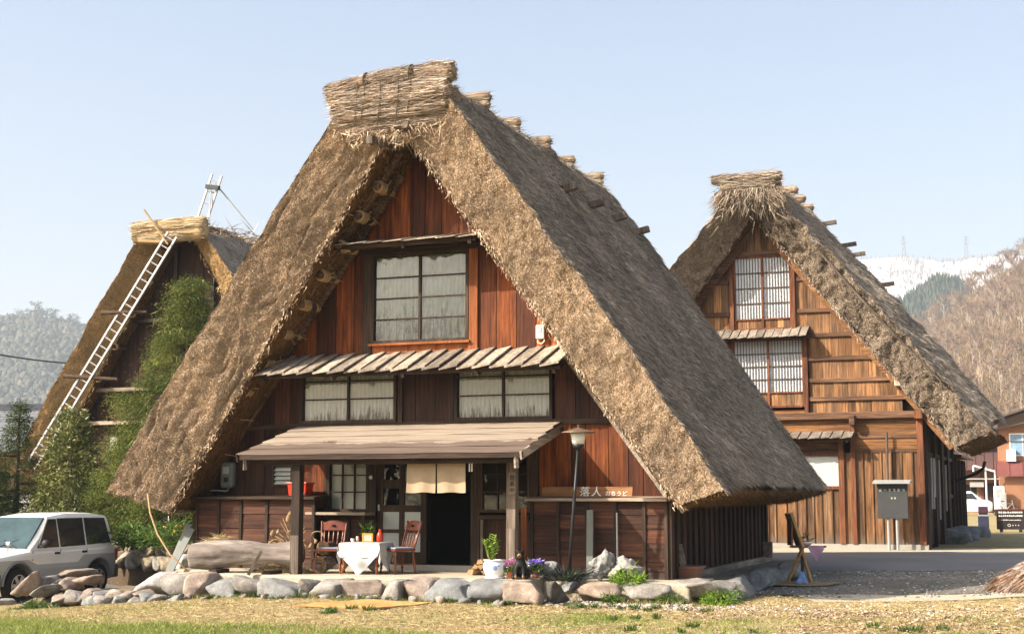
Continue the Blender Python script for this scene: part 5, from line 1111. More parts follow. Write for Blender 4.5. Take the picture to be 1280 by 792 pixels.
for k in range(6):
    if k == 1: tx.box(-.215, -.14, -.053, -.051, 1.475, 1.49)
    else: glyphs(tx, -.325 + k * .11, 1.44, .075, 90 + k, -.0515)
for k in range(2): glyphs(tx, -.05 + k * .08, 1.25, .055, 80 + k, -.0515)
tx.build('lettering', M['cream'], nb_)

# ------------------------------------------------------------------ third farmhouse, behind the trees on the left
H3 = thing('farmhouse', 'distant thatched farmhouse being re-thatched, with a long ladder up its gable', 'farmhouse', (-13.3, 12.0, -0.9))
thatch_roof(H3, 0, 10.95, 1.55, 9.85, 1.65, 1.1, 5.4, 4.9, 0.0, 0.5, 10.5, (M['thatch_cut3'], M['thatch_slope'], M['thatch_soffit'], M['straw_cut3'], M['straw_slope']), 22000, 12000, 35, res=0.09, bulge=.05, blade=1.7, amp=.05, left_n=34000, rag=.6)
RG3 = bpy.data.objects.new('ridge', None); COL.objects.link(RG3); RG3.parent = H3
items = []
for k, (z, r) in enumerate(((9.22, .2), (9.42, .2))):
    c_, it = bundle(RG3, (-1.22, -.05 - .04 * k, z), (1.2, -.05 - .04 * k, z + .02), r, M['ridge3'], None, 500 + k, 1500, blade=1.6, mess=.05); items.append(it)
bundle_straw(RG3, items, M['straw_ridge3'])
MB().grid(lambda u, v: (-1.15 * math.cos(math.pi * v), .1 + 10.2 * u, 8.95 + .5 * math.sin(math.pi * v) ** .6), 30, 12).build('ridge_cap', M['thatch_slope'], RG3, smooth=True)
rs = np.random.default_rng(38); N = 3000; yy = rs.uniform(1.2, 9.5, N); lump = 0.18 + .22 * np.abs(np.sin(yy * 1.9)) * (np.sin(yy * .8) > -.2)
P = np.stack([rs.uniform(-.5, 1.2, N), yy, 9.35 + rs.uniform(-.15, .25, N) * lump * 3], 1); D = rs.normal(0, 1, (N, 3)) * np.array([.8, .8, .6]) * rs.uniform(.15, .5, N)[:, None]
V, F, t = blades(P, D, .03, rs); np_mesh('loose_straw', V, F, M['straw_ridge'], RG3, kind='stuff', attrs={'tone': t})
MB().tube([(1.6, .5, 8.35), (1.62, 10, 8.3)], .05, 6).build('pole', M['grey_wood'], RG3)
for z, x in ((9.3, -1.9), (6.3, -3.55), (5.4, -4.1)): MB().bar((x - .5, 1.5, z - .6 if z > 9 else z), (x + .3, 1.5, (z - .6 if z > 9 else z) - .05), .12, .12).build('peg', M['rope'], RG3)
G3 = bpy.data.objects.new('gable_wall', None); COL.objects.link(G3); G3.parent = H3; soff3 = lambda x: 9.85 - 1.65 * abs(x)
r_ = random.Random(5); x = -4.9
while x < 4.9:
    xe = x + r_.uniform(.3, .42)
    for z0, z1 in ((0, 4.0), (4.0, 6.9), (6.9, 9.4)):
        ta, tb = min(z1, soff3(x)), min(z1, soff3(xe))
        if max(ta, tb) > z0 + .1: m_ = MB(); m_.prism([(x + .004, z0), (xe - .004, z0), (xe - .004, max(tb, z0 + .02)), (x + .004, max(ta, z0 + .02))], 1.0 + r_.uniform(0, .02), 1.04); m_.build('board', M['board_dark'], G3)
    x = xe
MB().prism([(-4.9, -.2), (4.9, -.2), (4.9, 1.7), (0, 9.6), (-4.9, 1.7)], 1.05, 1.1).build('back_lining', M['black'], G3)
for z in (6.95, 5.0, 4.05): MB().box(-(9.85 - z) / 1.65 - .1, (9.85 - z) / 1.65 + .1, .75, 1.0, z - .05, z + .05).build('ledge', M['grey_wood_x'] if z < 6 else M['beam_x'], G3)
for x in (-.5, .75): MB().box(x, x + .1, .9, .99, 6.95, 9.0).build('post', M['beam'], G3)
MB().box(-2.52, -2.28, .93, .99, 3.25, 3.65).build('vent', M['metal_grey'], G3)
for k in range(8):
    x = .5 + k * .55
    MB().tube([(-x, .3, soff3(x) - .1), (-x, 1.0, soff3(x) - .1)], .06, 6).build('purlin', M['pole'], G3); MB().tube([(-x, .45 + .05, soff3(x) - .1), (-x, .58, soff3(x) - .1)], .10, 6).build('purlin_lashing', M['rope'], G3)
MB().box(-4.9, -4.86, 1.1, 10.0, -.2, 2.2).box(4.86, 4.9, 1.1, 10.0, -.2, 2.2).box(-4.9, 4.9, 10.0, 10.04, -.2, 2.2).build('outer_wall', M['board_dark'], H3)
def ladder(name, lab, p0, p1, w, nr, side, group=None):
    p0 = Vector(p0); p1 = Vector(p1); t = thing(name, lab, 'ladder', p0, 0, group); d = p1 - p0; s = Vector(side).normalized() * w / 2
    for q in (-1, 1): MB().bar(s * q, d + s * q, .06, .05, up=Vector(side).cross(d)).build('rail', M['alu'], t)
    for k in range(nr): c = d * ((k + .5) / nr); MB().tube([c - s, c + s], .018, 6).build('rung', M['alu'], t)
    return t
ladder('ladder', 'long aluminium ladder leaning up the gable edge of the distant farmhouse', (-17.5, 11.62, 1.9), (-13.0, 11.62, 8.25), .33, 28, (1, 0, -.55))
ld = ladder('ladder', 'short ladder rising above the ridge of the distant farmhouse, held by stays', (-13.15, 12.9, 8.2), (-12.45, 12.9, 10.15), .33, 6, (1, 0, -.30))
MB().tube([(.62, .05, 1.72), (1.75, .3, .35)], .022, 5).build('stay', M['metal_grey'], ld); MB().tube([(.55, -.05, 1.7), (.55, -.1, .35)], .016, 5).build('stay', M['metal_grey'], ld); MB().bar((.40, -.06, 1.62), (.82, -.06, 1.55), .12, .12).build('bracket', M['metal_dark'], ld)
for lab, a, b_, r_0, mt in (('thin bamboo pole slanting across the ridge bundle of the distant farmhouse', (-13.95, 11.6, 9.0), (-13.05, 11.5, 7.95), .03, 'rope'), ('dark level pole sticking out behind the ladder halfway up the distant gable', (-15.2, 11.5, 6.15), (-13.9, 11.8, 6.15), .06, 'pole'), ('short light pole lying under the ridge bundle of the distant farmhouse', (-14.1, 11.6, 8.12), (-13.2, 11.7, 8.05), .06, 'rope'), ('lower dark pole sticking out behind the ladder near the distant ledge', (-16.4, 11.5, 4.42), (-14.8, 11.8, 4.30), .06, 'pole')):
    t = thing('pole', lab, 'pole', a); MB().tube([(0, 0, 0), Vector(b_) - Vector(a)], [r_0, r_0 * .8], 7).build('shaft', M[mt], t)
# ------------------------------------------------------------------ things about the shop front
def on_y(u, v, y):
    d = pix(u, v, 1.0) - cp; t = (y - cp[1]) / d[1]; return cp + d * t
def on_z(u, v, z):
    d = pix(u, v, 1.0) - cp; t = (z - cp[2]) / d[2]; return cp + d * t
PZ = -0.09
# entrance curtain: two panels on a rod
nr = thing('entrance_curtain', 'short unbleached cloth entrance curtain split in the middle over the dark doorway', 'curtain', (0.97, -1.56, 1.40))
MB().tube([(-.56, 0, .285), (.62, 0, .285)], .013, 8).build('rod', M['beam_x'], nr)
for k, (xa, xb) in enumerate(((-.48, -.012), (.012, .475))):
    mb = MB(); mb.grid(lambda u, v: (xa + (xb - xa) * u + (.02 * v * (u - .5) + (-.014 if k == 0 else .012) * v * v * (1 if (u > .9) == (k == 0) else 0.3)), .012 * math.sin(u * 9 + k * 2) * (.3 + v) - .01, .285 - v * (.535 + .006 * math.sin(u * 8 + k))), 18, 16)
    mb.build('cloth_panel', M['noren'], nr, smooth=True)
for k in range(6): MB().box(-.46 + k * .182, -.42 + k * .182, -.016, .016, .27, .305).build('loop', M['noren'], nr)
for k, x in enumerate((.53, .57)): MB().box(x, x + .018, -.01, .0, .06, .26).build('paper_strip', M['white'], nr)
# hanging plate on the porch post
def text_mesh(name, s, size, mat, parent, loc, vertical=False, spacing=1.0, rot=(math.pi/2, 0, 0), ext=0.002):
    """flat lettering, turned into a mesh"""
    V = []; F = []; off = 0
    items = [s] if not vertical else list(s)
    for i, ch in enumerate(items):
        cu = bpy.data.curves.new(name, 'FONT'); cu.body = ch; cu.size = size; cu.extrude = ext; cu.align_x = 'CENTER'; cu.resolution_u = 3; cu.space_character = spacing
        ob = bpy.data.objects.new(name, cu); COL.objects.link(ob); dg = bpy.context.evaluated_depsgraph_get(); me = bpy.data.meshes.new_from_object(ob.evaluated_get(dg))
        V += [(v.co.x, -v.co.z, v.co.y - (i * size * 1.12 if vertical else 0)) for v in me.vertices]; F += [tuple(j + off for j in p.vertices) for p in me.polygons]; off = len(V)
        bpy.data.objects.remove(ob); bpy.data.curves.remove(cu); bpy.data.meshes.remove(me)
    me = bpy.data.meshes.new(name); me.from_pydata(V, [], F); o = link(name, me, mat, parent); o.location = loc; return o
pq = thing('name_plate', 'small upright wooden plate with three dark characters hung on the porch post', 'sign', (2.06, -1.225, 1.29))
MB().box(-.055, .055, -.012, .010, -.165, .165).build('plate', M['grey_wood_x'], pq, bevel=.004)
text_mesh('lettering', '営業中', .085, M['black'], pq, (0, -.0145, .055), True)
ob = thing('prop_board', 'narrow orange-brown board standing upright behind the porch post', 'board', (2.165, -1.02, PZ)); MB().box(-.04, .04, -.015, .015, 0, 1.02).build('board', M['jamb'], ob)
sg = thing('shop_sign', 'long brown wooden shop sign with white brushed characters lying on the wall ledge', 'sign', (2.94, -0.33, 1.095), 0)
MB().quadbox([(-.74, -.02, 0), (.72, -.02, 0), (.72, .02, 0), (-.74, .02, 0), (-.74, .02, .145), (.72, .02, .145), (.72, .06, .145), (-.74, .06, .145)]).build('board', M['sign'], sg, bevel=.006)
text_mesh('lettering', '落人', .165, M['white'], sg, (.06, -.026, .012), spacing=1.25).rotation_euler = (-.27, 0, 0)
text_mesh('lettering', 'おちうど', .085, M['white'], sg, (.47, -.026, .012), spacing=1.1).rotation_euler = (-.27, 0, 0)
rb_ = thing('plastic_box', 'bright red plastic box on the wall ledge behind the porch post', 'box', (-2.06, -0.30, 1.10))
MB().quadbox([(-.16, -.11, 0), (.16, -.11, 0), (.16, .11, 0), (-.16, .11, 0), (-.175, -.13, .19), (.175, -.13, .19), (.175, .13, .19), (-.175, .13, .19)]).build('body', M['red'], rb_, bevel=.01); MB().box(-.19, .19, -.145, .145, .19, .22).build('lid', M['red'], rb_, bevel=.008); MB().box(.07, .14, -.128, -.112, .02, .06).build('sticker', M['white'], rb_)

# ---- chairs
def lathe_between(mb, p0, p1, prof, n=8):
    p0 = Vector(p0); p1 = Vector(p1); return mb.tube([p0 + (p1 - p0) * t for t, r in prof], [r for t, r in prof], n)
TURN = [(0, .016), (.1, .018), (.16, .013), (.2, .022), (.26, .014), (.5, .024), (.72, .016), (.78, .023), (.84, .014), (.9, .017), (1, .012)]
SPIN = [(0, .009), (.3, .013), (.5, .010), (.55, .015), (.6, .010), (.85, .012), (1, .008)]
def chair(label, loc, rotz):
    t = thing('wooden_chair', label, 'chair', loc, rotz, 'turned wooden chairs beside the little table'); w, d, hs = .215, .20, .375
    MB().quadbox([(-w, -d, hs - .035), (w, -d, hs - .035), (w * .86, d, hs - .035), (-w * .86, d, hs - .035), (-w - .01, -d - .01, hs), (w + .01, -d - .01, hs), (w * .88, d, hs), (-w * .88, d, hs)]).build('seat', M['chairwood'], t, bevel=.012)
    MB().box(-w * .82, w * .82, -d * .85, d * .8, hs, hs + .028).build('cushion', M['cushion'], t, bevel=.012)
    for sx in (-1, 1):
        for sy, k in ((-1, .82), (1, .72)):
            lathe_between(MB(), (sx * w * k, sy * d * .8, hs - .02), (sx * (w * k + .035), sy * (d * .8 + .035), 0), TURN).build('leg', M['chairwood'], t, smooth=True)
        lathe_between(MB(), (sx * (w * .8 + .018), -d * .8 - .015, .15), (sx * (w * .72 + .018), d * .8 + .015, .15), SPIN).build('stretcher', M['chairwood'], t, smooth=True)
        lathe_between(MB(), (sx * w * .80, d * .85, hs), (sx * (w * .93), d + .10, .80), [(0, .017), (.15, .014), (.2, .022), (.3, .015), (.6, .018), (.9, .016), (1, .017)]).build('back_post', M['chairwood'], t, smooth=True)
    lathe_between(MB(), (-w * .78, 0, .15), (w * .78, 0, .15), SPIN).build('stretcher', M['chairwood'], t, smooth=True)
    for k in range(5):
        x = (k - 2) * .066; lathe_between(MB(), (x, d * .86, hs), (x * 1.15, d + .07, .66), SPIN, 6).build('spindle', M['chairwood'], t, smooth=True)
    pts = []
    for k in range(13): u = k / 12; pts.append((-.2 + .4 * u, .655 + .0 * u))
    top = [(.2 - .4 * k / 12, .775 + .035 * math.sin(math.pi * k / 12) - (.012 if k in (2, 10) else 0)) for k in range(13)]
    mb = MB(); mb.prism(pts + top, 0, .022); me = mb.mesh('crest_rail', M['chairwood']); o = link('crest_rail', me, None, t)
    for v in me.vertices: v.co.y += d + .06 + (v.co.z - .655) * .25 - .05 * (1 - (v.co.x / .2) ** 2) * .3
    MB().sphere((0, d + .06 + .012 - .02, .725), (.035, .012, .018), 10, 6).build('handle_hole_shade', M['black'], t)  # near-black ellipsoid: the grip hole's shade is in its colour, nothing is cut
    return t
chair('dark varnished chair with blue-grey cushion facing out on the log side of the cloth table', (-0.95, -1.30, PZ), R(16))
chair('varnished chair with blue-grey cushion turned sideways to the table before the glazed door', (0.06, -0.95, PZ), R(-32))
# ---- little table with a white cloth
tb = thing('small_table', 'low table with curved orange-brown legs under a white cloth', 'table', (-0.40, -1.15, PZ), R(6))
MB().box(-.30, .30, -.28, .28, .44, .465).build('tabletop', M['chairwood'], tb)
for sx in (-1, 1):
    for sy in (-1, 1): MB().tube([(sx * .26, sy * .24, .44), (sx * .285, sy * .265, .33), (sx * .262, sy * .242, .14), (sx * .29, sy * .27, 0.015)], [.03, .032, .018, .026], 8).build('leg', M['jamb'], tb, smooth=True)
MB().box(-.27, .27, -.255, -.235, .37, .44).build('apron', M['chairwood'], tb)
def cloth(name, label, cat, loc, rotz, half, D, rot45, mat, seed, ztop, hemmat=None):
    t = None; N = 56; V = []; hx, hy = half
    for i in range(N + 1):
        for j in range(N + 1):
            a, b_ = (i / N * 2 - 1) * D, (j / N * 2 - 1) * D
            if rot45: a, b_ = (a - b_) / 1.414, (a + b_) / 1.414
            ex, ey = max(0, abs(a) - hx), max(0, abs(b_) - hy); drop = ex + ey * (1 if ex == 0 else .6)
            x = max(-hx, min(hx, a)); y = max(-hy, min(hy, b_)); f = .02 * math.sin(a * 17 + seed) * min(1, drop * 5) + .014 * math.sin(b_ * 23 + seed) * min(1, drop * 5)
            if ex > 0: x += math.copysign(.012 + .05 * drop + f, a)
            if ey > 0: y += math.copysign(.012 + .05 * drop + f, b_)
            V.append((x, y, -drop))
    F = [(i*(N+1)+j, (i+1)*(N+1)+j, (i+1)*(N+1)+j+1, i*(N+1)+j+1) for i in range(N) for j in range(N)]
    me = bpy.data.meshes.new(name); me.from_pydata(V, [], F); me.shade_smooth(); o = link(name, me, mat); o.location = loc; o.rotation_euler = (0, 0, rotz); return tag(o, label, cat)
cloth('under_cloth', 'plain white under-cloth hanging at the sides of the little table', 'tablecloth', (-0.40, -1.15, PZ + .470), R(6), (.305, .285), .50, False, M['cloth'], 1, .47)
cloth('tablecloth', 'white cloth laid cornerwise over the little table, one point hanging in front', 'tablecloth', (-0.40, -1.15, PZ + .478), R(6), (.315, .295), .56, True, M['cloth'], 2, .48)
TZ = PZ + .486
pf = thing('picture_frame', 'orange wooden picture frame standing on the white tablecloth', 'picture frame', (-0.30, -1.30, TZ), R(8))
for bx in ((-.085, -.062, -.01, .01, 0, .135), (.062, .085, -.01, .01, 0, .135), (-.062, .062, -.0095, .0095, 0, .022), (-.062, .062, -.0095, .0095, .113, .135)): MB().box(*bx).build('frame', M['frame_orange'], pf)
MB().box(-.062, .062, -.004, .004, .022, .113).build('picture', M['frost'], pf); MB().box(-.03, .03, -.0062, -.0042, .045, .09).build('drawing', M['metal_grey'], pf)
bt = thing('bottle', 'bright red bottle behind the picture frame on the table', 'bottle', (-0.18, -1.12, TZ)); MB().lathe((0, 0, 0), [(.045, 0), (.05, .02), (.05, .09), (.038, .13), (.018, .16)], 14).build('body', M['red'], bt, smooth=True); MB().lathe((0, 0, .16), [(.02, 0), (.02, .03), (.012, .035)], 10).build('cap', M['red'], bt)
for lab, x, y, r_0, h in (('small white cup on the edge of the tablecloth', -.56, -1.30, .028, .05), ('taller pinkish cup beside the white cup on the tablecloth', -.50, -1.25, .024, .085)):
    t = thing('cup', lab, 'cup', (x, y, TZ)); MB().lathe((0, 0, 0), [(r_0 * .7, 0), (r_0, h * .5), (r_0, h)], 12).build('body', M['white'] if h < .06 else M['pinkcup'], t, smooth=True); MB().lathe((0, 0, h - .004), [(r_0 * .85, 0), (r_0 * .85, .003)], 12).build('drink', M['black'], t)
def leafball(parent, name, c, r, n_, L, w, mat, seed, flat=1.0, up=.4, shell=.5):
    g = np.random.default_rng(seed); d = g.normal(size=(n_, 3)); d /= np.linalg.norm(d, axis=1, keepdims=True); d[:, 2] = d[:, 2] * flat
    P = np.array(c) + d * (r * (shell + (1 - shell) * g.random(n_)))[:, None]; D = (d + g.normal(0, .5, (n_, 3)) + np.array([0, 0, up])) * (L * g.uniform(.6, 1.3, n_))[:, None]
    V, F, t = leaves(P, D, w * g.uniform(.7, 1.3, n_), g); return np_mesh(name, V, F, mat, parent, attrs={'tone': t})
def pot(parent, r, h, mat, name='pot'):
    return MB().lathe((0, 0, 0), [(r * .68, 0), (r * .95, h * .82), (r * 1.08, h * .82), (r * 1.1, h), (r * .95, h), (r * .9, h * .9)], 18).build(name, mat, parent, smooth=False)
t = thing('potted_plant', 'bushy green plant in a clay pot on the back of the cloth table', 'plant', (-0.45, -1.0, TZ)); pot(t, .055, .075, M['terracotta']); leafball(t, 'foliage', (0, 0, .14), .09, 260, .05, .03, M['leaf_herb'], 3)
# ---- flowers, figure, planter in front of the porch post
t = thing('planter', 'big blue-and-white porcelain planter with a leafy shoot by the porch post', 'planter', (1.93, -1.60, PZ))
prof = [(.11, 0), (.125, .015), (.15, .07), (.175, .15), (.17, .20), (.145, .235), (.165, .245), (.165, .255), (.14, .25), (.13, .22)]
MB().lathe((0, 0, .015), prof, 28).build('pot', M['porcelain'], t, smooth=True); MB().lathe((0, 0, 0), [(.13, 0), (.15, .01), (.15, .03), (.12, .03)], 24).build('saucer', M['white'], t); MB().lathe((0, 0, .225), [(.14, 0), (.10, .015)], 18).build('soil', M['bark'], t)
g = np.random.default_rng(4); P = []; D = []; mb = MB()
for k in range(9):
    a = g.uniform(0, 6.28); top = np.array([math.cos(a) * g.uniform(.03, .14) - .05, math.sin(a) * .07, g.uniform(.22, .42)]); mb.tube([(-.04, 0, .23), tuple(top * .5 + np.array([-.02, 0, .14])), tuple(top + np.array([0, 0, .2]))], [.008, .006, .003], 5)
    for q in np.linspace(.35, 1, 14): P.append(np.array([-.04, 0, .23]) * (1 - q) + (top + np.array([0, 0, .2])) * q); D.append(np.array([g.normal(0, .05), g.normal(0, .05), .035]))
mb.build('stem', M['leaf_stem'], t); V, F, tt = leaves(np.array(P), np.array(D), .022, g); np_mesh('foliage', V, F, M['leaf_bright'], t, attrs={'tone': tt})
for lab, x, y, col, seed in (('clay pot of pink flowers between the blue-and-white planter and the black figure', 2.17, -1.55, 'petal_pink', 5), ('clay pot of violet-blue flowers right behind the black figure', 2.46, -1.30, 'petal_blue', 6)):
    t = thing('flower_pot', lab, 'flower pot', (x, y, PZ)); pot(t, .062, .105, M['terracotta']); leafball(t, 'leaves', (0, 0, .13), .075, 90, .07, .05, M['leaf_bright'] if seed == 5 else M['leaf_herb'], seed, .5); leafball(t, 'flowers', (0, 0, .21), .085, 170, .035, .04, M[col], seed + 9, .55, .2, .7)
t = thing('white_primrose_pot', 'small pot of white flowers peeping out behind the black figure', 'flower pot', (2.33, -1.28, PZ)); pot(t, .05, .09, M['terracotta']); leafball(t, 'flowers', (0, 0, .19), .06, 80, .035, .04, M['white_petal'], 25, .6, .2, .7)
leafball(t, 'leaves', (0, 0, .12), .06, 60, .06, .04, M['leaf_herb'], 26, .5)
def skin(name, pts, edges, rad, mat, parent, sub=2):
    me = bpy.data.meshes.new(name); me.from_pydata(pts, edges, []); o = link(name, me, mat, parent); m = o.modifiers.new('skin', 'SKIN'); m.use_smooth_shade = True
    for i, r in enumerate(rad):
        r = r if hasattr(r, '__len__') else (r, r); me.skin_vertices[0].data[i].radius = r
    me.skin_vertices[0].data[0].use_root = True
    s = o.modifiers.new('sub', 'SUBSURF'); s.levels = s.render_levels = sub; return o
t = thing('animal_figure', 'black sitting dog figurine with tan chest beside the pink flowers', 'figurine', (2.36, -1.66, PZ), R(12)); t.scale = (1.3, 1.3, 1.35)
pts = [(0, .03, .075), (0, .0, .15), (0, -.025, .215), (0, -.04, .262), (0, -.085, .252), (0, -.115, .245),     # pelvis, chest, neck, head, muzzle
       (-.045, -.05, .13), (-.042, -.065, .05), (-.042, -.095, .012), (.045, -.05, .13), (.042, -.065, .05), (.042, -.095, .012),
       (-.065, .02, .06), (-.075, -.04, .025), (-.07, -.085, .012), (.065, .02, .06), (.075, -.04, .025), (.07, -.085, .012), (0, .085, .03), (.05, .11, .02), (-.028, -.03, .292), (-.036, -.028, .316), (.028, -.03, .292), (.036, -.028, .316)]
ed = [(0, 1), (1, 2), (2, 3), (3, 4), (4, 5), (1, 6), (6, 7), (7, 8), (1, 9), (9, 10), (10, 11), (0, 12), (12, 13), (13, 14), (0, 15), (15, 16), (16, 17), (0, 18), (18, 19), (3, 20), (20, 21), (3, 22), (22, 23)]
rad = [.075, .072, .045, .047, .028, .02, .03, .022, .02, .03, .022, .02, .045, .03, .022, .045, .03, .022, .016, .01, .018, .007, .018, .007]
skin('body', pts, ed, rad, M['dogcoat'], t)
for s in (-1, 1): MB().sphere((s * .021, -.088, .272), .0065, 8, 6).build('eye', M['black'], t)
MB().sphere((0, -.136, .248), (.011, .009, .008), 8, 6).build('nose', M['black'], t)
# firewood stacked low behind the planter
g = random.Random(3)
for k in range(13):
    x = 1.30 + (k % 5) * .085 + g.uniform(-.02, .02) + (k // 5) * .05; z = PZ + .05 + (k // 5) * .075; y = -.85 + g.uniform(-.05, .05)
    t = thing('firewood', 'split orange-brown log in the low firewood heap beside the blue-and-white planter', 'firewood', (x, y, z), g.uniform(-.4, .4), 'split logs in the firewood heap')
    a0 = g.uniform(0, 6); prof = [(math.cos(a0) * .05, math.sin(a0) * .045), (math.cos(a0 + 2) * .05, math.sin(a0 + 2) * .045), (math.cos(a0 + 3.1) * .045, math.sin(a0 + 3.1) * .045), (math.cos(a0 + 4.4) * .05, math.sin(a0 + 4.4) * .045)]
    MB().prism(prof, -.16, .16).build('wood', M['endgrain'], t, bevel=.006)
for k in range(5):
    t = thing('firewood', 'split log piled against the dado behind the planter', 'firewood', (1.82 + k * .07, -.5 - .05 * (k % 2), PZ + .04 + .07 * (k // 3)), g.uniform(-.3, .3), 'split logs behind the planter')
    a0 = g.uniform(0, 6); MB().prism([(math.cos(a0 + q) * .048, math.sin(a0 + q) * .045) for q in (0, 1.9, 3.2, 4.6)], -.16, .16).build('wood', M['endgrain'], t, bevel=.006)
# ---- lamp post
LB = Vector((2.97, -1.3, PZ - .04)); t = thing('lamp_post', 'slender dark lamp post with a brown conical hat and white glass, leaning slightly', 'lamp post', LB)
MB().tube([(0, 0, 0), (.065, 0, .9), (.155, 0, 1.93)], [.026, .024, .022], 10).build('pole', M['metal_dark'], t, smooth=True); MB().lathe((.158, 0, 1.90), [(.03, 0), (.075, .04), (.09, .085)], 16).build('cup', M['metal_dark'], t, smooth=True)
MB().lathe((.158, 0, 1.985), [(.088, 0), (.118, .17)], 20).build('lamp_glass', M['opal'], t, smooth=True); MB().lathe((.160, 0, 2.15), [(.25, 0), (.245, .012), (.06, .062), (.012, .075), (.012, .10), (.022, .11), (.0, .125)], 24).build('hat', M['hat'], t)
g5 = np.random.default_rng(31); N = 420
Pp = np.stack([g5.normal(0, .12, N), g5.normal(0, .10, N), g5.uniform(0, .10, N)], 1); Dd = np.stack([Pp[:, 0] * 1.6 + g5.normal(0, .08, N), Pp[:, 1] * 1.2 + g5.normal(0, .06, N), g5.uniform(.02, .2, N)], 1)
pl = thing('dark_herb', 'dark twiggy clump at the foot of the lamp post', 'plant', (2.95, -1.35, -.12)); V, F, tt = blades(Pp, Dd, .014, g5); np_mesh('stems', V, F, M['dark_stems'], pl, attrs={'tone': tt}); leafball(pl, 'leaves', (.12, -.05, .05), .13, 130, .05, .03, M['leaf_herb'], 8, .4)
t = thing('prop_post', 'grey squared post leaning on the low wall right of the lamp', 'post', (3.05, -.50, -.13)); MB().bar((0, -.06, 0), (-.005, .0, 1.02), .10, .05, up=(0, 1, 0)).build('post', M['metal_dark2'], t)
t = thing('pale_pole', 'thin pale pole upright against the low wall above the porous rocks', 'pole', (3.46, -.48, -.10)); MB().tube([(0, 0, 0), (-.01, .02, .95)], .015, 6).build('shaft', M['metal_grey'], t)
# box planter and its board
t = thing('trough_planter', 'reddish-brown trough planter at the corner of the dark side wall', 'planter', (4.37, .22, -.155)); MB().quadbox([(-.13, -.10, 0), (.13, -.10, 0), (.13, .28, 0), (-.13, .28, 0), (-.17, -.14, .17), (.17, -.14, .17), (.17, .32, .17), (-.17, .32, .17)]).build('body', M['plastic_brown'], t, bevel=.008); MB().quadbox([(-.19, -.16, .165), (.19, -.16, .165), (.19, .34, .165), (-.19, .34, .165), (-.19, -.16, .20), (.19, -.16, .20), (.19, .34, .20), (-.19, .34, .20)]).build('rim', M['plastic_brown'], t, bevel=.006)
t = thing('plank', 'short weathered plank standing in the trough planter against the wall', 'plank', (4.27, .22, .04)); MB().bar((.02, 0, 0), (-.045, .0, .33), .09, .03, up=(0, 1, 0)).build('board', M['grey_wood'], t)
# ---- the big silvered log, its prop and what lies about it
t = thing('driftwood_log', 'long silvery weathered log lying on the terrace in front of the low wall', 'log', (-3.10, -1.80, PZ)); NU, NV = 60, 30; V = []
for i in range(NU + 1):
    u = i / NU; x = 1.72 * u; c = np.array([x, .30 * u, .245 + .035 * math.sin(u * 3) + .05 * u]); r = .20 - .02 * u + .025 * math.sin(u * 7)
    for j in range(NV):
        a = 2 * math.pi * j / NV; V.append(c + np.array([0, math.cos(a), math.sin(a)]) * r * (1 - .16 * max(0, math.cos(a - 3.6 + .4 * u)) ** 14 - .07 * max(0, math.cos(a - 4.4 + .5 * u)) ** 20))
V = np.array(V); nz = fbm(V * np.array([.35, 1, 1]), 7, 4, 3); ax = np.array([[1.72 * (i / NU), .30 * i / NU, .26] for i in range(NU + 1) for j in range(NV)]); V = V + (V - ax) * (nz * .16)[:, None]
F = [(i*NV + j, (i+1)*NV + j, (i+1)*NV + (j+1) % NV, i*NV + (j+1) % NV) for i in range(NU) for j in range(NV)]; me = bpy.data.meshes.new('trunk'); me.from_pydata([tuple(v) for v in V], [], F + [tuple(range(NV)), tuple(reversed(range(NU*NV, NU*NV + NV)))]); me.shade_smooth(); link('trunk', me, M['log'], t)
for x in (.45, 1.4): MB().box(x - .07, x + .07, -.16, .22, 0, .055).build('bearer', M['beam'], t)
t = thing('prop_stick', 'short grey squared stick propped against the silvery log', 'stick', (-1.90, -2.13, PZ)); MB().bar((0, 0, 0), (.17, .10, .36), .07, .05).build('stick', M['post'], t)
def strawheap(name, lab, cat, loc, r, h, N, seed, mat='drystalk'):
    g = np.random.default_rng(seed); a = g.uniform(0, 6.28, N); q = np.sqrt(g.random(N)); P = np.stack([np.cos(a) * q * r[0], np.sin(a) * q * r[1], h * (1 - q ** 2) * g.uniform(.5, 1, N)], 1); D = g.normal(0, 1, (N, 3)) * np.array([.12, .09, .05]); V, F, tt = blades(P, D, .010, g)
    t = thing(name, lab, cat, loc); np_mesh('straw', V, F, M[mat], t, attrs={'tone': tt}); return t
strawheap('straw_heap', 'tuft of dry straw on the silvery log under the low wall', 'straw', (-2.72, -1.62, PZ + .42), (.24, .12), .16, 900, 4); strawheap('straw_litter', 'dry straw scattered under the far end of the silvery log', 'straw', (-1.85, -1.2, PZ + .01), (.5, .35), .1, 1200, 5)
t = thing('dried_lotus', 'bunch of dried lotus stalks and seed heads standing behind the porch post', 'dried plant', (-1.62, -1.25, PZ + .30)); g = random.Random(6)
for k in range(15):
    a = g.uniform(-1.2, 1.2); L = g.uniform(.25, .62); top = Vector((math.sin(a) * L * .8 - .1, g.uniform(-.1, .1), math.cos(a) * L * .95)); MB().tube([(g.uniform(-.08, .1), 0, 0), tuple(top * .5 + Vector((0, 0, .06))), tuple(top)], [.009, .008, .005], 5).build('stalk', M['rope'], t)
for k, (x, z, r_0) in enumerate(((-.06, .56, .085), (-.36, .30, .05), (-.26, .33, .045), (.33, .10, .06), (.42, .18, .04), (-.15, .1, .05))):
    V, F = rock_mesh((r_0 * .9, r_0 * .8, r_0 * 1.15), 70 + k, 2, .1, .12); np_mesh('seed_head', V + np.array([x, -.05, z]), F, M['rope'], t, smooth=True)
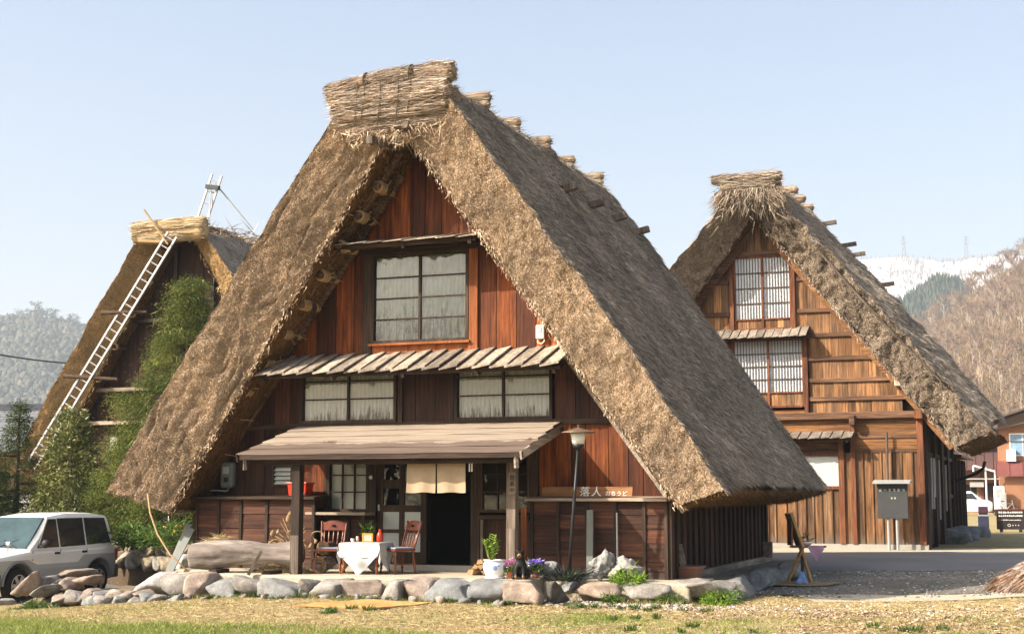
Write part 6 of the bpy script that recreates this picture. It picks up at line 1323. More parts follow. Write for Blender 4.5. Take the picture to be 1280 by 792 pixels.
for k in range(7):
    c = Vector((g.uniform(-.35, .45), -.03, g.uniform(.0, .3))); rr0 = g.uniform(.05, .11); MB().tube([(c.x + rr0 * math.cos(q), c.y + .03 * math.sin(q * 2), c.z + rr0 * .8 * math.sin(q)) for q in np.linspace(0, 4.6, 10)], .011, 5).build('curled_leaf', M['rope'], t)
# wood rounds beside the post
for k, (x, z, r_0, lab) in enumerate(((-1.12, .13, .15, 'lower thick wood round with rings in its end, behind the porch post'), (-1.05, .39, .12, 'upper dark wood round with a split face, behind the porch post'))):
    t = thing('wood_round', lab, 'log', (x, -1.1, PZ + z)); V, F = rock_mesh((r_0, .25, r_0), 90 + k, 3, .15, .07); np_mesh('bark', V, F, M['log'] if k == 0 else M['bark'], t, smooth=True)
    for q in range(4): MB().tube([(math.cos(w_) * r_0 * (.25 + .2 * q), -.235 - .004 * q, math.sin(w_) * r_0 * (.25 + .2 * q)) for w_ in np.linspace(0, 6.283, 15)], .009, 4, False).build('ring', M['endgrain'] if q % 2 else M['rope'], t)
t = thing('bent_cane', 'long pale bent cane leaning from the low thatch corner down to the stones', 'cane', (-3.72, -1.9, .95)); MB().tube([(-.35, .2, .18), (-.22, .1, -.12), (.0, 0, -.45), (.35, -.15, -.76), (.75, -.25, -1.0)], [.014, .016, .016, .014, .012], 7).build('shaft', M['rope'], t, smooth=True)
for lab, p, q in (('grey-blue plank leaning under the low thatch corner', (-4.35, -.7, -.25), (-4.2, -.3, .62)), ('narrow weathered plank leaning beside the grey-blue plank', (-4.22, -.9, -.25), (-4.05, -.45, .55))):
    t = thing('plank', lab, 'plank', p); MB().bar((0, 0, 0), Vector(q) - Vector(p), .12 if 'blue' in lab else .06, .025, up=(0, 1, .3)).build('board', M['metal_dark2'] if 'blue' in lab else M['post'], t)
# straw mat on the grass before the terrace
def mat_sheet(name, lab, cat, quad, mat, dz=.03):
    mb = MB(); q = [np.array(p) for p in quad]
    f = lambda u, v: (1-u)*(1-v)*q[0] + u*(1-v)*q[1] + u*v*q[2] + (1-u)*v*q[3]
    def P(u, v, d): p = f(u, v); return (p[0] + .02 * math.sin(v * 9), p[1] + .02 * math.sin(u * 11), float(gzn([p[0]], [p[1]])[0]) + d + .008 * math.sin(u * 7 + v * 5))
    mb.grid(lambda u, v: P(u, v, dz), 24, 8); mb.grid(lambda u, v: P(1 - u, v, dz - .02), 24, 8)
    for s in range(2): mb.grid(lambda u, v: P(u, s, dz - .02 * v), 24, 1); mb.grid(lambda u, v: P(s, u, dz - .02 * v), 8, 1)
    o = mb.build(name, mat); return tag(o, lab, cat)
mat_sheet('straw_mat', 'worn orange-brown straw mat laid on the dry grass before the terrace stones', 'mat', [(-.05, -4.0), (1.15, -3.95), (1.42, -2.75), (.22, -2.72)], M['matting'])
# ---- easel by the road
E0 = on_z(1000, 729, -0.36); t = thing('easel', 'folding wooden easel with a slanted board and small tray beside the road', 'easel', (E0[0], E0[1], g1(E0[0], E0[1]) + .05)); rx = np.array([math.cos(yw), math.sin(yw)])
def ep(a, z, d=0): return (rx[0] * a - rx[1] * d * -1 * 0 + -rx[1] * d, rx[1] * a + rx[0] * d, z)
MB().bar(ep(-.20, 0), ep(.08, .60), .035, .03).build('leg', M['pine'] if False else M['easelwood'], t); MB().bar(ep(-.16, .0, .3), ep(.08, .60, .1), .035, .03).build('leg', M['easelwood'], t)
MB().bar(ep(.21, 0), ep(.02, .62), .04, .035).build('leg', M['easelwood'], t); MB().bar(ep(.24, .02, .3), ep(.05, .62, .25), .04, .035).build('leg', M['easelwood'], t)
MB().bar(ep(.04, .58, .12), ep(-.15, 1.15, .12), .5, .035, up=(rx[0], rx[1], .3)).build('board', M['easelboard'], t); MB().bar(ep(.045, .60, -.15), ep(-.15, 1.17, -.15), .035, .045).build('stile', M['easelwood'], t)
MB().bar(ep(-.13, .62, .1), ep(-.12, 1.12, .1), .36, .03, up=(rx[0], rx[1], 0)).build('back_panel', M['chairwood'], t); MB().box(-.14, .42, -.12, .22, .585, .615).build('tray', M['traywood'], t, bevel=.004); MB().bar(ep(.07, .0, .1), ep(.07, .58, .1), .05, .05).build('post', M['metal_dark'], t)
mb = MB(); mb.grid(lambda u, v: (.16 + .27 * u + .0 * v, -.125 - .015 * math.sin(u * 9) * v, .62 - v * .26 * (1 - abs(u - .55) * 1.7)), 14, 8); tc_ = mb.build('napkin', M['purple']); tag(tc_, 'purple cloth hanging over the edge of the easel tray', 'cloth'); tc_.location = t.location
t2 = thing('bowl', 'small white bowl with a plant on the easel tray', 'bowl', (t.location.x + .12, t.location.y + .04, t.location.z + .615)); MB().lathe((0, 0, 0), [(.05, 0), (.10, .05), (.10, .06)], 14).build('bowl', M['white'], t2, smooth=True); leafball(t2, 'foliage', (0, 0, .10), .07, 70, .06, .02, M['leaf_fir'], 9)
t2 = thing('bag', 'small blue-and-white bag on the mat under the easel', 'bag', (t.location.x + .03, t.location.y + .02, t.location.z - .01)); MB().quadbox([(-.10, -.07, 0), (.10, -.07, 0), (.10, .07, 0), (-.10, .07, 0), (-.02, -.02, .20), (.03, -.02, .20), (.03, .02, .20), (-.02, .02, .20)]).build('body', M['bluebag'], t2, bevel=.02)
ec = np.array([E0[0], E0[1]]); mat_sheet('ground_board', 'thin brown board lying on the gravel under the easel', 'board', [tuple(ec + rx * -.6 + np.array([.0, -.28])), tuple(ec + rx * .55 + np.array([.0, -.28])), tuple(ec + rx * .62 + np.array([-.0, .42])), tuple(ec + rx * -.5 + np.array([-.0, .42]))], M['ply'], .065)
# ---- weathered stump at the right
P0 = on_z(1275, 738, -.36); t = thing('tree_stump', 'shaggy weathered stump with peeling reddish fibres lying in the grass', 'stump', (P0[0], P0[1], g1(P0[0], P0[1]) + .05))
V, F = rock_mesh((.62, .42, .34), 141, 4, .3, .16); V[:, 2] += .12 * np.clip(V[:, 0] + .2, 0, 1); V += np.array([.1, 0, .1]); np_mesh('wood', V, F, M['log'], t, smooth=True)
g = np.random.default_rng(41); N = 5200; k = g.integers(0, len(V), N); P = V[k]; D = np.array([-.72, -.25, -.55])[None, :] + g.normal(0, .13, (N, 3)); D *= g.uniform(.10, .42, N)[:, None]; P = P * np.array([1, 1, .97])
VV, FF, tt = blades(P, D, .012, g); np_mesh('fibres', VV, FF, M['stumpfibre'], t, kind='stuff', attrs={'tone': tt})
# ------------------------------------------------------------------ stones
def gpt(x, y): return float(gzn([x], [y])[0])
def stone(parent, c, size, seed, mat='stone', sub=3, rot=0.0, tilt=0.0, name='stone', box=.55, rough=.10):
    V, F = rock_mesh(size, seed, sub, box, rough); c_, s_ = math.cos(tilt), math.sin(tilt); V = np.stack([V[:, 0]*c_ - V[:, 2]*s_, V[:, 1], V[:, 0]*s_ + V[:, 2]*c_], 1)
    c_, s_ = math.cos(rot), math.sin(rot); V = np.stack([V[:, 0]*c_ - V[:, 1]*s_, V[:, 0]*s_ + V[:, 1]*c_, V[:, 2]], 1)
    return np_mesh(name, V + np.asarray(c), F, M[mat], parent, smooth=True, off=base_of(parent) if parent else None)
# the row of big stones that edges the terrace
row = [(166, 204, 716, 739, 'stone_w'), (204, 246, 717, 745, 'stone'), (243, 262, 715, 744, 'stone_p'), (258, 301, 718, 744, 'stone_g'), (301, 336, 718, 748, 'stone'), (336, 381, 719, 749, 'stone_g'), (381, 393, 722, 733, 'stone'), (381, 394, 732, 744, 'stone_g'), (394, 431, 722, 746, 'stone'), (432, 480, 724, 746, 'stone_p'), (480, 506, 724, 745, 'stone'), (505, 540, 722, 745, 'stone_p'), (541, 591, 722, 744, 'stone_g'), (590, 635, 724, 745, 'stone_g'), (635, 684, 724, 745, 'stone_p'), (682, 703, 724, 745, 'stone_d')]
M['stone_w'] = mat_stone('white_stones', (0.377, 0.369, 0.353), (0.508, 0.500, 0.476)); M['stone_g'] = mat_stone('blue_grey_stones', (0.205, 0.213, 0.213), (0.312, 0.320, 0.316)); M['stone_p'] = mat_stone('pinkish_stones', (0.287, 0.234, 0.197), (0.410, 0.353, 0.307)); M['stone_d'] = mat_stone('dark_stones', (0.098, 0.094, 0.090), (0.180, 0.176, 0.172))
SE = thing('stone_edging', 'row of big rounded stones edging the terrace in front of the shop', 'stone edging', (-.8, -2.25, -.4))
for i, (u0, u1, v0, v1, mt) in enumerate(row):
    a = on_y(u0, v0 + 2, -2.3); b_ = on_y(u1, v1, -2.3); y = -2.22 if i > 1 else -2.05
    cx_, hw = (a[0] + b_[0]) / 2, abs(b_[0] - a[0]) / 2 * 1.06; zt = min(a[2] + .03, -.065); zb = b_[2] - .10
    stone(SE, (cx_, y - .03 * (i % 3), (zt + zb) / 2), (hw, .30, (zt - zb) / 2), 200 + i, mt, 3, rot=.1 * math.sin(i * 2.1), tilt=.05 * math.sin(i * 1.7), box=.95, rough=.07)
r5 = random.Random(21)
for k in range(26):        # small fill stones along the foot
    x = -3.6 + k * .245 + r5.uniform(-.1, .1); y = -2.55 + r5.uniform(-.08, .05); stone(SE, (x, y, gpt(x, y) + .03), (r5.uniform(.05, .13), .07, r5.uniform(.04, .08)), 260 + k, r5.choice(['stone', 'stone_p', 'stone_g']), 2, r5.uniform(0, 3), name='small_stone')
LE = thing('stone_edging', 'low flat stones edging the soil along the right-hand low wall', 'stone edging', (3.6, -1.2, -.3))
for i, (u0, u1, v0, v1, mt, y) in enumerate(((704, 722, 724, 738, 'stone_g', -1.55), (716, 774, 727, 741, 'stone_p', -1.55), (776, 841, 727, 742, 'stone', -1.35), (842, 912, 719, 742, 'stone', -.95))):
    a = on_y(u0, v0, y); b_ = on_y(u1, v1, y); stone(LE, ((a[0]+b_[0])/2, y, (a[2]+b_[2])/2 - .03), (abs(b_[0]-a[0])/2 * 1.05, .30 if i < 3 else .42, (a[2]-b_[2])/2 + .05), 230 + i, mt, 3, rot=.05, box=.5)
for k in range(8):
    y = -.5 + k * .85; stone(LE, (5.0 + .08 * math.sin(k * 2.2), y, -.27), (.28, .48, .20), 240 + k, 'stone_g' if k % 2 else 'stone', 3, rot=.1 * math.sin(k), box=.5)
for k in range(60):
    x = 2.6 + r5.random() * 2.6; y = -1.75 - r5.random() * .9; stone(LE, (x, y, gpt(x, y) + .015), (r5.uniform(.03, .075), r5.uniform(.03, .06), r5.uniform(.02, .04)), 800 + k, r5.choice(['stone_w', 'stone', 'stone_p']), 1, r5.uniform(0, 3), name='cobble')
# loose boulders by the car, each its own
for i, (u0, u1, v0, v1, mt, lab, tl, y) in enumerate(((20, 57, 717, 749, 'stone_p', 'tilted brown boulder standing against the front wheel of the white car', .55, -1.6), (57, 78, 719, 737, 'stone', 'rounded grey boulder just behind the tilted one', .1, -1.2), (75, 110, 711, 724, 'stone_p', 'long flat boulder lying under the car door', .05, -.9), (84, 100, 718, 737, 'stone_p', 'upright tan boulder with a flat face beside the tilted boulder', -.2, -1.35), (73, 86, 722, 732, 'stone', 'small smooth oval boulder in front of the long flat one', 0, -1.45), (100, 127, 718, 733, 'stone_p', 'domed brown boulder by the rear wheel of the white car', .1, -1.3), (0, 9, 746, 757, 'stone_w', 'pale rock half out of view beside the front bumper', 0, -1.9), (48, 68, 734, 748, 'stone', 'pale slab leaning at the foot of the bank', .6, -2.3))):
    a = on_y(u0, v0, y); b_ = on_y(u1, v1, y); w_, h_ = abs(b_[0]-a[0])/2, abs(a[2]-b_[2])/2; c = ((a[0]+b_[0])/2, y, (a[2]+b_[2])/2)
    t = thing('boulder', lab, 'boulder', c, 0, 'loose boulders by the parked car'); stone(t, c, (w_ * (1.05 if abs(tl) < .3 else 1.15), .32, h_ * (1.08 if abs(tl) < .3 else .85)), 280 + i, mt, 3, tilt=tl)
BK = thing('stone_bank', 'sloping bank of half-buried grey stones below the white boulder', 'stone bank', (-3.6, -2.9, -.6))
bank = [(78, 100, 738, 757), (96, 118, 735, 752), (100, 124, 745, 760), (118, 140, 744, 761), (128, 150, 736, 750), (138, 160, 743, 760), (158, 176, 744, 757), (150, 166, 737, 748), (172, 190, 742, 756), (188, 203, 742, 754), (60, 84, 742, 756), (200, 222, 745, 757), (120, 134, 738, 748), (168, 180, 738, 746)]
for i, (u0, u1, v0, v1) in enumerate(bank):
    y = -2.75 - .012 * (v1 - 745); a = on_y(u0, v0, y); b_ = on_y(u1, v1, y); stone(BK, ((a[0]+b_[0])/2, y + .12, (a[2]+b_[2])/2), (abs(b_[0]-a[0])/2 * 1.15, .26, abs(a[2]-b_[2])/2 * 1.15), 300 + i, ['stone', 'stone_p', 'stone_g'][i % 3], 3, tilt=.35 * math.sin(i * 1.3))
# earth behind the bank, up to the terrace
mb = MB()
def bankfn(u, v):
    x = -7.2 + u * 3.6; y = -2.95 + v * 3.2; e = 1 - (1 - min(1, v * 3)) ** 2
    zt = -.62 + .28 * u; return (x, y, (gpt(x, y) - .05) * (1 - e) + (zt + .05 * math.sin(x * 5) * v) * e - .35 * max(0, .25 - u) * 4 * 0 - .75 * (1 - float(sstep(0, .4, u))))
mb.grid(bankfn, 40, 24); o = mb.build('earth_bank', M['soil'], smooth=True); tag(o, kind='structure')
V = np.array([v.co[:] for v in o.data.vertices]); V[:, 2] += .05 * fbm(V, 3.0, 6, 3); o.data.vertices.foreach_set('co', V.astype(np.float32).ravel())
# mossy garden wall behind the car
GWt = thing('garden_wall', 'low mossy dry-stone garden wall behind the white car', 'stone wall', (-6.6, 4.6, -.6)); p0 = pix(132, 700, 32.5); p1 = pix(236, 700, 28.5)
for k in range(13):
    f = (k + .5) / 13; c = p0 * (1 - f) + p1 * f; d = np.linalg.norm((p1 - p0)[:2]) / 13
    for j in range(2): stone(GWt, (c[0] + r5.uniform(-.05, .05), c[1] + .12 * j, -.30 + j * .30 + r5.uniform(-.03, .03)), (d * r5.uniform(.42, .6), .2, r5.uniform(.17, .24)), 330 + k * 2 + j, 'stone_moss' if (k * 3 + j) % 4 else 'stone_w', 3, rot=math.atan2((p1-p0)[1], (p1-p0)[0]), tilt=r5.uniform(-.5, .5))
q = (p1 - p0) / np.linalg.norm(p1 - p0); nrm = np.array([-q[1], q[0], 0])
mb = MB(); mb.grid(lambda u, v: tuple((p0 - q * 1.5) * (1 - u) + (p1 + q * 1.0) * u + nrm * (.05 + 3.5 * v) + np.array([0, 0, -(p0 * (1 - u) + p1 * u)[2] + .05 + .05 * math.sin(u * 20) + .1 * v])), 30, 8); mb.grid(lambda u, v: tuple((p0 - q * 1.5) * (1 - u) + (p1 + q * 1.0) * u + nrm * .08 + np.array([0, 0, -(p0 * (1 - u) + p1 * u)[2] - .9 + .95 * v])), 30, 4)
o = mb.build('flower_bed', M['bark'], smooth=True); tag(o, kind='structure')
# porous garden rocks
for i, (lab, c, size, seed) in enumerate((('taller knobbly porous grey rock by the low wall', on_y(752, 709, -1.0), (.20, .16, .27), 351), ('lower porous grey rock with a deep hollow beside the knobbly one', on_y(779, 713, -1.0), (.27, .17, .20), 352))):
    t = thing('garden_rock', lab, 'rock', c); V, F = rock_mesh(size, seed, 4, .2, .10); V = V * (1 + .40 * fbm(V, 17, seed, 3)[:, None] - .75 * np.clip(fbm(V, 9, seed + 3, 2) - .12, 0, 1)[:, None]); np_mesh('rock', V, F, M['porous'], t, smooth=True)
    if i: MB().sphere((.03, -.145, .0), (.05, .03, .035), 12, 8).build('hollow', M['black'], t, smooth=True)  # near-black ellipsoid set in the rock face; its colour paints the cavity's shade
for i, (lab, u, v, s) in enumerate((('round grey stone behind the violet flowers', 687, 711, .12), ('small dark stone at the lamp foot', 694, 719, .08))):
    c = on_y(u, v, -1.15); t = thing('garden_rock', lab, 'rock', c); stone(t, c, (s * 1.2, s, s), 360 + i, 'stone_g', 3, box=.3, name='rock')

# ------------------------------------------------------------------ trees and shrubs on the left
def crown_cloud(rs, profile, n_cl, n_leaf, base, lean, cl_r, dirf, L, w, flat=.6):
    """clumps of leaves spread through the outer part of a crown whose radius at height h is profile(h)"""
    hs = np.array(profile); H = hs[:, 0]; Rr = hs[:, 1]; cdf = np.cumsum(Rr + .15); cdf = cdf / cdf[-1]
    h = np.interp(rs.random(n_cl), cdf, H); r = np.interp(h, H, Rr); a = rs.uniform(0, 2 * math.pi, n_cl); q = rs.uniform(.5, 1.0, n_cl) ** .6 * (1 + .14 * np.sin(a * 3 + h * 2.3) + .10 * np.sin(a * 5 - h * 3.1))
    C_ = np.stack([np.cos(a) * r * q + lean[0] * h, np.sin(a) * r * q + lean[1] * h, h], 1); out = np.stack([np.cos(a), np.sin(a), np.zeros(n_cl)], 1)
    P = np.repeat(C_, n_leaf, 0) + rs.normal(0, 1, (n_cl * n_leaf, 3)) * np.array([cl_r, cl_r, cl_r * flat]); o_ = np.repeat(out, n_leaf, 0)
    D = dirf(o_, rs, len(P)) * (L * rs.uniform(.6, 1.3, len(P)))[:, None]; ct = np.repeat(rs.uniform(-.30, .30, n_cl), n_leaf); tone = np.clip(.5 + ct + rs.normal(0, .16, len(P)), 0, 1)
    V, F, t = leaves(P + np.asarray(base), D, w * rs.uniform(.7, 1.3, len(P)), rs, tone); return V, F, t
def tree(name, lab, cat, loc, trunk, limbs, clouds, mat, bark='bark'):
    t = thing(name, lab, cat, loc); mb = MB(); mb.tube(trunk[0], trunk[1], 9)
    for pts, rad in limbs: mb.tube(pts, rad, 6)
    mb.build('trunk', M[bark], t, smooth=True); V, F = join([(c[0], c[1]) for c in clouds]); np_mesh('crown', V, F, mat, t, attrs={'tone': np.concatenate([c[2] for c in clouds])}); return t
rs = np.random.default_rng(61); b0 = pix(219, 690, 33.6); b0[2] = -.85; Ht = 6.35
prof = [(.55, .9), (1.0, 1.8), (1.5, 1.95), (2.2, 1.85), (3.0, 1.60), (3.7, 1.18), (4.4, .85), (5.2, .60), (5.8, .42), (6.15, .24), (6.35, .05)]
def weep(o_, rs, n_): return o_ * .45 + rs.normal(0, .30, (n_, 3)) + np.array([0, 0, -.35])
def tufty(o_, rs, n_): return o_ * .6 + rs.normal(0, .45, (n_, 3)) + np.array([0, 0, -.12])
limbs = []
for k in range(34):
    a = k * 2.4; h = .7 + 5.2 * k / 34; r = np.interp(h, [p[0] for p in prof], [p[1] for p in prof]) * .8; limbs.append(([(0.03 * h, 0, h), (math.cos(a) * r * .5, math.sin(a) * r * .5, h + .16), (math.cos(a) * r, math.sin(a) * r, h - .02)], [.045, .03, .012]))
cl = [crown_cloud(rs, prof, 600, 330, (0, 0, .12), (.035, 0), .15, weep, .062, .015, .62), crown_cloud(rs, [(h, r * .8) for h, r in prof], 420, 40, (0, 0, .05), (.035, 0), .16, weep, .18, .03)]
tree('weeping_cypress', 'tall drooping yellow-green cypress beside the big thatched roof', 'tree', tuple(b0), ([(0, 0, -.3), (.06, 0, 2), (.15, 0, 4.4), (.22, 0, 6.2)], [.20, .15, .08, .015]), limbs, cl, M['leaf_cypress']).scale = (1.09, 1.09, 1.085)
rs = np.random.default_rng(62); b1 = pix(84, 690, 34.0); b1[2] = -.95; prof = [(.45, .40), (.9, .75), (1.7, .86), (2.3, .76), (3.1, .55), (3.6, .36), (4.15, .12)]
def broad(o_, rs, n_): return o_ * .5 + rs.normal(0, .6, (n_, 3)) + np.array([0, 0, .15])
tree('broadleaf_bush', 'rounded evergreen bush with pale yellow-green leaves left of the cypress', 'bush', tuple(b1), ([(0, 0, -.2), (.03, .02, 1.5), (0, 0, 3.4)], [.10, .07, .015]), [([(0, 0, .5 + .25 * k), (.25 * math.cos(k * 2), .25 * math.sin(k * 2), .8 + .25 * k), (.5 * math.cos(k * 2), .5 * math.sin(k * 2), 1.0 + .25 * k)], [.035, .025, .01]) for k in range(9)],
     [crown_cloud(rs, prof, 460, 30, (0, 0, 0), (0, 0), .10, broad, .085, .045, .8), crown_cloud(rs, [(h, r * .7) for h, r in prof], 120, 22, (0, 0, 0), (0, 0), .14, broad, .11, .05)], M['leaf_broad'])
def fir_tree(lab, u, d, zb, H, R0, seed, mat='leaf_fir', n_=1100):
    rs = np.random.default_rng(seed); b_ = pix(u, 690, d); b_[2] = zb; prof = [(.35, R0 * .8), (.8, R0), (H * .35, R0 * .82), (H * .6, R0 * .52), (H * .85, R0 * .22), (H, .04)]; prof2 = []
    lay = [(h * (1 + 0 * h), 1) for h in np.linspace(.4, H, 9)]
    C_ = crown_cloud(rs, prof, n_, 42, (0, 0, 0), (0, 0), .12, tufty, .10, .018, .35); lim = [([(0, 0, h), (math.cos(k * 2.4) * .5 * R0, math.sin(k * 2.4) * .5 * R0, h), (math.cos(k * 2.4) * R0 * .8, math.sin(k * 2.4) * R0 * .8, h - .05)], [.03, .02, .008]) for k, h in enumerate(np.linspace(.5, H * .7, 16))]
    return tree('fir_tree', lab, 'tree', tuple(b_), ([(0, 0, -.3), (0, 0, H * .5), (0, 0, H * .97)], [.12, .08, .012]), lim, [C_], M[mat])
fir_tree('dark green conical fir at the edge of the picture beyond the white car', 17, 35, -.95, 4.3, .9, 71); fir_tree('dark fir partly out of view beyond the bonnet of the car', -22, 34, -.95, 3.3, 1.0, 72)
fir_tree('low dark evergreen filling the gap under the pale bush', 60, 35.5, -.95, 2.3, 1.1, 73); fir_tree('dark evergreen between the pale bush and the cypress', 120, 33.5, -.95, 2.6, .9, 74)
def shrub(name, lab, cat, c, r, n_cl, mat, seed, L=.07, w=.035, nl=24, h=1.0, df=broad):
    rs = np.random.default_rng(seed); prof = [(0.02, r * .8), (r * .5 * h, r), (r * h, r * .8), (r * 1.4 * h, r * .35)]; t = thing(name, lab, cat, tuple(c)); V, F, tt = crown_cloud(rs, prof, n_cl, nl, (0, 0, 0), (0, 0), r * .16, df, L, w, .7)
    MB().tube([(0, 0, -.1), (.02, 0, r * .7)], [.02, .008], 5).build('stem', M['bark'], t); np_mesh('foliage', V, F, M[mat], t, attrs={'tone': tt}); return t
c = pix(138, 640, 36); c[2] = .2; shrub('low_conifer', 'low spreading conifer branch mass under the cypress behind the car', 'shrub', c, .85, 200, 'leaf_cypress', 81, .13, .024, 36, .7, weep)
c = pix(165, 672, 30.5); c[2] = .05; shrub('leafy_shrub', 'small dark-leaved shrub above the mossy wall near the car roof', 'shrub', c, .32, 80, 'leaf_herb', 82)
c = pix(192, 672, 29.8); c[2] = .08; shrub('leafy_shrub', 'low green shrub above the mossy wall under the cypress', 'shrub', c, .30, 80, 'leaf_herb', 83)
for k, (u, v, d, lab) in enumerate(((205, 668, 29.4, 'clump of yellow daffodils above the mossy wall'), (222, 664, 29.0, 'clump of yellow and red flowers beside the house corner'))):
    c = pix(u, v, d); c[2] = .08; t = shrub('flower_clump', lab, 'flowers', c, .26, 50, 'leaf_herb', 85 + k, .12, .02, 18, 1.2); g = np.random.default_rng(90 + k)
    for q in range(6):
        p = (g.normal(0, .16), g.normal(0, .12), g.uniform(.2, .42)); MB().sphere(p, .028, 8, 6).build('flower', M['yellow'] if q % 3 or k == 0 else M['red'], t)
# small built things between the trees
t = thing('gate_pillar', 'white square pillar between the bush and the dark fir', 'pillar', tuple(pix(66, 655, 34.5) * np.array([1, 1, 0]) + np.array([0, 0, -.9]))); MB().box(-.14, .14, -.14, .14, 0, 1.55).build('shaft', M['white'], t); MB().box(-.18, .18, -.18, .18, 1.55, 1.62).build('cap', M['white'], t)
c = pix(43, 640, 34.0); t = thing('garden_rock', 'brown rock on top of the bank beyond the car roof', 'rock', tuple(c)); stone(t, c, (.22, .2, .11), 366, 'stone_p', 3, name='rock')
c = pix(160, 660, 36); t = thing('low_fence', 'low pinkish board fence behind the cypress', 'fence', (c[0], c[1], -.6), R(21)); MB().box(-1.6, 1.6, -.02, .02, .55, .80).build('rail', M['fence_pink'], t)
for x in (-1.5, -.5, .5, 1.5): MB().box(x - .05, x + .05, .02, .10, -.3, .85).build('post', M['grey_wood'], t)
c = pix(150, 640, 38); t = thing('garden_wall', 'white rendered wall glimpsed behind the car roof and the cypress', 'wall', (c[0], c[1], -.9), R(21)); MB().box(-3.5, 1.6, -.08, .08, 0, 1.95).build('wall', M['white'], t); MB().box(-3.55, 1.65, -.12, .12, 1.95, 2.02).build('coping', M['metal_grey'], t)

# ------------------------------------------------------------------ grass, weeds and leaf litter
def ground_pts(N, rs, x0, x1, y0, y1):
    x = rs.uniform(x0, x1, N); y = rs.uniform(y0, y1, N); return x, y
rs = np.random.default_rng(71)
x, y = ground_pts(330000, rs, -9.5, 11.5, -9.5, 1.6)
vis = (y < -2.35 - .0 * x) | (x > 4.9) & (y < 1.4 + .25 * (x - 5)) | (x < -4.4) & (y < -1.5) | (x > 2.6) & (y < -1.7)
yb_ = np.array([x * 0, ]).ravel(); P3 = np.stack([x, y, np.zeros_like(x)], 1)
dens = fbm(P3, .9, 13, 3); keep = vis & (rs.random(len(x)) < .52 + .6 * dens) & ~((x > 5.6) & (y > .2 + .1 * x))
keep &= ~((x > -.05) & (x < 1.42) & (y > -4.0) & (y < -2.72) & (rs.random(len(x)) < .93))
x, y = x[keep], y[keep]; N = len(x); P = np.stack([x, y, gzn(x, y)], 1)
lowleft = sstep(-5.7, -6.9, y + .10 * x + .5 * fbm(P, .6, 58, 2)) * sstep(6.5, 3.0, x); right = sstep(-.12, .30, fbm(P, .7, 55, 3)) * sstep(2.2, 4.4, x) * sstep(-1.4, -3.0, y) * (1 - .6 * sstep(8.0, 9.5, x))
left = .55 * sstep(-2.6, -4.5, x) * sstep(-4.6, -3.0, y) ; mid = .28 * sstep(0, .5, fbm(P, .5, 56, 3))
green = np.clip(lowleft + right * 1.0 + left + mid * 1.2, 0, 1); mv = (rs.random(N) < green * .85).astype(float) * rs.uniform(.6, 1, N)
h = rs.uniform(.02, .055, N) * (1 + (mv > 0) * (.9 * lowleft + .8 * right)) ; D = np.stack([rs.normal(0, .6, N), rs.normal(0, .6, N), rs.uniform(.25, 1, N)], 1) * h[:, None]
V, F, t = blades(P, D, .009, rs); np_mesh('grass', V, F, M['grass'], kind='stuff', attrs={'tone': t, 'mixv': np.repeat(mv, 3)})
# flattened dead grass
x, y = ground_pts(90000, rs, -9, 11.5, -9.5, 1.2); vis = (y < -2.45) | (x > 4.9) & (y < .6) | (x < -4.4) & (y < -1.6) | (x > 2.6) & (y < -1.8); gm = sstep(-.12, .30, fbm(np.stack([x, y, x * 0], 1), .7, 55, 3)) * sstep(2.2, 4.4, x) * sstep(-1.4, -3.0, y) * (1 - .6 * sstep(8.0, 9.5, x)); vis &= rs.random(len(x)) > gm * .85; x, y = x[vis], y[vis]; N = len(x); P = np.stack([x, y, gzn(x, y) + .008], 1)
D = np.stack([rs.normal(0, 1, N), rs.normal(0, 1, N), rs.normal(.12, .15, N)], 1) * rs.uniform(.03, .10, N)[:, None]; V, F, t = blades(P, D, .008, rs); np_mesh('dead_grass', V, F, M['drystalk'], kind='stuff', attrs={'tone': t})
# brown fallen leaves at the right
x = rs.normal(7.6, 2.0, 11000); y = rs.normal(-4.2, 1.6, 11000); k = (y < -1.0) & (y > -9.4) & (x > 2.0) & (x < 11.5) & (rs.random(11000) > 1.0 * sstep(-.25, .2, fbm(np.stack([x, y, x * 0], 1), .7, 55, 3)) * (1 - .7 * sstep(8.0, 9.5, x))); x, y = x[k], y[k]; N = len(x)
P = np.stack([x, y, gzn(x, y) + rs.uniform(.005, .05, N)], 1); D = np.stack([rs.normal(0, 1, N), rs.normal(0, 1, N), rs.normal(.2, .35, N)], 1) * rs.uniform(.012, .04, N)[:, None]
V, F, t = leaves(P, D, rs.uniform(.010, .026, N), rs); np_mesh('leaf_litter', V, F, mat_blade('fallen_leaves', [(0, (.10, .06, .04)), (.5, (.26, .17, .11)), (.85, (.42, .31, .22)), (1, (.62, .54, .44))], .8, .15), kind='stuff', attrs={'tone': t})
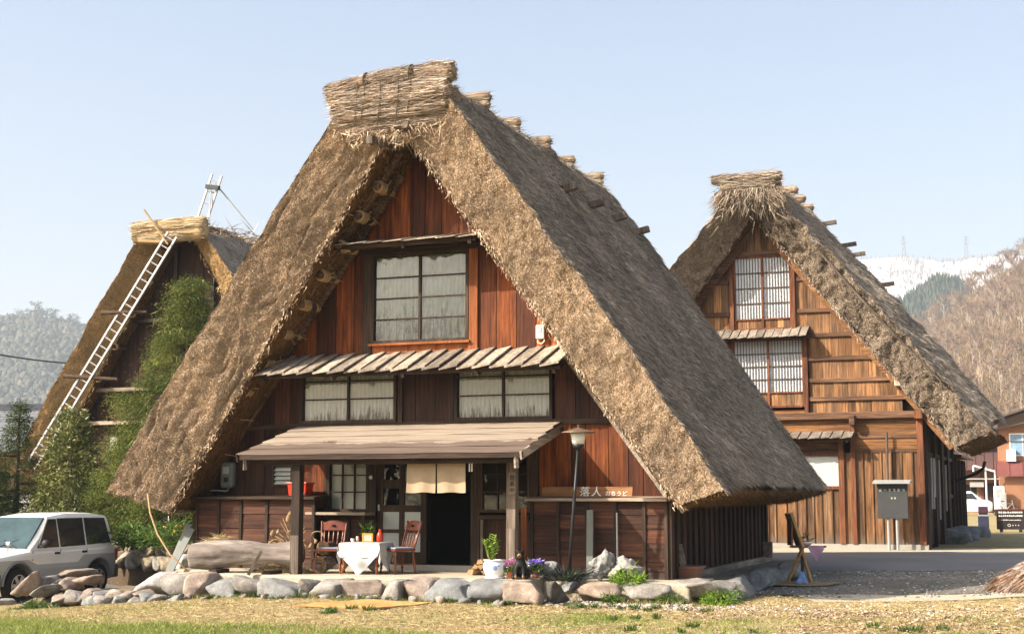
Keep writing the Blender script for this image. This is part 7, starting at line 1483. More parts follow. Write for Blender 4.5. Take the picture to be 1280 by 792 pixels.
# weeds: dark little plants scattered in the grass and along the stones
wx, wy, wr = [], [], []
for k in range(9):
    cx_, cy_ = rs.normal(5.2, 1.7), rs.uniform(-6.0, -2.6)
    for q in range(rs.integers(3, 9)): wx.append(cx_ + rs.normal(0, .35)); wy.append(cy_ + rs.normal(0, .18)); wr.append(rs.uniform(.025, .075))
for k in range(26): wx.append(rs.uniform(-3.2, 2.6)); wy.append(-2.56 + rs.normal(0, .04)); wr.append(rs.uniform(.04, .10))
for k in range(9): wx.append(rs.uniform(-6.2, -4.6)); wy.append(rs.uniform(-3.3, -3.0)); wr.append(rs.uniform(.06, .12))
VV = []; FF = []; TT = []
for X_, Y_, R_ in zip(wx, wy, wr):
    n_ = int(300 * R_ / .1 * .6); a = rs.uniform(0, 6.28, n_); q = np.sqrt(rs.random(n_)) * R_; px_, py_ = X_ + np.cos(a) * q, Y_ + np.sin(a) * q * .8; P = np.stack([px_, py_, gzn(px_, py_) + rs.uniform(0, .35, n_) * R_], 1); D = np.stack([np.cos(a), np.sin(a), rs.uniform(.2, 1.4, n_)], 1) * rs.uniform(.015, .05, n_)[:, None]
    v, f, t_ = leaves(P, D * np.array([.8, .8, 1.4]), .011, rs, np.clip(rs.normal(.4, .25, n_), 0, 1)); VV.append(v); FF.append(f); TT.append(t_)
V, F = join(list(zip(VV, FF))); np_mesh('weeds', V, F, M['leaf_herb'], kind='stuff', attrs={'tone': np.concatenate(TT)})
for lab, x, y, r_0 in (('bright green tuft at the foot of the porous rocks', 3.85, -1.28, .22), ('green tuft below the big pale stone at the house corner', 4.55, -1.55, .16), ('green clump at the corner stone beside the shaded gravel', 5.15, -1.15, .26), ('dark green weed clump under the stone bank by the car', -5.05, -3.1, .18), ('small green tuft below the flat grey stone', 3.75, -1.75, .13)):
    c = (x, y, max(gpt(x, y), -.14 if x < 4.2 and y > -1.3 else -9)); shrub('green_tuft', lab, 'plant', c, r_0, 46, 'leaf_bright' if 'bright' in lab or 'corner stone' in lab else 'leaf_herb', int(900 + x * 10), .06, .014, 22, .55)
# ------------------------------------------------------------------ vehicles
def paint(name, top, low=None, zl=.72, rough=.3):
    m, n, l, b, o = newmat(name); tc = n.new('ShaderNodeTexCoord'); t = noise(n, l, tc.outputs['Object'], 3.0, 5, .7); c = top
    if low:
        sp = n.new('ShaderNodeSeparateXYZ'); l.new(tc.outputs['Object'], sp.inputs[0])
        h = maprange(n, l, sp.outputs['X'], -.55, -.75, zl, zl + .14); h2 = maprange(n, l, sp.outputs['X'], .70, .95, 0, .10); ad = n.new('ShaderNodeMath'); l.new(h, ad.inputs[0]); l.new(h2, ad.inputs[1])
        ls = n.new('ShaderNodeMath'); ls.operation = 'LESS_THAN'; l.new(sp.outputs['Z'], ls.inputs[0]); l.new(ad.outputs[0], ls.inputs[1]); c = mix(n, l, 'MIX', ls.outputs[0], top, low)
        dz = maprange(n, l, sp.outputs['Z'], .25, .75, .55, 0.0); dm = n.new('ShaderNodeMath'); dm.operation = 'MULTIPLY'; l.new(dz, dm.inputs[0]); l.new(t.outputs[0], dm.inputs[1]); c = mix(n, l, 'MIX', dm.outputs[0], c, (.30, .26, .2))
    c = mix(n, l, 'MULTIPLY', .5, c, mix(n, l, 'MIX', t.outputs[0], (.85, .85, .85), (1.1, 1.1, 1.1))); l.new(c, b.inputs['Base Color']); b.inputs['Roughness'].default_value = rough; b.inputs['Specular IOR Level'].default_value = .5; b.inputs['Coat Weight'].default_value = .3; return m
M['car_paint'] = paint('two_tone_paint', (.74, .74, .72), (.36, .375, .39)); M['van_paint'] = paint('white_van_paint', (.78, .78, .78)); M['rubber'] = mat_plain('tyre_rubber', (.018, .018, .018), .85, .2); M['trim'] = mat_plain('black_trim', (.02, .021, .023), .5, .4)
M['rim'] = mat_plain('alloy', (.55, .55, .56), .35, .5, .7, var=.05); M['car_glass'] = mat_plain('dark_car_glass', (.016, .022, .024), .04, .6, var=.05); M['car_glass_f'] = mat_plain('windscreen_glass', (.045, .075, .085), .12, .12, var=.3, scale=3); M['lens'] = mat_plain('headlamp_lens', (.62, .66, .68), .08, .6); M['tail'] = mat_plain('tail_lamp', (.55, .02, .02), .2, .5); M['amber'] = mat_plain('amber_lamp', (.6, .2, .02), .2, .5)
def loft(stations):
    """stations: (x, [(y, z) half outline from bottom centre to top centre])"""
    mb = MB(); n_ = len(stations[0][1]); ring = 2 * n_ - 2
    for x, hp in stations:
        for y, z in hp: mb.v.append((x, y, z))
        for y, z in reversed(hp[1:-1]): mb.v.append((x, -y, z))
    for i in range(len(stations) - 1):
        for k in range(ring): k2 = (k + 1) % ring; mb.f.append((i*ring + k, i*ring + k2, (i+1)*ring + k2, (i+1)*ring + k))
    mb.f.append(tuple(range(ring))[::-1]); mb.f.append(tuple((len(stations)-1)*ring + k for k in range(ring))); return mb
def cut(o, cutters):
    import bmesh
    for c in cutters:
        m = o.modifiers.new('c', 'BOOLEAN'); m.operation = 'DIFFERENCE'; m.object = c; m.solver = 'EXACT'
    dg = bpy.context.evaluated_depsgraph_get(); dg.update(); me = bpy.data.meshes.new_from_object(o.evaluated_get(dg)); o.modifiers.clear(); o.data = me
    for c in cutters: bpy.data.objects.remove(c)
def wheel(parent, x, y, r, w, side):
    wh = bpy.data.objects.new('wheel', None); COL.objects.link(wh); wh.parent = parent; wh.location = (x, y, r); wh.rotation_euler = (R(-90) * side, 0, 0)
    MB().lathe((0, 0, -w/2), [(r * .62, 0), (r * .9, 0), (r, .03), (r, w - .03), (r * .9, w), (r * .62, w)], 28).build('tyre', M['rubber'], wh, smooth=False)
    MB().lathe((0, 0, w/2 - .05), [(r * .62, 0), (r * .64, .05), (r * .58, .052), (r * .55, .01), (.0, .01)], 28).build('rim', M['rim'], wh)
    for k in range(6): a = k * math.pi / 3; MB().bar((math.cos(a) * .03, math.sin(a) * .03, w/2 - .012), (math.cos(a) * r * .6, math.sin(a) * r * .6, w/2 - .012), .075, .03).build('spoke', M['rim'], wh)
    MB().lathe((0, 0, w/2 - .03), [(.05, 0), (.05, .035), (.0, .04)], 14).build('hub', M['metal_grey'], wh)
def hp(zb, wy, zs, zt, wt=.80, zk=None):
    zk = zk or (zb + zs) / 2; return [(0, zb), (wy * .85, zb), (wy * .97, zb + .06), (wy, zk), (wy * .99, zs - .05), (wy * .955, zs), (wy * wt, zt), (0, zt + .015)]
def suv(lab, loc, rotz):
    t = thing('parked_car', lab, 'car', loc, rotz); W_ = .80
    st = [(1.93, hp(.38, .60, .72, .80)), (1.90, hp(.34, .70, .80, .86)), (1.72, hp(.30, .775, .88, .93)), (1.25, hp(.28, W_, .93, .985)), (.82, hp(.28, W_, .97, 1.03)), (.2, hp(.28, W_, .98, 1.0)), (-.6, hp(.28, W_, .99, 1.0)), (-1.4, hp(.28, W_, 1.0, 1.02)), (-1.80, hp(.32, .78, 1.0, 1.02)), (-1.92, hp(.40, .72, .96, 1.0))]
    o = loft(st).build('body', M['car_paint'], t)
    cs = []
    for x in (1.22, -1.23):
        for s in (-1, 1): mb = MB(); mb.tube([(x, s * .45, .345), (x, s * .95, .345)], .42, 28); cs.append(mb.build('cutter', None))
    for c in cs: c.parent = t; 
    cut(o, cs); mbv = o.modifiers.new('edge', 'BEVEL'); mbv.width = .012; mbv.segments = 2; mbv.limit_method = 'ANGLE'
    MB().box(-1.7, 1.7, -.5, .5, .3, .6).build('underbody', M['trim'], t)
    cab = []
    for x, z0, zt, wb, wt in ((.86, 1.0, 1.02, .74, .70), (.50, 1.0, 1.34, .765, .67), (.22, 1.0, 1.64, .775, .625), (-.3, 1.0, 1.70, .775, .62), (-1.2, 1.0, 1.70, .77, .61), (-1.72, 1.0, 1.64, .75, .59), (-1.88, 1.0, 1.08, .72, .68)): cab.append((x, [(0, z0 - .05), (wb, z0 - .05), (wb, z0), (wt + (wb - wt) * .1, zt - .07), (wt - .05, zt), (0, zt + .02)]))
    loft(cab).build('cabin', M['car_paint'], t, bevel=.01)
    def on_side(x, z): 
        f = (z - 1.0) / .66; return .777 - f * .135
    for s in (-1, 1):
        for nm, pts in (('side_window', [(.66, 1.04), (.02, 1.04), (.02, 1.60), (.27, 1.60)]), ('side_window', [(-.03, 1.04), (-.82, 1.055), (-.82, 1.61), (-.03, 1.61)]), ('quarter_window', [(-.88, 1.06), (-1.66, 1.085), (-1.55, 1.60), (-.88, 1.61)])):
            mb = MB(); v = [(x, s * (on_side(x, z) + .004), z) for x, z in pts] + [(x, s * (on_side(x, z) - .02), z) for x, z in pts]; mb.v = v; mb.f = [(0, 1, 2, 3), (7, 6, 5, 4), (0, 4, 5, 1), (1, 5, 6, 2), (2, 6, 7, 3), (3, 7, 4, 0)]; mb.build(nm, M['car_glass'], t)
        MB().bar((-.02, s * .78, .40), (-.02, s * .785, .99), .008, .008).build('door_seam', M['trim'], t); MB().bar((-.85, s * .78, .75), (-.85, s * .785, .99), .008, .008).build('door_seam', M['trim'], t); MB().bar((.82, s * .78, .45), (.82, s * .785, .99), .008, .008).build('door_seam', M['trim'], t)
        for x in (.10, -.76): MB().box(x - .075, x + .075, s * .80 - .018, s * .80 + .018, .90, .945).build('door_handle', M['trim'], t, bevel=.01)
        MB().box(.80 + .02, .86, s * .80 - .006, s * .80 + .006, .80, .825).build('turn_lamp', M['amber'], t)
        mbm = MB(); mbm.sphere((.60, s * .90, 1.12), (.06, .085, .085), 12, 8); mbm.build('mirror', M['trim'], t, smooth=True); MB().bar((.60, s * .74, 1.06), (.60, s * .86, 1.08), .06, .04).build('mirror_arm', M['trim'], t)
        mb = MB(); mb.sphere((1.80, s * .64, .76), (.14, .13, .085), 14, 10); mb.build('headlight', M['lens'], t, smooth=True)
        MB().box(-1.935, -1.80, s * .715 - .045, s * .715 + .045, .70, .95).build('tail_light', M['tail'], t, bevel=.015)
        for x in (1.22, -1.23):
            mb = MB(); mb.tube([(x + .44 * math.cos(a), s * .79, .345 + .44 * math.sin(a)) for a in np.linspace(0, math.pi, 15)], .028, 6); mb.build('wheel_arch', M['arch'], t, smooth=True); wheel(t, x, s * .71, .335, .2, s)
    mb = MB(); mb.v = [(.872, -.64, 1.03), (.872, .64, 1.03), (.275, .555, 1.63), (.275, -.555, 1.63), (.84, -.64, 1.02), (.84, .64, 1.02), (.24, .555, 1.62), (.24, -.555, 1.62)]; mb.f = [(0, 1, 2, 3), (7, 6, 5, 4), (0, 4, 5, 1), (2, 6, 7, 3), (1, 5, 6, 2), (3, 7, 4, 0)]; mb.build('windscreen', M['car_glass_f'], t)
    for y in (-.1, .45): MB().bar((.90, y, 1.03), (.70, y + .42 if y < 0 else y - .5, 1.20), .015, .012).build('wiper', M['trim'], t)
    MB().bar((.87, .3, 1.04), (.80, -.1, 1.09), .02, .015).build('wiper', M['trim'], t)
    MB().quadbox([(1.70, -.80, .30), (1.97, -.62, .30), (1.97, .62, .30), (1.70, .80, .30), (1.70, -.80, .58), (1.97, -.64, .60), (1.97, .64, .60), (1.70, .80, .58)]).build('bumper', M['bumper'], t, bevel=.03); MB().box(-2.0, -1.78, -.74, .74, .34, .62).build('bumper', M['bumper'], t, bevel=.03)
    MB().box(1.90, 1.945, -.42, .42, .66, .78).build('grille', M['trim'], t); MB().bar((1.35, .62, .96), (1.40, .66, 1.14), .02, .02).build('fender_mirror_stem', M['rim'], t); MB().box(1.36, 1.44, .63, .73, 1.12, 1.18).build('fender_mirror', M['rim'], t, bevel=.015)
    return t
M['bumper'] = mat_plain('grey_green_bumper', (.10, .115, .12), .55, .3); M['arch'] = mat_plain('arch_trim', (.20, .21, .22), .5, .3)
suv('white and grey four-wheel-drive estate car parked behind the boulders', (-10.07, 2.73, -0.97), R(-90))
# small white van far down the lane
def van(lab, loc, rotz):
    t = thing('small_van', lab, 'van', loc, rotz); st = [(1.62, [(0, .3), (.55, .3), (.60, .4), (.62, .6), (.60, .8), (0, .84)]), (1.40, [(0, .25), (.66, .25), (.70, .4), (.71, .7), (.68, .92), (0, .98)]), (.9, [(0, .25), (.68, .25), (.72, .4), (.73, .8), (.70, 1.0), (0, 1.05)]), (-1.5, [(0, .25), (.68, .25), (.72, .4), (.73, .8), (.70, 1.0), (0, 1.05)]), (-1.66, [(0, .3), (.6, .3), (.66, .4), (.68, .8), (.64, 1.0), (0, 1.02)])]
    loft(st).build('body', M['van_paint'], t, bevel=.03)
    loft([(1.0, [(0, .95), (.66, .95), (.66, 1.0), (.6, 1.04), (0, 1.05)]), (.35, [(0, .95), (.70, .95), (.70, 1.0), (.60, 1.52), (0, 1.56)]), (-1.35, [(0, .95), (.70, .95), (.70, 1.0), (.60, 1.54), (0, 1.58)]), (-1.62, [(0, .95), (.66, .95), (.66, 1.0), (.58, 1.40), (0, 1.44)])]).build('cabin', M['van_paint'], t, bevel=.02)
    for s in (-1, 1):
        for p in ([(.72, 1.05), (.05, 1.05), (.05, 1.42), (.40, 1.42)], [(-.02, 1.05), (-.72, 1.05), (-.72, 1.42), (-.02, 1.42)], [(-.8, 1.05), (-1.4, 1.05), (-1.35, 1.42), (-.8, 1.42)]):
            mb = MB(); f = lambda z: .712 - (z - 1.0) * .19; mb.v = [(x, s * f(z), z) for x, z in p] + [(x, s * (f(z) - .03), z) for x, z in p]; mb.f = [(0, 1, 2, 3), (7, 6, 5, 4), (0, 4, 5, 1), (1, 5, 6, 2), (2, 6, 7, 3), (3, 7, 4, 0)]; mb.build('side_window', M['car_glass'], t)
        for x in (1.05, -1.1): wheel(t, x, s * .66, .27, .16, s)
        MB().sphere((1.50, s * .55, .72), (.1, .1, .08), 10, 8).build('headlight', M['lens'], t, smooth=True)
    mb = MB(); mb.v = [(.99, -.6, 1.07), (.99, .6, 1.07), (.42, .55, 1.48), (.42, -.55, 1.48), (.95, -.6, 1.05), (.95, .6, 1.05), (.38, .55, 1.46), (.38, -.55, 1.46)]; mb.f = [(0, 1, 2, 3), (7, 6, 5, 4), (0, 4, 5, 1), (2, 6, 7, 3), (1, 5, 6, 2), (3, 7, 4, 0)]; mb.build('windscreen', M['car_glass_f'], t); return t
def far(u, d, z=None):
    p = pix(u, 617, d); return (p[0], p[1], g1(p[0], p[1]) if z is None else z)
van('small white van parked down the lane behind the ochre farmhouse', far(1207, 92), R(4))

# ------------------------------------------------------------------ the village at the end of the lane
M['wall_orange'] = mat_plain('orange_brown_wall', (.30, .15, .085), .9, .1, var=.12, scale=1); M['wall_tan'] = mat_plain('tan_wall', (.30, .21, .14), .9, .1, var=.12, scale=1); M['roof_maroon'] = mat_plain('maroon_sheet_roof', (.11, .062, .058), .6, .4, .2, var=.1, scale=1); M['roof_dark'] = mat_plain('dark_brown_roof', (.09, .065, .055), .5, .4, var=.15, scale=1); M['roof_red'] = mat_plain('red_brown_roof', (.16, .05, .042), .6, .4, var=.12, scale=1); M['tile_grey'] = mat_plain('grey_roof_tiles', (.15, .16, .175), .5, .4, var=.15, scale=2); M['curtain_blue'] = mat_plain('blue_curtain', (.20, .32, .46), .9, .1, var=.2, scale=8); M['pipe_white'] = mat_plain('white_pipes', (.62, .62, .60), .5, .3)
def house(name, lab, loc, rotz): return thing(name, lab, 'house', loc, rotz)
def roof_sheet(t, x0, x1, y0, z0, y1, z1, mat, nrib, name='roof', rib='roof_rib', th=.08):
    MB().quadbox([(x0, y0, z0), (x1, y0, z0), (x1, y1, z1), (x0, y1, z1), (x0, y0, z0 + th), (x1, y0, z0 + th), (x1, y1, z1 + th), (x0, y1, z1 + th)]).build(name, mat, t)
    for k in range(nrib + 1): x = x0 + .04 + (x1 - x0 - .08) * k / nrib; MB().bar((x, y0, z0 + th + .03), (x, y1, z1 + th + .03), .07, .06).build(rib, mat, t)
def win(t, x0, x1, z0, z1, y, glass, frame=M['white'], n_=2):
    w = bpy.data.objects.new('window', None); COL.objects.link(w); w.parent = t
    MB().box(x0 - .08, x0, y - .06, y, z0 - .08, z1 + .08).box(x1, x1 + .08, y - .06, y, z0 - .08, z1 + .08).box(x0, x1, y - .06, y, z1, z1 + .08).box(x0, x1, y - .06, y, z0 - .08, z0).build('frame', frame, w)
    for k in range(n_): a = x0 + (x1 - x0) * k / n_; MB().box(a + .02, a + (x1 - x0) / n_ - .02, y - .03, y - .01, z0, z1).build('pane', glass, w)
    for k in range(1, n_): a = x0 + (x1 - x0) * k / n_; MB().box(a - .02, a + .02, y - .05, y - .005, z0, z1).build('mullion', frame, w)
RZ = R(3.0); L = far(1232, 107)
hA = house('village_house', 'village house with maroon sheet-metal roof and orange-brown wall behind the white van', L, RZ)
MB().box(-5.5, 2.0, 0, 6, 0, 3.3).build('wall', M['wall_orange'], hA); MB().box(-5.5, 2.0, 1.9, 6, 3.3, 6.0).build('upper_wall', M['wall_tan'], hA); roof_sheet(hA, -5.8, 1.9, -1.3, 3.15, 2.0, 5.0, M['roof_maroon'], 12); roof_sheet(hA, -5.8, 2.3, -.3, 6.0, 3.2, 7.4, M['roof_dark'], 10, 'upper_roof'); roof_sheet(hA, -5.8, 2.3, 6.6, 6.0, 3.2, 7.4, M['roof_dark'], 10, 'upper_roof')
win(hA, -3.2, .6, 5.15, 5.75, 1.9, M['frost2'], M['metal_grey'], 4)
for x in (-2.05, -.35, 1.3): MB().box(x, x + .2, -.12, 0, 0, 3.2).build('post', M['roof_red'], hA)
MB().box(-.1, .9, -.04, 0, 0, 2.2).build('door', M['board_dark'], hA); win(hA, -1.5, -.6, .9, 2.1, 0, M['car_glass'], M['wall_tan'], 2); MB().box(-1.1, -.1, -.7, -.15, 1.9, 2.3).build('air_unit', M['metal_grey'], hA); MB().box(-2.4, 1.7, -.9, 0, 2.45, 2.55).build('canopy', M['metal_grey'], hA)
hB = house('village_house', 'village house with a white-framed curtained window under a dark brown roof at the lane end', far(1262, 98), RZ)
MB().box(-.6, 7, 0, 7, 0, 6.0).build('wall', M['wall_orange'], hB); MB().box(-.65, 7, -.06, 0, 4.9, 5.0).build('trim', M['roof_dark'], hB); win(hB, .2, 1.75, 4.05, 5.45, 0, M['curtain_blue'], M['white'], 2)
for k, (xa, za, xb, zb) in enumerate(((-1.6, 6.15, 3.0, 7.7), (-.9, 5.7, 2.5, 6.5))): MB().quadbox([(xa, -1.2 + k * .5, za), (xb, -1.2 + k * .5, zb), (xb, 7.5, zb), (xa, 7.5, za), (xa, -1.2 + k * .5, za + .14), (xb, -1.2 + k * .5, zb + .14), (xb, 7.5, zb + .14), (xa, 7.5, za + .14)]).build('roof', M['roof_dark'], hB)
MB().quadbox([(3.0, -1.2, 7.7), (7.6, -1.2, 6.1), (7.6, 7.5, 6.1), (3.0, 7.5, 7.7), (3.0, -1.2, 7.84), (7.6, -1.2, 6.24), (7.6, 7.5, 6.24), (3.0, 7.5, 7.84)]).build('roof', M['roof_dark'], hB); MB().prism([(-.6, 6.0), (7, 6.0), (7, 6.2), (3, 7.6), (-.6, 6.3)], 0.02, .2).build('gable', M['wall_tan'], hB)
roof_sheet(hB, -.9, 7, -2.2, 2.55, 0, 3.55, M['roof_red'], 9, 'lower_roof'); MB().box(-.3, 7, -1.7, -1.6, 0, 2.5).build('porch_wall', M['wall_orange'], hB); MB().box(-.1, .5, -.5, 0, 3.6, 4.4).build('bedding', M['white'], hB)
for k, (p, q) in enumerate((((-1.5, -1.0, 0), (-1.5, -1.0, 3.2)), ((-.9, -1.2, 0), (-.9, -1.2, 2.9)), ((-.9, -1.2, 2.9), (-2.3, -1.2, 3.3)), ((-2.3, -1.2, 3.3), (-2.3, -1.2, 2.9)))): MB().tube([p, q], .07, 6).build('pipe', M['pipe_white'], hB)
for lab, u, d, w_, h_, mt in (('white boiler unit standing by the brown house', 1249, 96, .35, 1.55, 'white'), ('grey cabinet beside the white boiler unit', 1254, 95, .2, 1.1, 'metal_grey')):
    t = thing('utility_cabinet', lab, 'cabinet', far(u, d), RZ); MB().box(-w_, w_, -.2, .2, .35, .35 + h_).build('case', M[mt], t, bevel=.03); MB().box(-w_ * .6, w_ * .6, -.215, -.2, .35 + h_ * .5, .35 + h_ * .9).build('door', M['metal_grey'], t)
    for s in (-1, 1): MB().box(s * w_ * .8 - .04, s * w_ * .8 + .04, -.15, .15, 0, .35).build('leg', M['metal_dark'], t)
t = thing('bicycle', 'bicycle leaning by the white boiler unit at the lane end', 'bicycle', far(1257, 90), RZ)
for x in (-.5, .5): MB().tube([(x + .32 * math.cos(a), 0, .33 + .32 * math.sin(a)) for a in np.linspace(0, 6.283, 19)], .022, 5, False).build('wheel', M['rubber'], t)
MB().tube([(-.5, 0, .33), (-.1, 0, .3), (.38, 0, .8), (-.2, 0, .75), (-.1, 0, .3)], .02, 5).tube([(.5, 0, .33), (.36, 0, .95)], .02, 5).tube([(-.5, 0, .33), (-.2, 0, .75), (-.22, 0, .9)], .018, 5).build('frame', M['metal_grey'], t); MB().box(-.34, -.1, -.06, .06, .9, .95).build('saddle', M['trim'], t); MB().tube([(.36, -.25, 1.0), (.36, .25, 1.0)], .018, 5).build('handlebar', M['metal_grey'], t)
# black board with white writing, and the dark post beside it
t = thing('information_board', 'black free-standing notice board with lines of white writing beside the lane', 'notice board', far(1262, 52), RZ)
MB().box(-.49, .49, -.04, .04, .10, .82).build('board', M['trim2'], t, bevel=.01)
for s in (-1, 1): MB().box(s * .33 - .06, s * .33 + .06, -.1, .1, 0, .12).build('foot', M['trim'], t)
MB().box(-.52, .52, -.05, .05, .80, .84).build('top_rail', M['chairwood'], t)
lt = MB()
for r_, (z, s, n_, x0) in enumerate(((.68, .075, 11, -.42), (.56, .07, 12, -.42), (.42, .045, 13, -.33))):
    for k in range(n_): glyphs(lt, x0 + k * (.84 if r_ < 2 else .7) / n_, z, s, 500 + r_ * 20 + k, -.0405, s * .17)
for k in range(3): glyphs(lt, .04 + k * .1, .23, .05, 560 + k, -.0405)
lt.build('lettering', M['white'], t); MB().tube([(-.06 + .045 * math.cos(a), -.043, .255 + .045 * math.sin(a)) for a in np.linspace(0, 6.283, 17)], .008, 5, False).build('emblem', M['white'], t); MB().tube([(-.40 + .05 * math.cos(a), -.043, .44 + .03 * math.sin(a)) for a in np.linspace(0, 6.283, 13)], .007, 5, False).build('emblem', M['red'], t)
t = thing('bollard', 'dark blue-black waist-high post with a cap next to the black notice board', 'bollard', far(1228, 52), RZ); MB().box(-.19, .19, -.17, .17, 0, .62).build('body', M['navy'], t, bevel=.02); MB().box(-.17, .17, -.15, .15, .68, .93).build('cap', M['maroon_dark'], t, bevel=.02); MB().box(-.15, .15, -.13, .13, .62, .68).build('neck', M['trim'], t); MB().box(-.195, .195, -.175, .175, .585, .63).build('band', M['metal_grey'], t)
for k in range(5):
    c = far(1186 + k * 7, 40 + k * 1.5); t = thing('boulder', ('dark boulder against the far end of the ochre farmhouse wall', 'second shaded boulder along the lane beside the dark side wall', 'flat shaded stone between the dark boulders at the lane edge', 'shaded boulder where the lane passes the lean-to', 'last shaded boulder before the dark blue post')[k], 'boulder', c, 0, 'shaded boulders along the lane'); stone(t, (c[0], c[1], c[2] + .12), (.55, .4, .28), 700 + k, 'stone_g', 3)
# tiled house at the far left and the wire across the valley
hC = house('village_house', 'house with a grey tiled roof and tan walls behind the dark fir', far(20, 62, -1.0), R(12))
MB().box(-6, 1.6, 0, 6, 0, 4.2).build('wall', M['wall_tan'], hC)
for k in range(15):
    f0, f1 = k / 15, (k + 1) / 15 + .01; y0, y1 = -1.0 + 3.8 * f0, -1.0 + 3.8 * f1; z0, z1 = 3.9 + 2.0 * f0, 3.9 + 2.0 * f1; MB().quadbox([(-6.5, y0, z0 + .05), (2.1, y0, z0 + .05), (2.1, y1, z1), (-6.5, y1, z1), (-6.5, y0, z0 + .12), (2.1, y0, z0 + .12), (2.1, y1, z1 + .06), (-6.5, y1, z1 + .06)]).build('tile_course', M['tile_grey'], hC)
MB().box(-6.6, 2.2, 2.6, 3.1, 5.85, 6.22).build('ridge', M['tile_ridge'], hC); MB().quadbox([(-6.5, 2.9, 5.85), (2.1, 2.9, 5.85), (2.1, 7, 3.9), (-6.5, 7, 3.9), (-6.5, 2.9, 5.95), (2.1, 2.9, 5.95), (2.1, 7, 4.0), (-6.5, 7, 4.0)]).build('rear_roof', M['tile_grey'], hC); MB().prism([(-6, 4.2), (1.6, 4.2), (1.6, 4.3), (-6, 4.3)], 0, .1).build('eave_board', M['wall_orange'], hC)
MB().quadbox([(-6, -1.6, 3.0), (-.4, -1.6, 3.0), (-.4, -.2, 3.75), (-6, -.2, 3.75), (-6, -1.6, 3.12), (-.4, -1.6, 3.12), (-.4, -.2, 3.87), (-6, -.2, 3.87)]).build('porch_roof', M['wall_orange'], hC); win(hC, -5, -3, 1.2, 2.6, 0, M['car_glass'])
a, b_ = pix(-60, 431, 90), pix(140, 456, 100); c0 = (a + b_) / 2 + np.array([0, 0, -.15]); t = thing('power_line', 'single dark power line crossing the hazy hill', 'power line', tuple(c0))
MB().tube([tuple(a * (1-f) + b_ * f - c0 + np.array([0, 0, -1.2 * f * (1-f)])) for f in np.linspace(0, 1, 15)], .055, 5).build('wire', M['metal_dark'], t)
for p, lab in ((b_, 'pole'), (a, 'pole')): MB().tube([tuple(p - c0 + np.array([0, 0, -p[2] - 1.5])), tuple(p - c0 + np.array([0, 0, .6]))], .14, 8).build('pole', M['concrete'], t)
# ------------------------------------------------------------------ greener patches and loose gravel
rs = np.random.default_rng(171)
x, y = rs.uniform(-9, 11.5, 260000), rs.uniform(-9.5, .5, 260000); P = np.stack([x, y, x * 0], 1)
g1_ = sstep(-5.5, -6.6, y + .10 * x + .6 * fbm(P, .6, 58, 2)) * sstep(7.0, 3.0, x); g2_ = sstep(-.05, .30, fbm(P, .75, 55, 3)) * sstep(2.6, 4.6, x) * sstep(-1.6, -2.8, y) * (1 - .75 * sstep(8.2, 9.6, x)); g3_ = .35 * sstep(.12, .5, fbm(P, .9, 59, 3)) * sstep(-2.6, -3.2, y)
g4_ = .8 * sstep(-2.9, -2.6, y) * sstep(-2.42, -2.5, y) * sstep(-4, -3, x) * sstep(2.8, 2.4, x) * sstep(-.1, .3, fbm(P, 2.2, 61, 2))
k = rs.random(len(x)) < np.clip(.85 * g1_ + .65 * g2_ + g3_ + g4_, 0, 1) * (.35 + .65 * sstep(-.3, .2, fbm(P, 3.5, 62, 2))); x, y, tall = x[k], y[k], (1 + 1.0 * g1_ + 1.2 * g4_)[k]; N = len(x); P = np.stack([x, y, gzn(x, y)], 1)
D = np.stack([rs.normal(0, .5, N), rs.normal(0, .5, N), rs.uniform(.4, 1, N)], 1) * (rs.uniform(.025, .06, N) * tall)[:, None]
V, F, t = blades(P, D, .010, rs); np_mesh('green_grass', V, F, M['grass'], kind='stuff', attrs={'tone': t, 'mixv': np.repeat(rs.uniform(.55, 1, N), 3)})
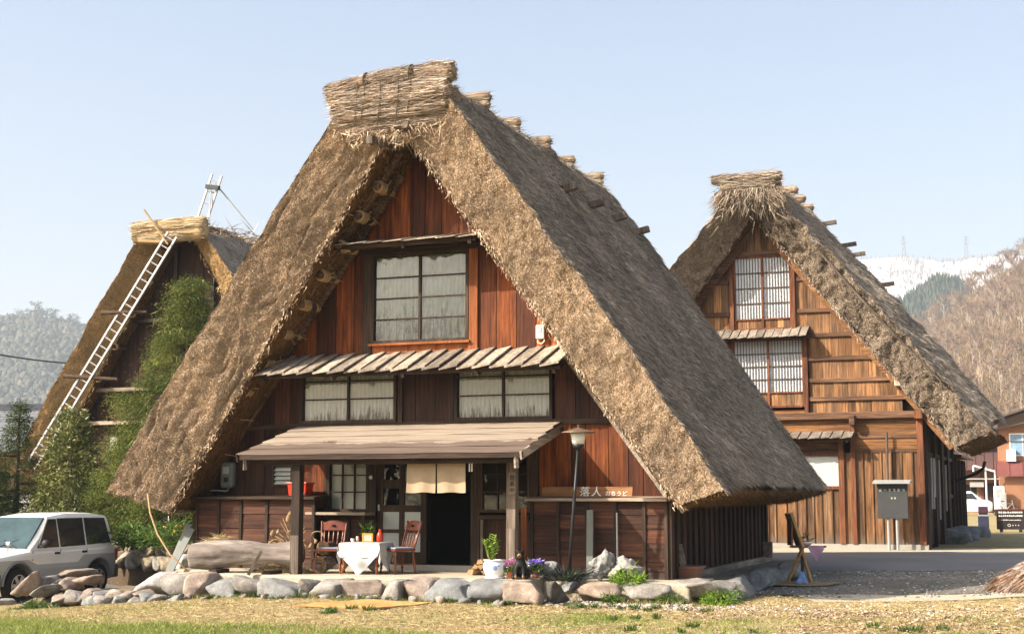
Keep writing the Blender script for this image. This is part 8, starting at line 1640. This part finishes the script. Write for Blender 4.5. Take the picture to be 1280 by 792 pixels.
def pebbles(name, x, y, dz, smin, smax, mat, seed):
    rs = np.random.default_rng(seed); V0, F0 = ICO[1]; N = len(x); sc = np.stack([rs.uniform(smin, smax, N), rs.uniform(smin, smax, N), rs.uniform(smin, smax, N) * .6], 1); z = gzn(x, y) + dz
    V = (V0[None] * (1 + .18 * rs.normal(size=(N, len(V0), 1))) * sc[:, None] + np.stack([x, y, z], 1)[:, None]).reshape(-1, 3); F = (F0[None] + (np.arange(N) * len(V0))[:, None, None]).reshape(-1, 3); np_mesh(name, V, F, mat, kind='stuff', attrs={'tone': np.repeat(rs.random(N), len(V0))})
M['pebble'] = mat_blade('loose_gravel', [(0, (.10, .095, .09)), (.5, (.22, .21, .195)), (.85, (.36, .34, .315)), (1, (.55, .53, .50))], .9); M['pebble_pale'] = mat_blade('pale_pebbles', [(0, (.26, .23, .19)), (.6, (.46, .42, .36)), (1, (.68, .65, .60))], .9)
t_ = rs.uniform(-2.5, 9, 7000); w_ = rs.uniform(-6.3, .15, 7000) ; x = RP[0] + rd_dir[0] * t_ + rd_n[0] * w_; y = RP[1] + rd_dir[1] * t_ + rd_n[1] * w_; kk = rs.random(7000) < .3 + .7 * sstep(-.1, .35, fbm(np.stack([x, y, x * 0], 1), .8, 66, 3)); pebbles('gravel', x[kk], y[kk], .028, .008, .032, M['pebble'], 67)
x = np.concatenate([rs.normal(3.9, .9, 1500), rs.uniform(4, 10, 900)]); y = np.concatenate([rs.normal(-2.0, .25, 1500), rs.uniform(-3.4, .2, 900)]); kk = (y < -1.45 + .3 * np.clip(x - 4.6, 0, 9)); pebbles('pebbles', x[kk], y[kk], .006, .008, .030, M['pebble_pale'], 68)
# tufts of grass and dead stalks in the joints at the foot of the stones
N = 5200; x = np.concatenate([rs.uniform(-4.1, 2.6, 3800), rs.uniform(2.6, 5.4, 1400)]); y = np.concatenate([-2.53 + rs.normal(0, .05, 3800), -1.72 + rs.normal(0, .06, 1400)]); kk = fbm(np.stack([x, x * 0, x * 0], 1), 2.6, 70, 2) > .0; x, y = x[kk], y[kk]; N = len(x); P = np.stack([x, y, gzn(x, y)], 1); D = np.stack([rs.normal(0, .35, N), rs.normal(-.1, .3, N), rs.uniform(.5, 1, N)], 1) * rs.uniform(.04, .15, N)[:, None]
V, F, t = blades(P, D, .009, rs); np_mesh('stone_foot_grass', V, F, M['grass'], kind='stuff', attrs={'tone': t, 'mixv': np.repeat((rs.random(N) < .5) * rs.uniform(.5, 1, N), 3)})
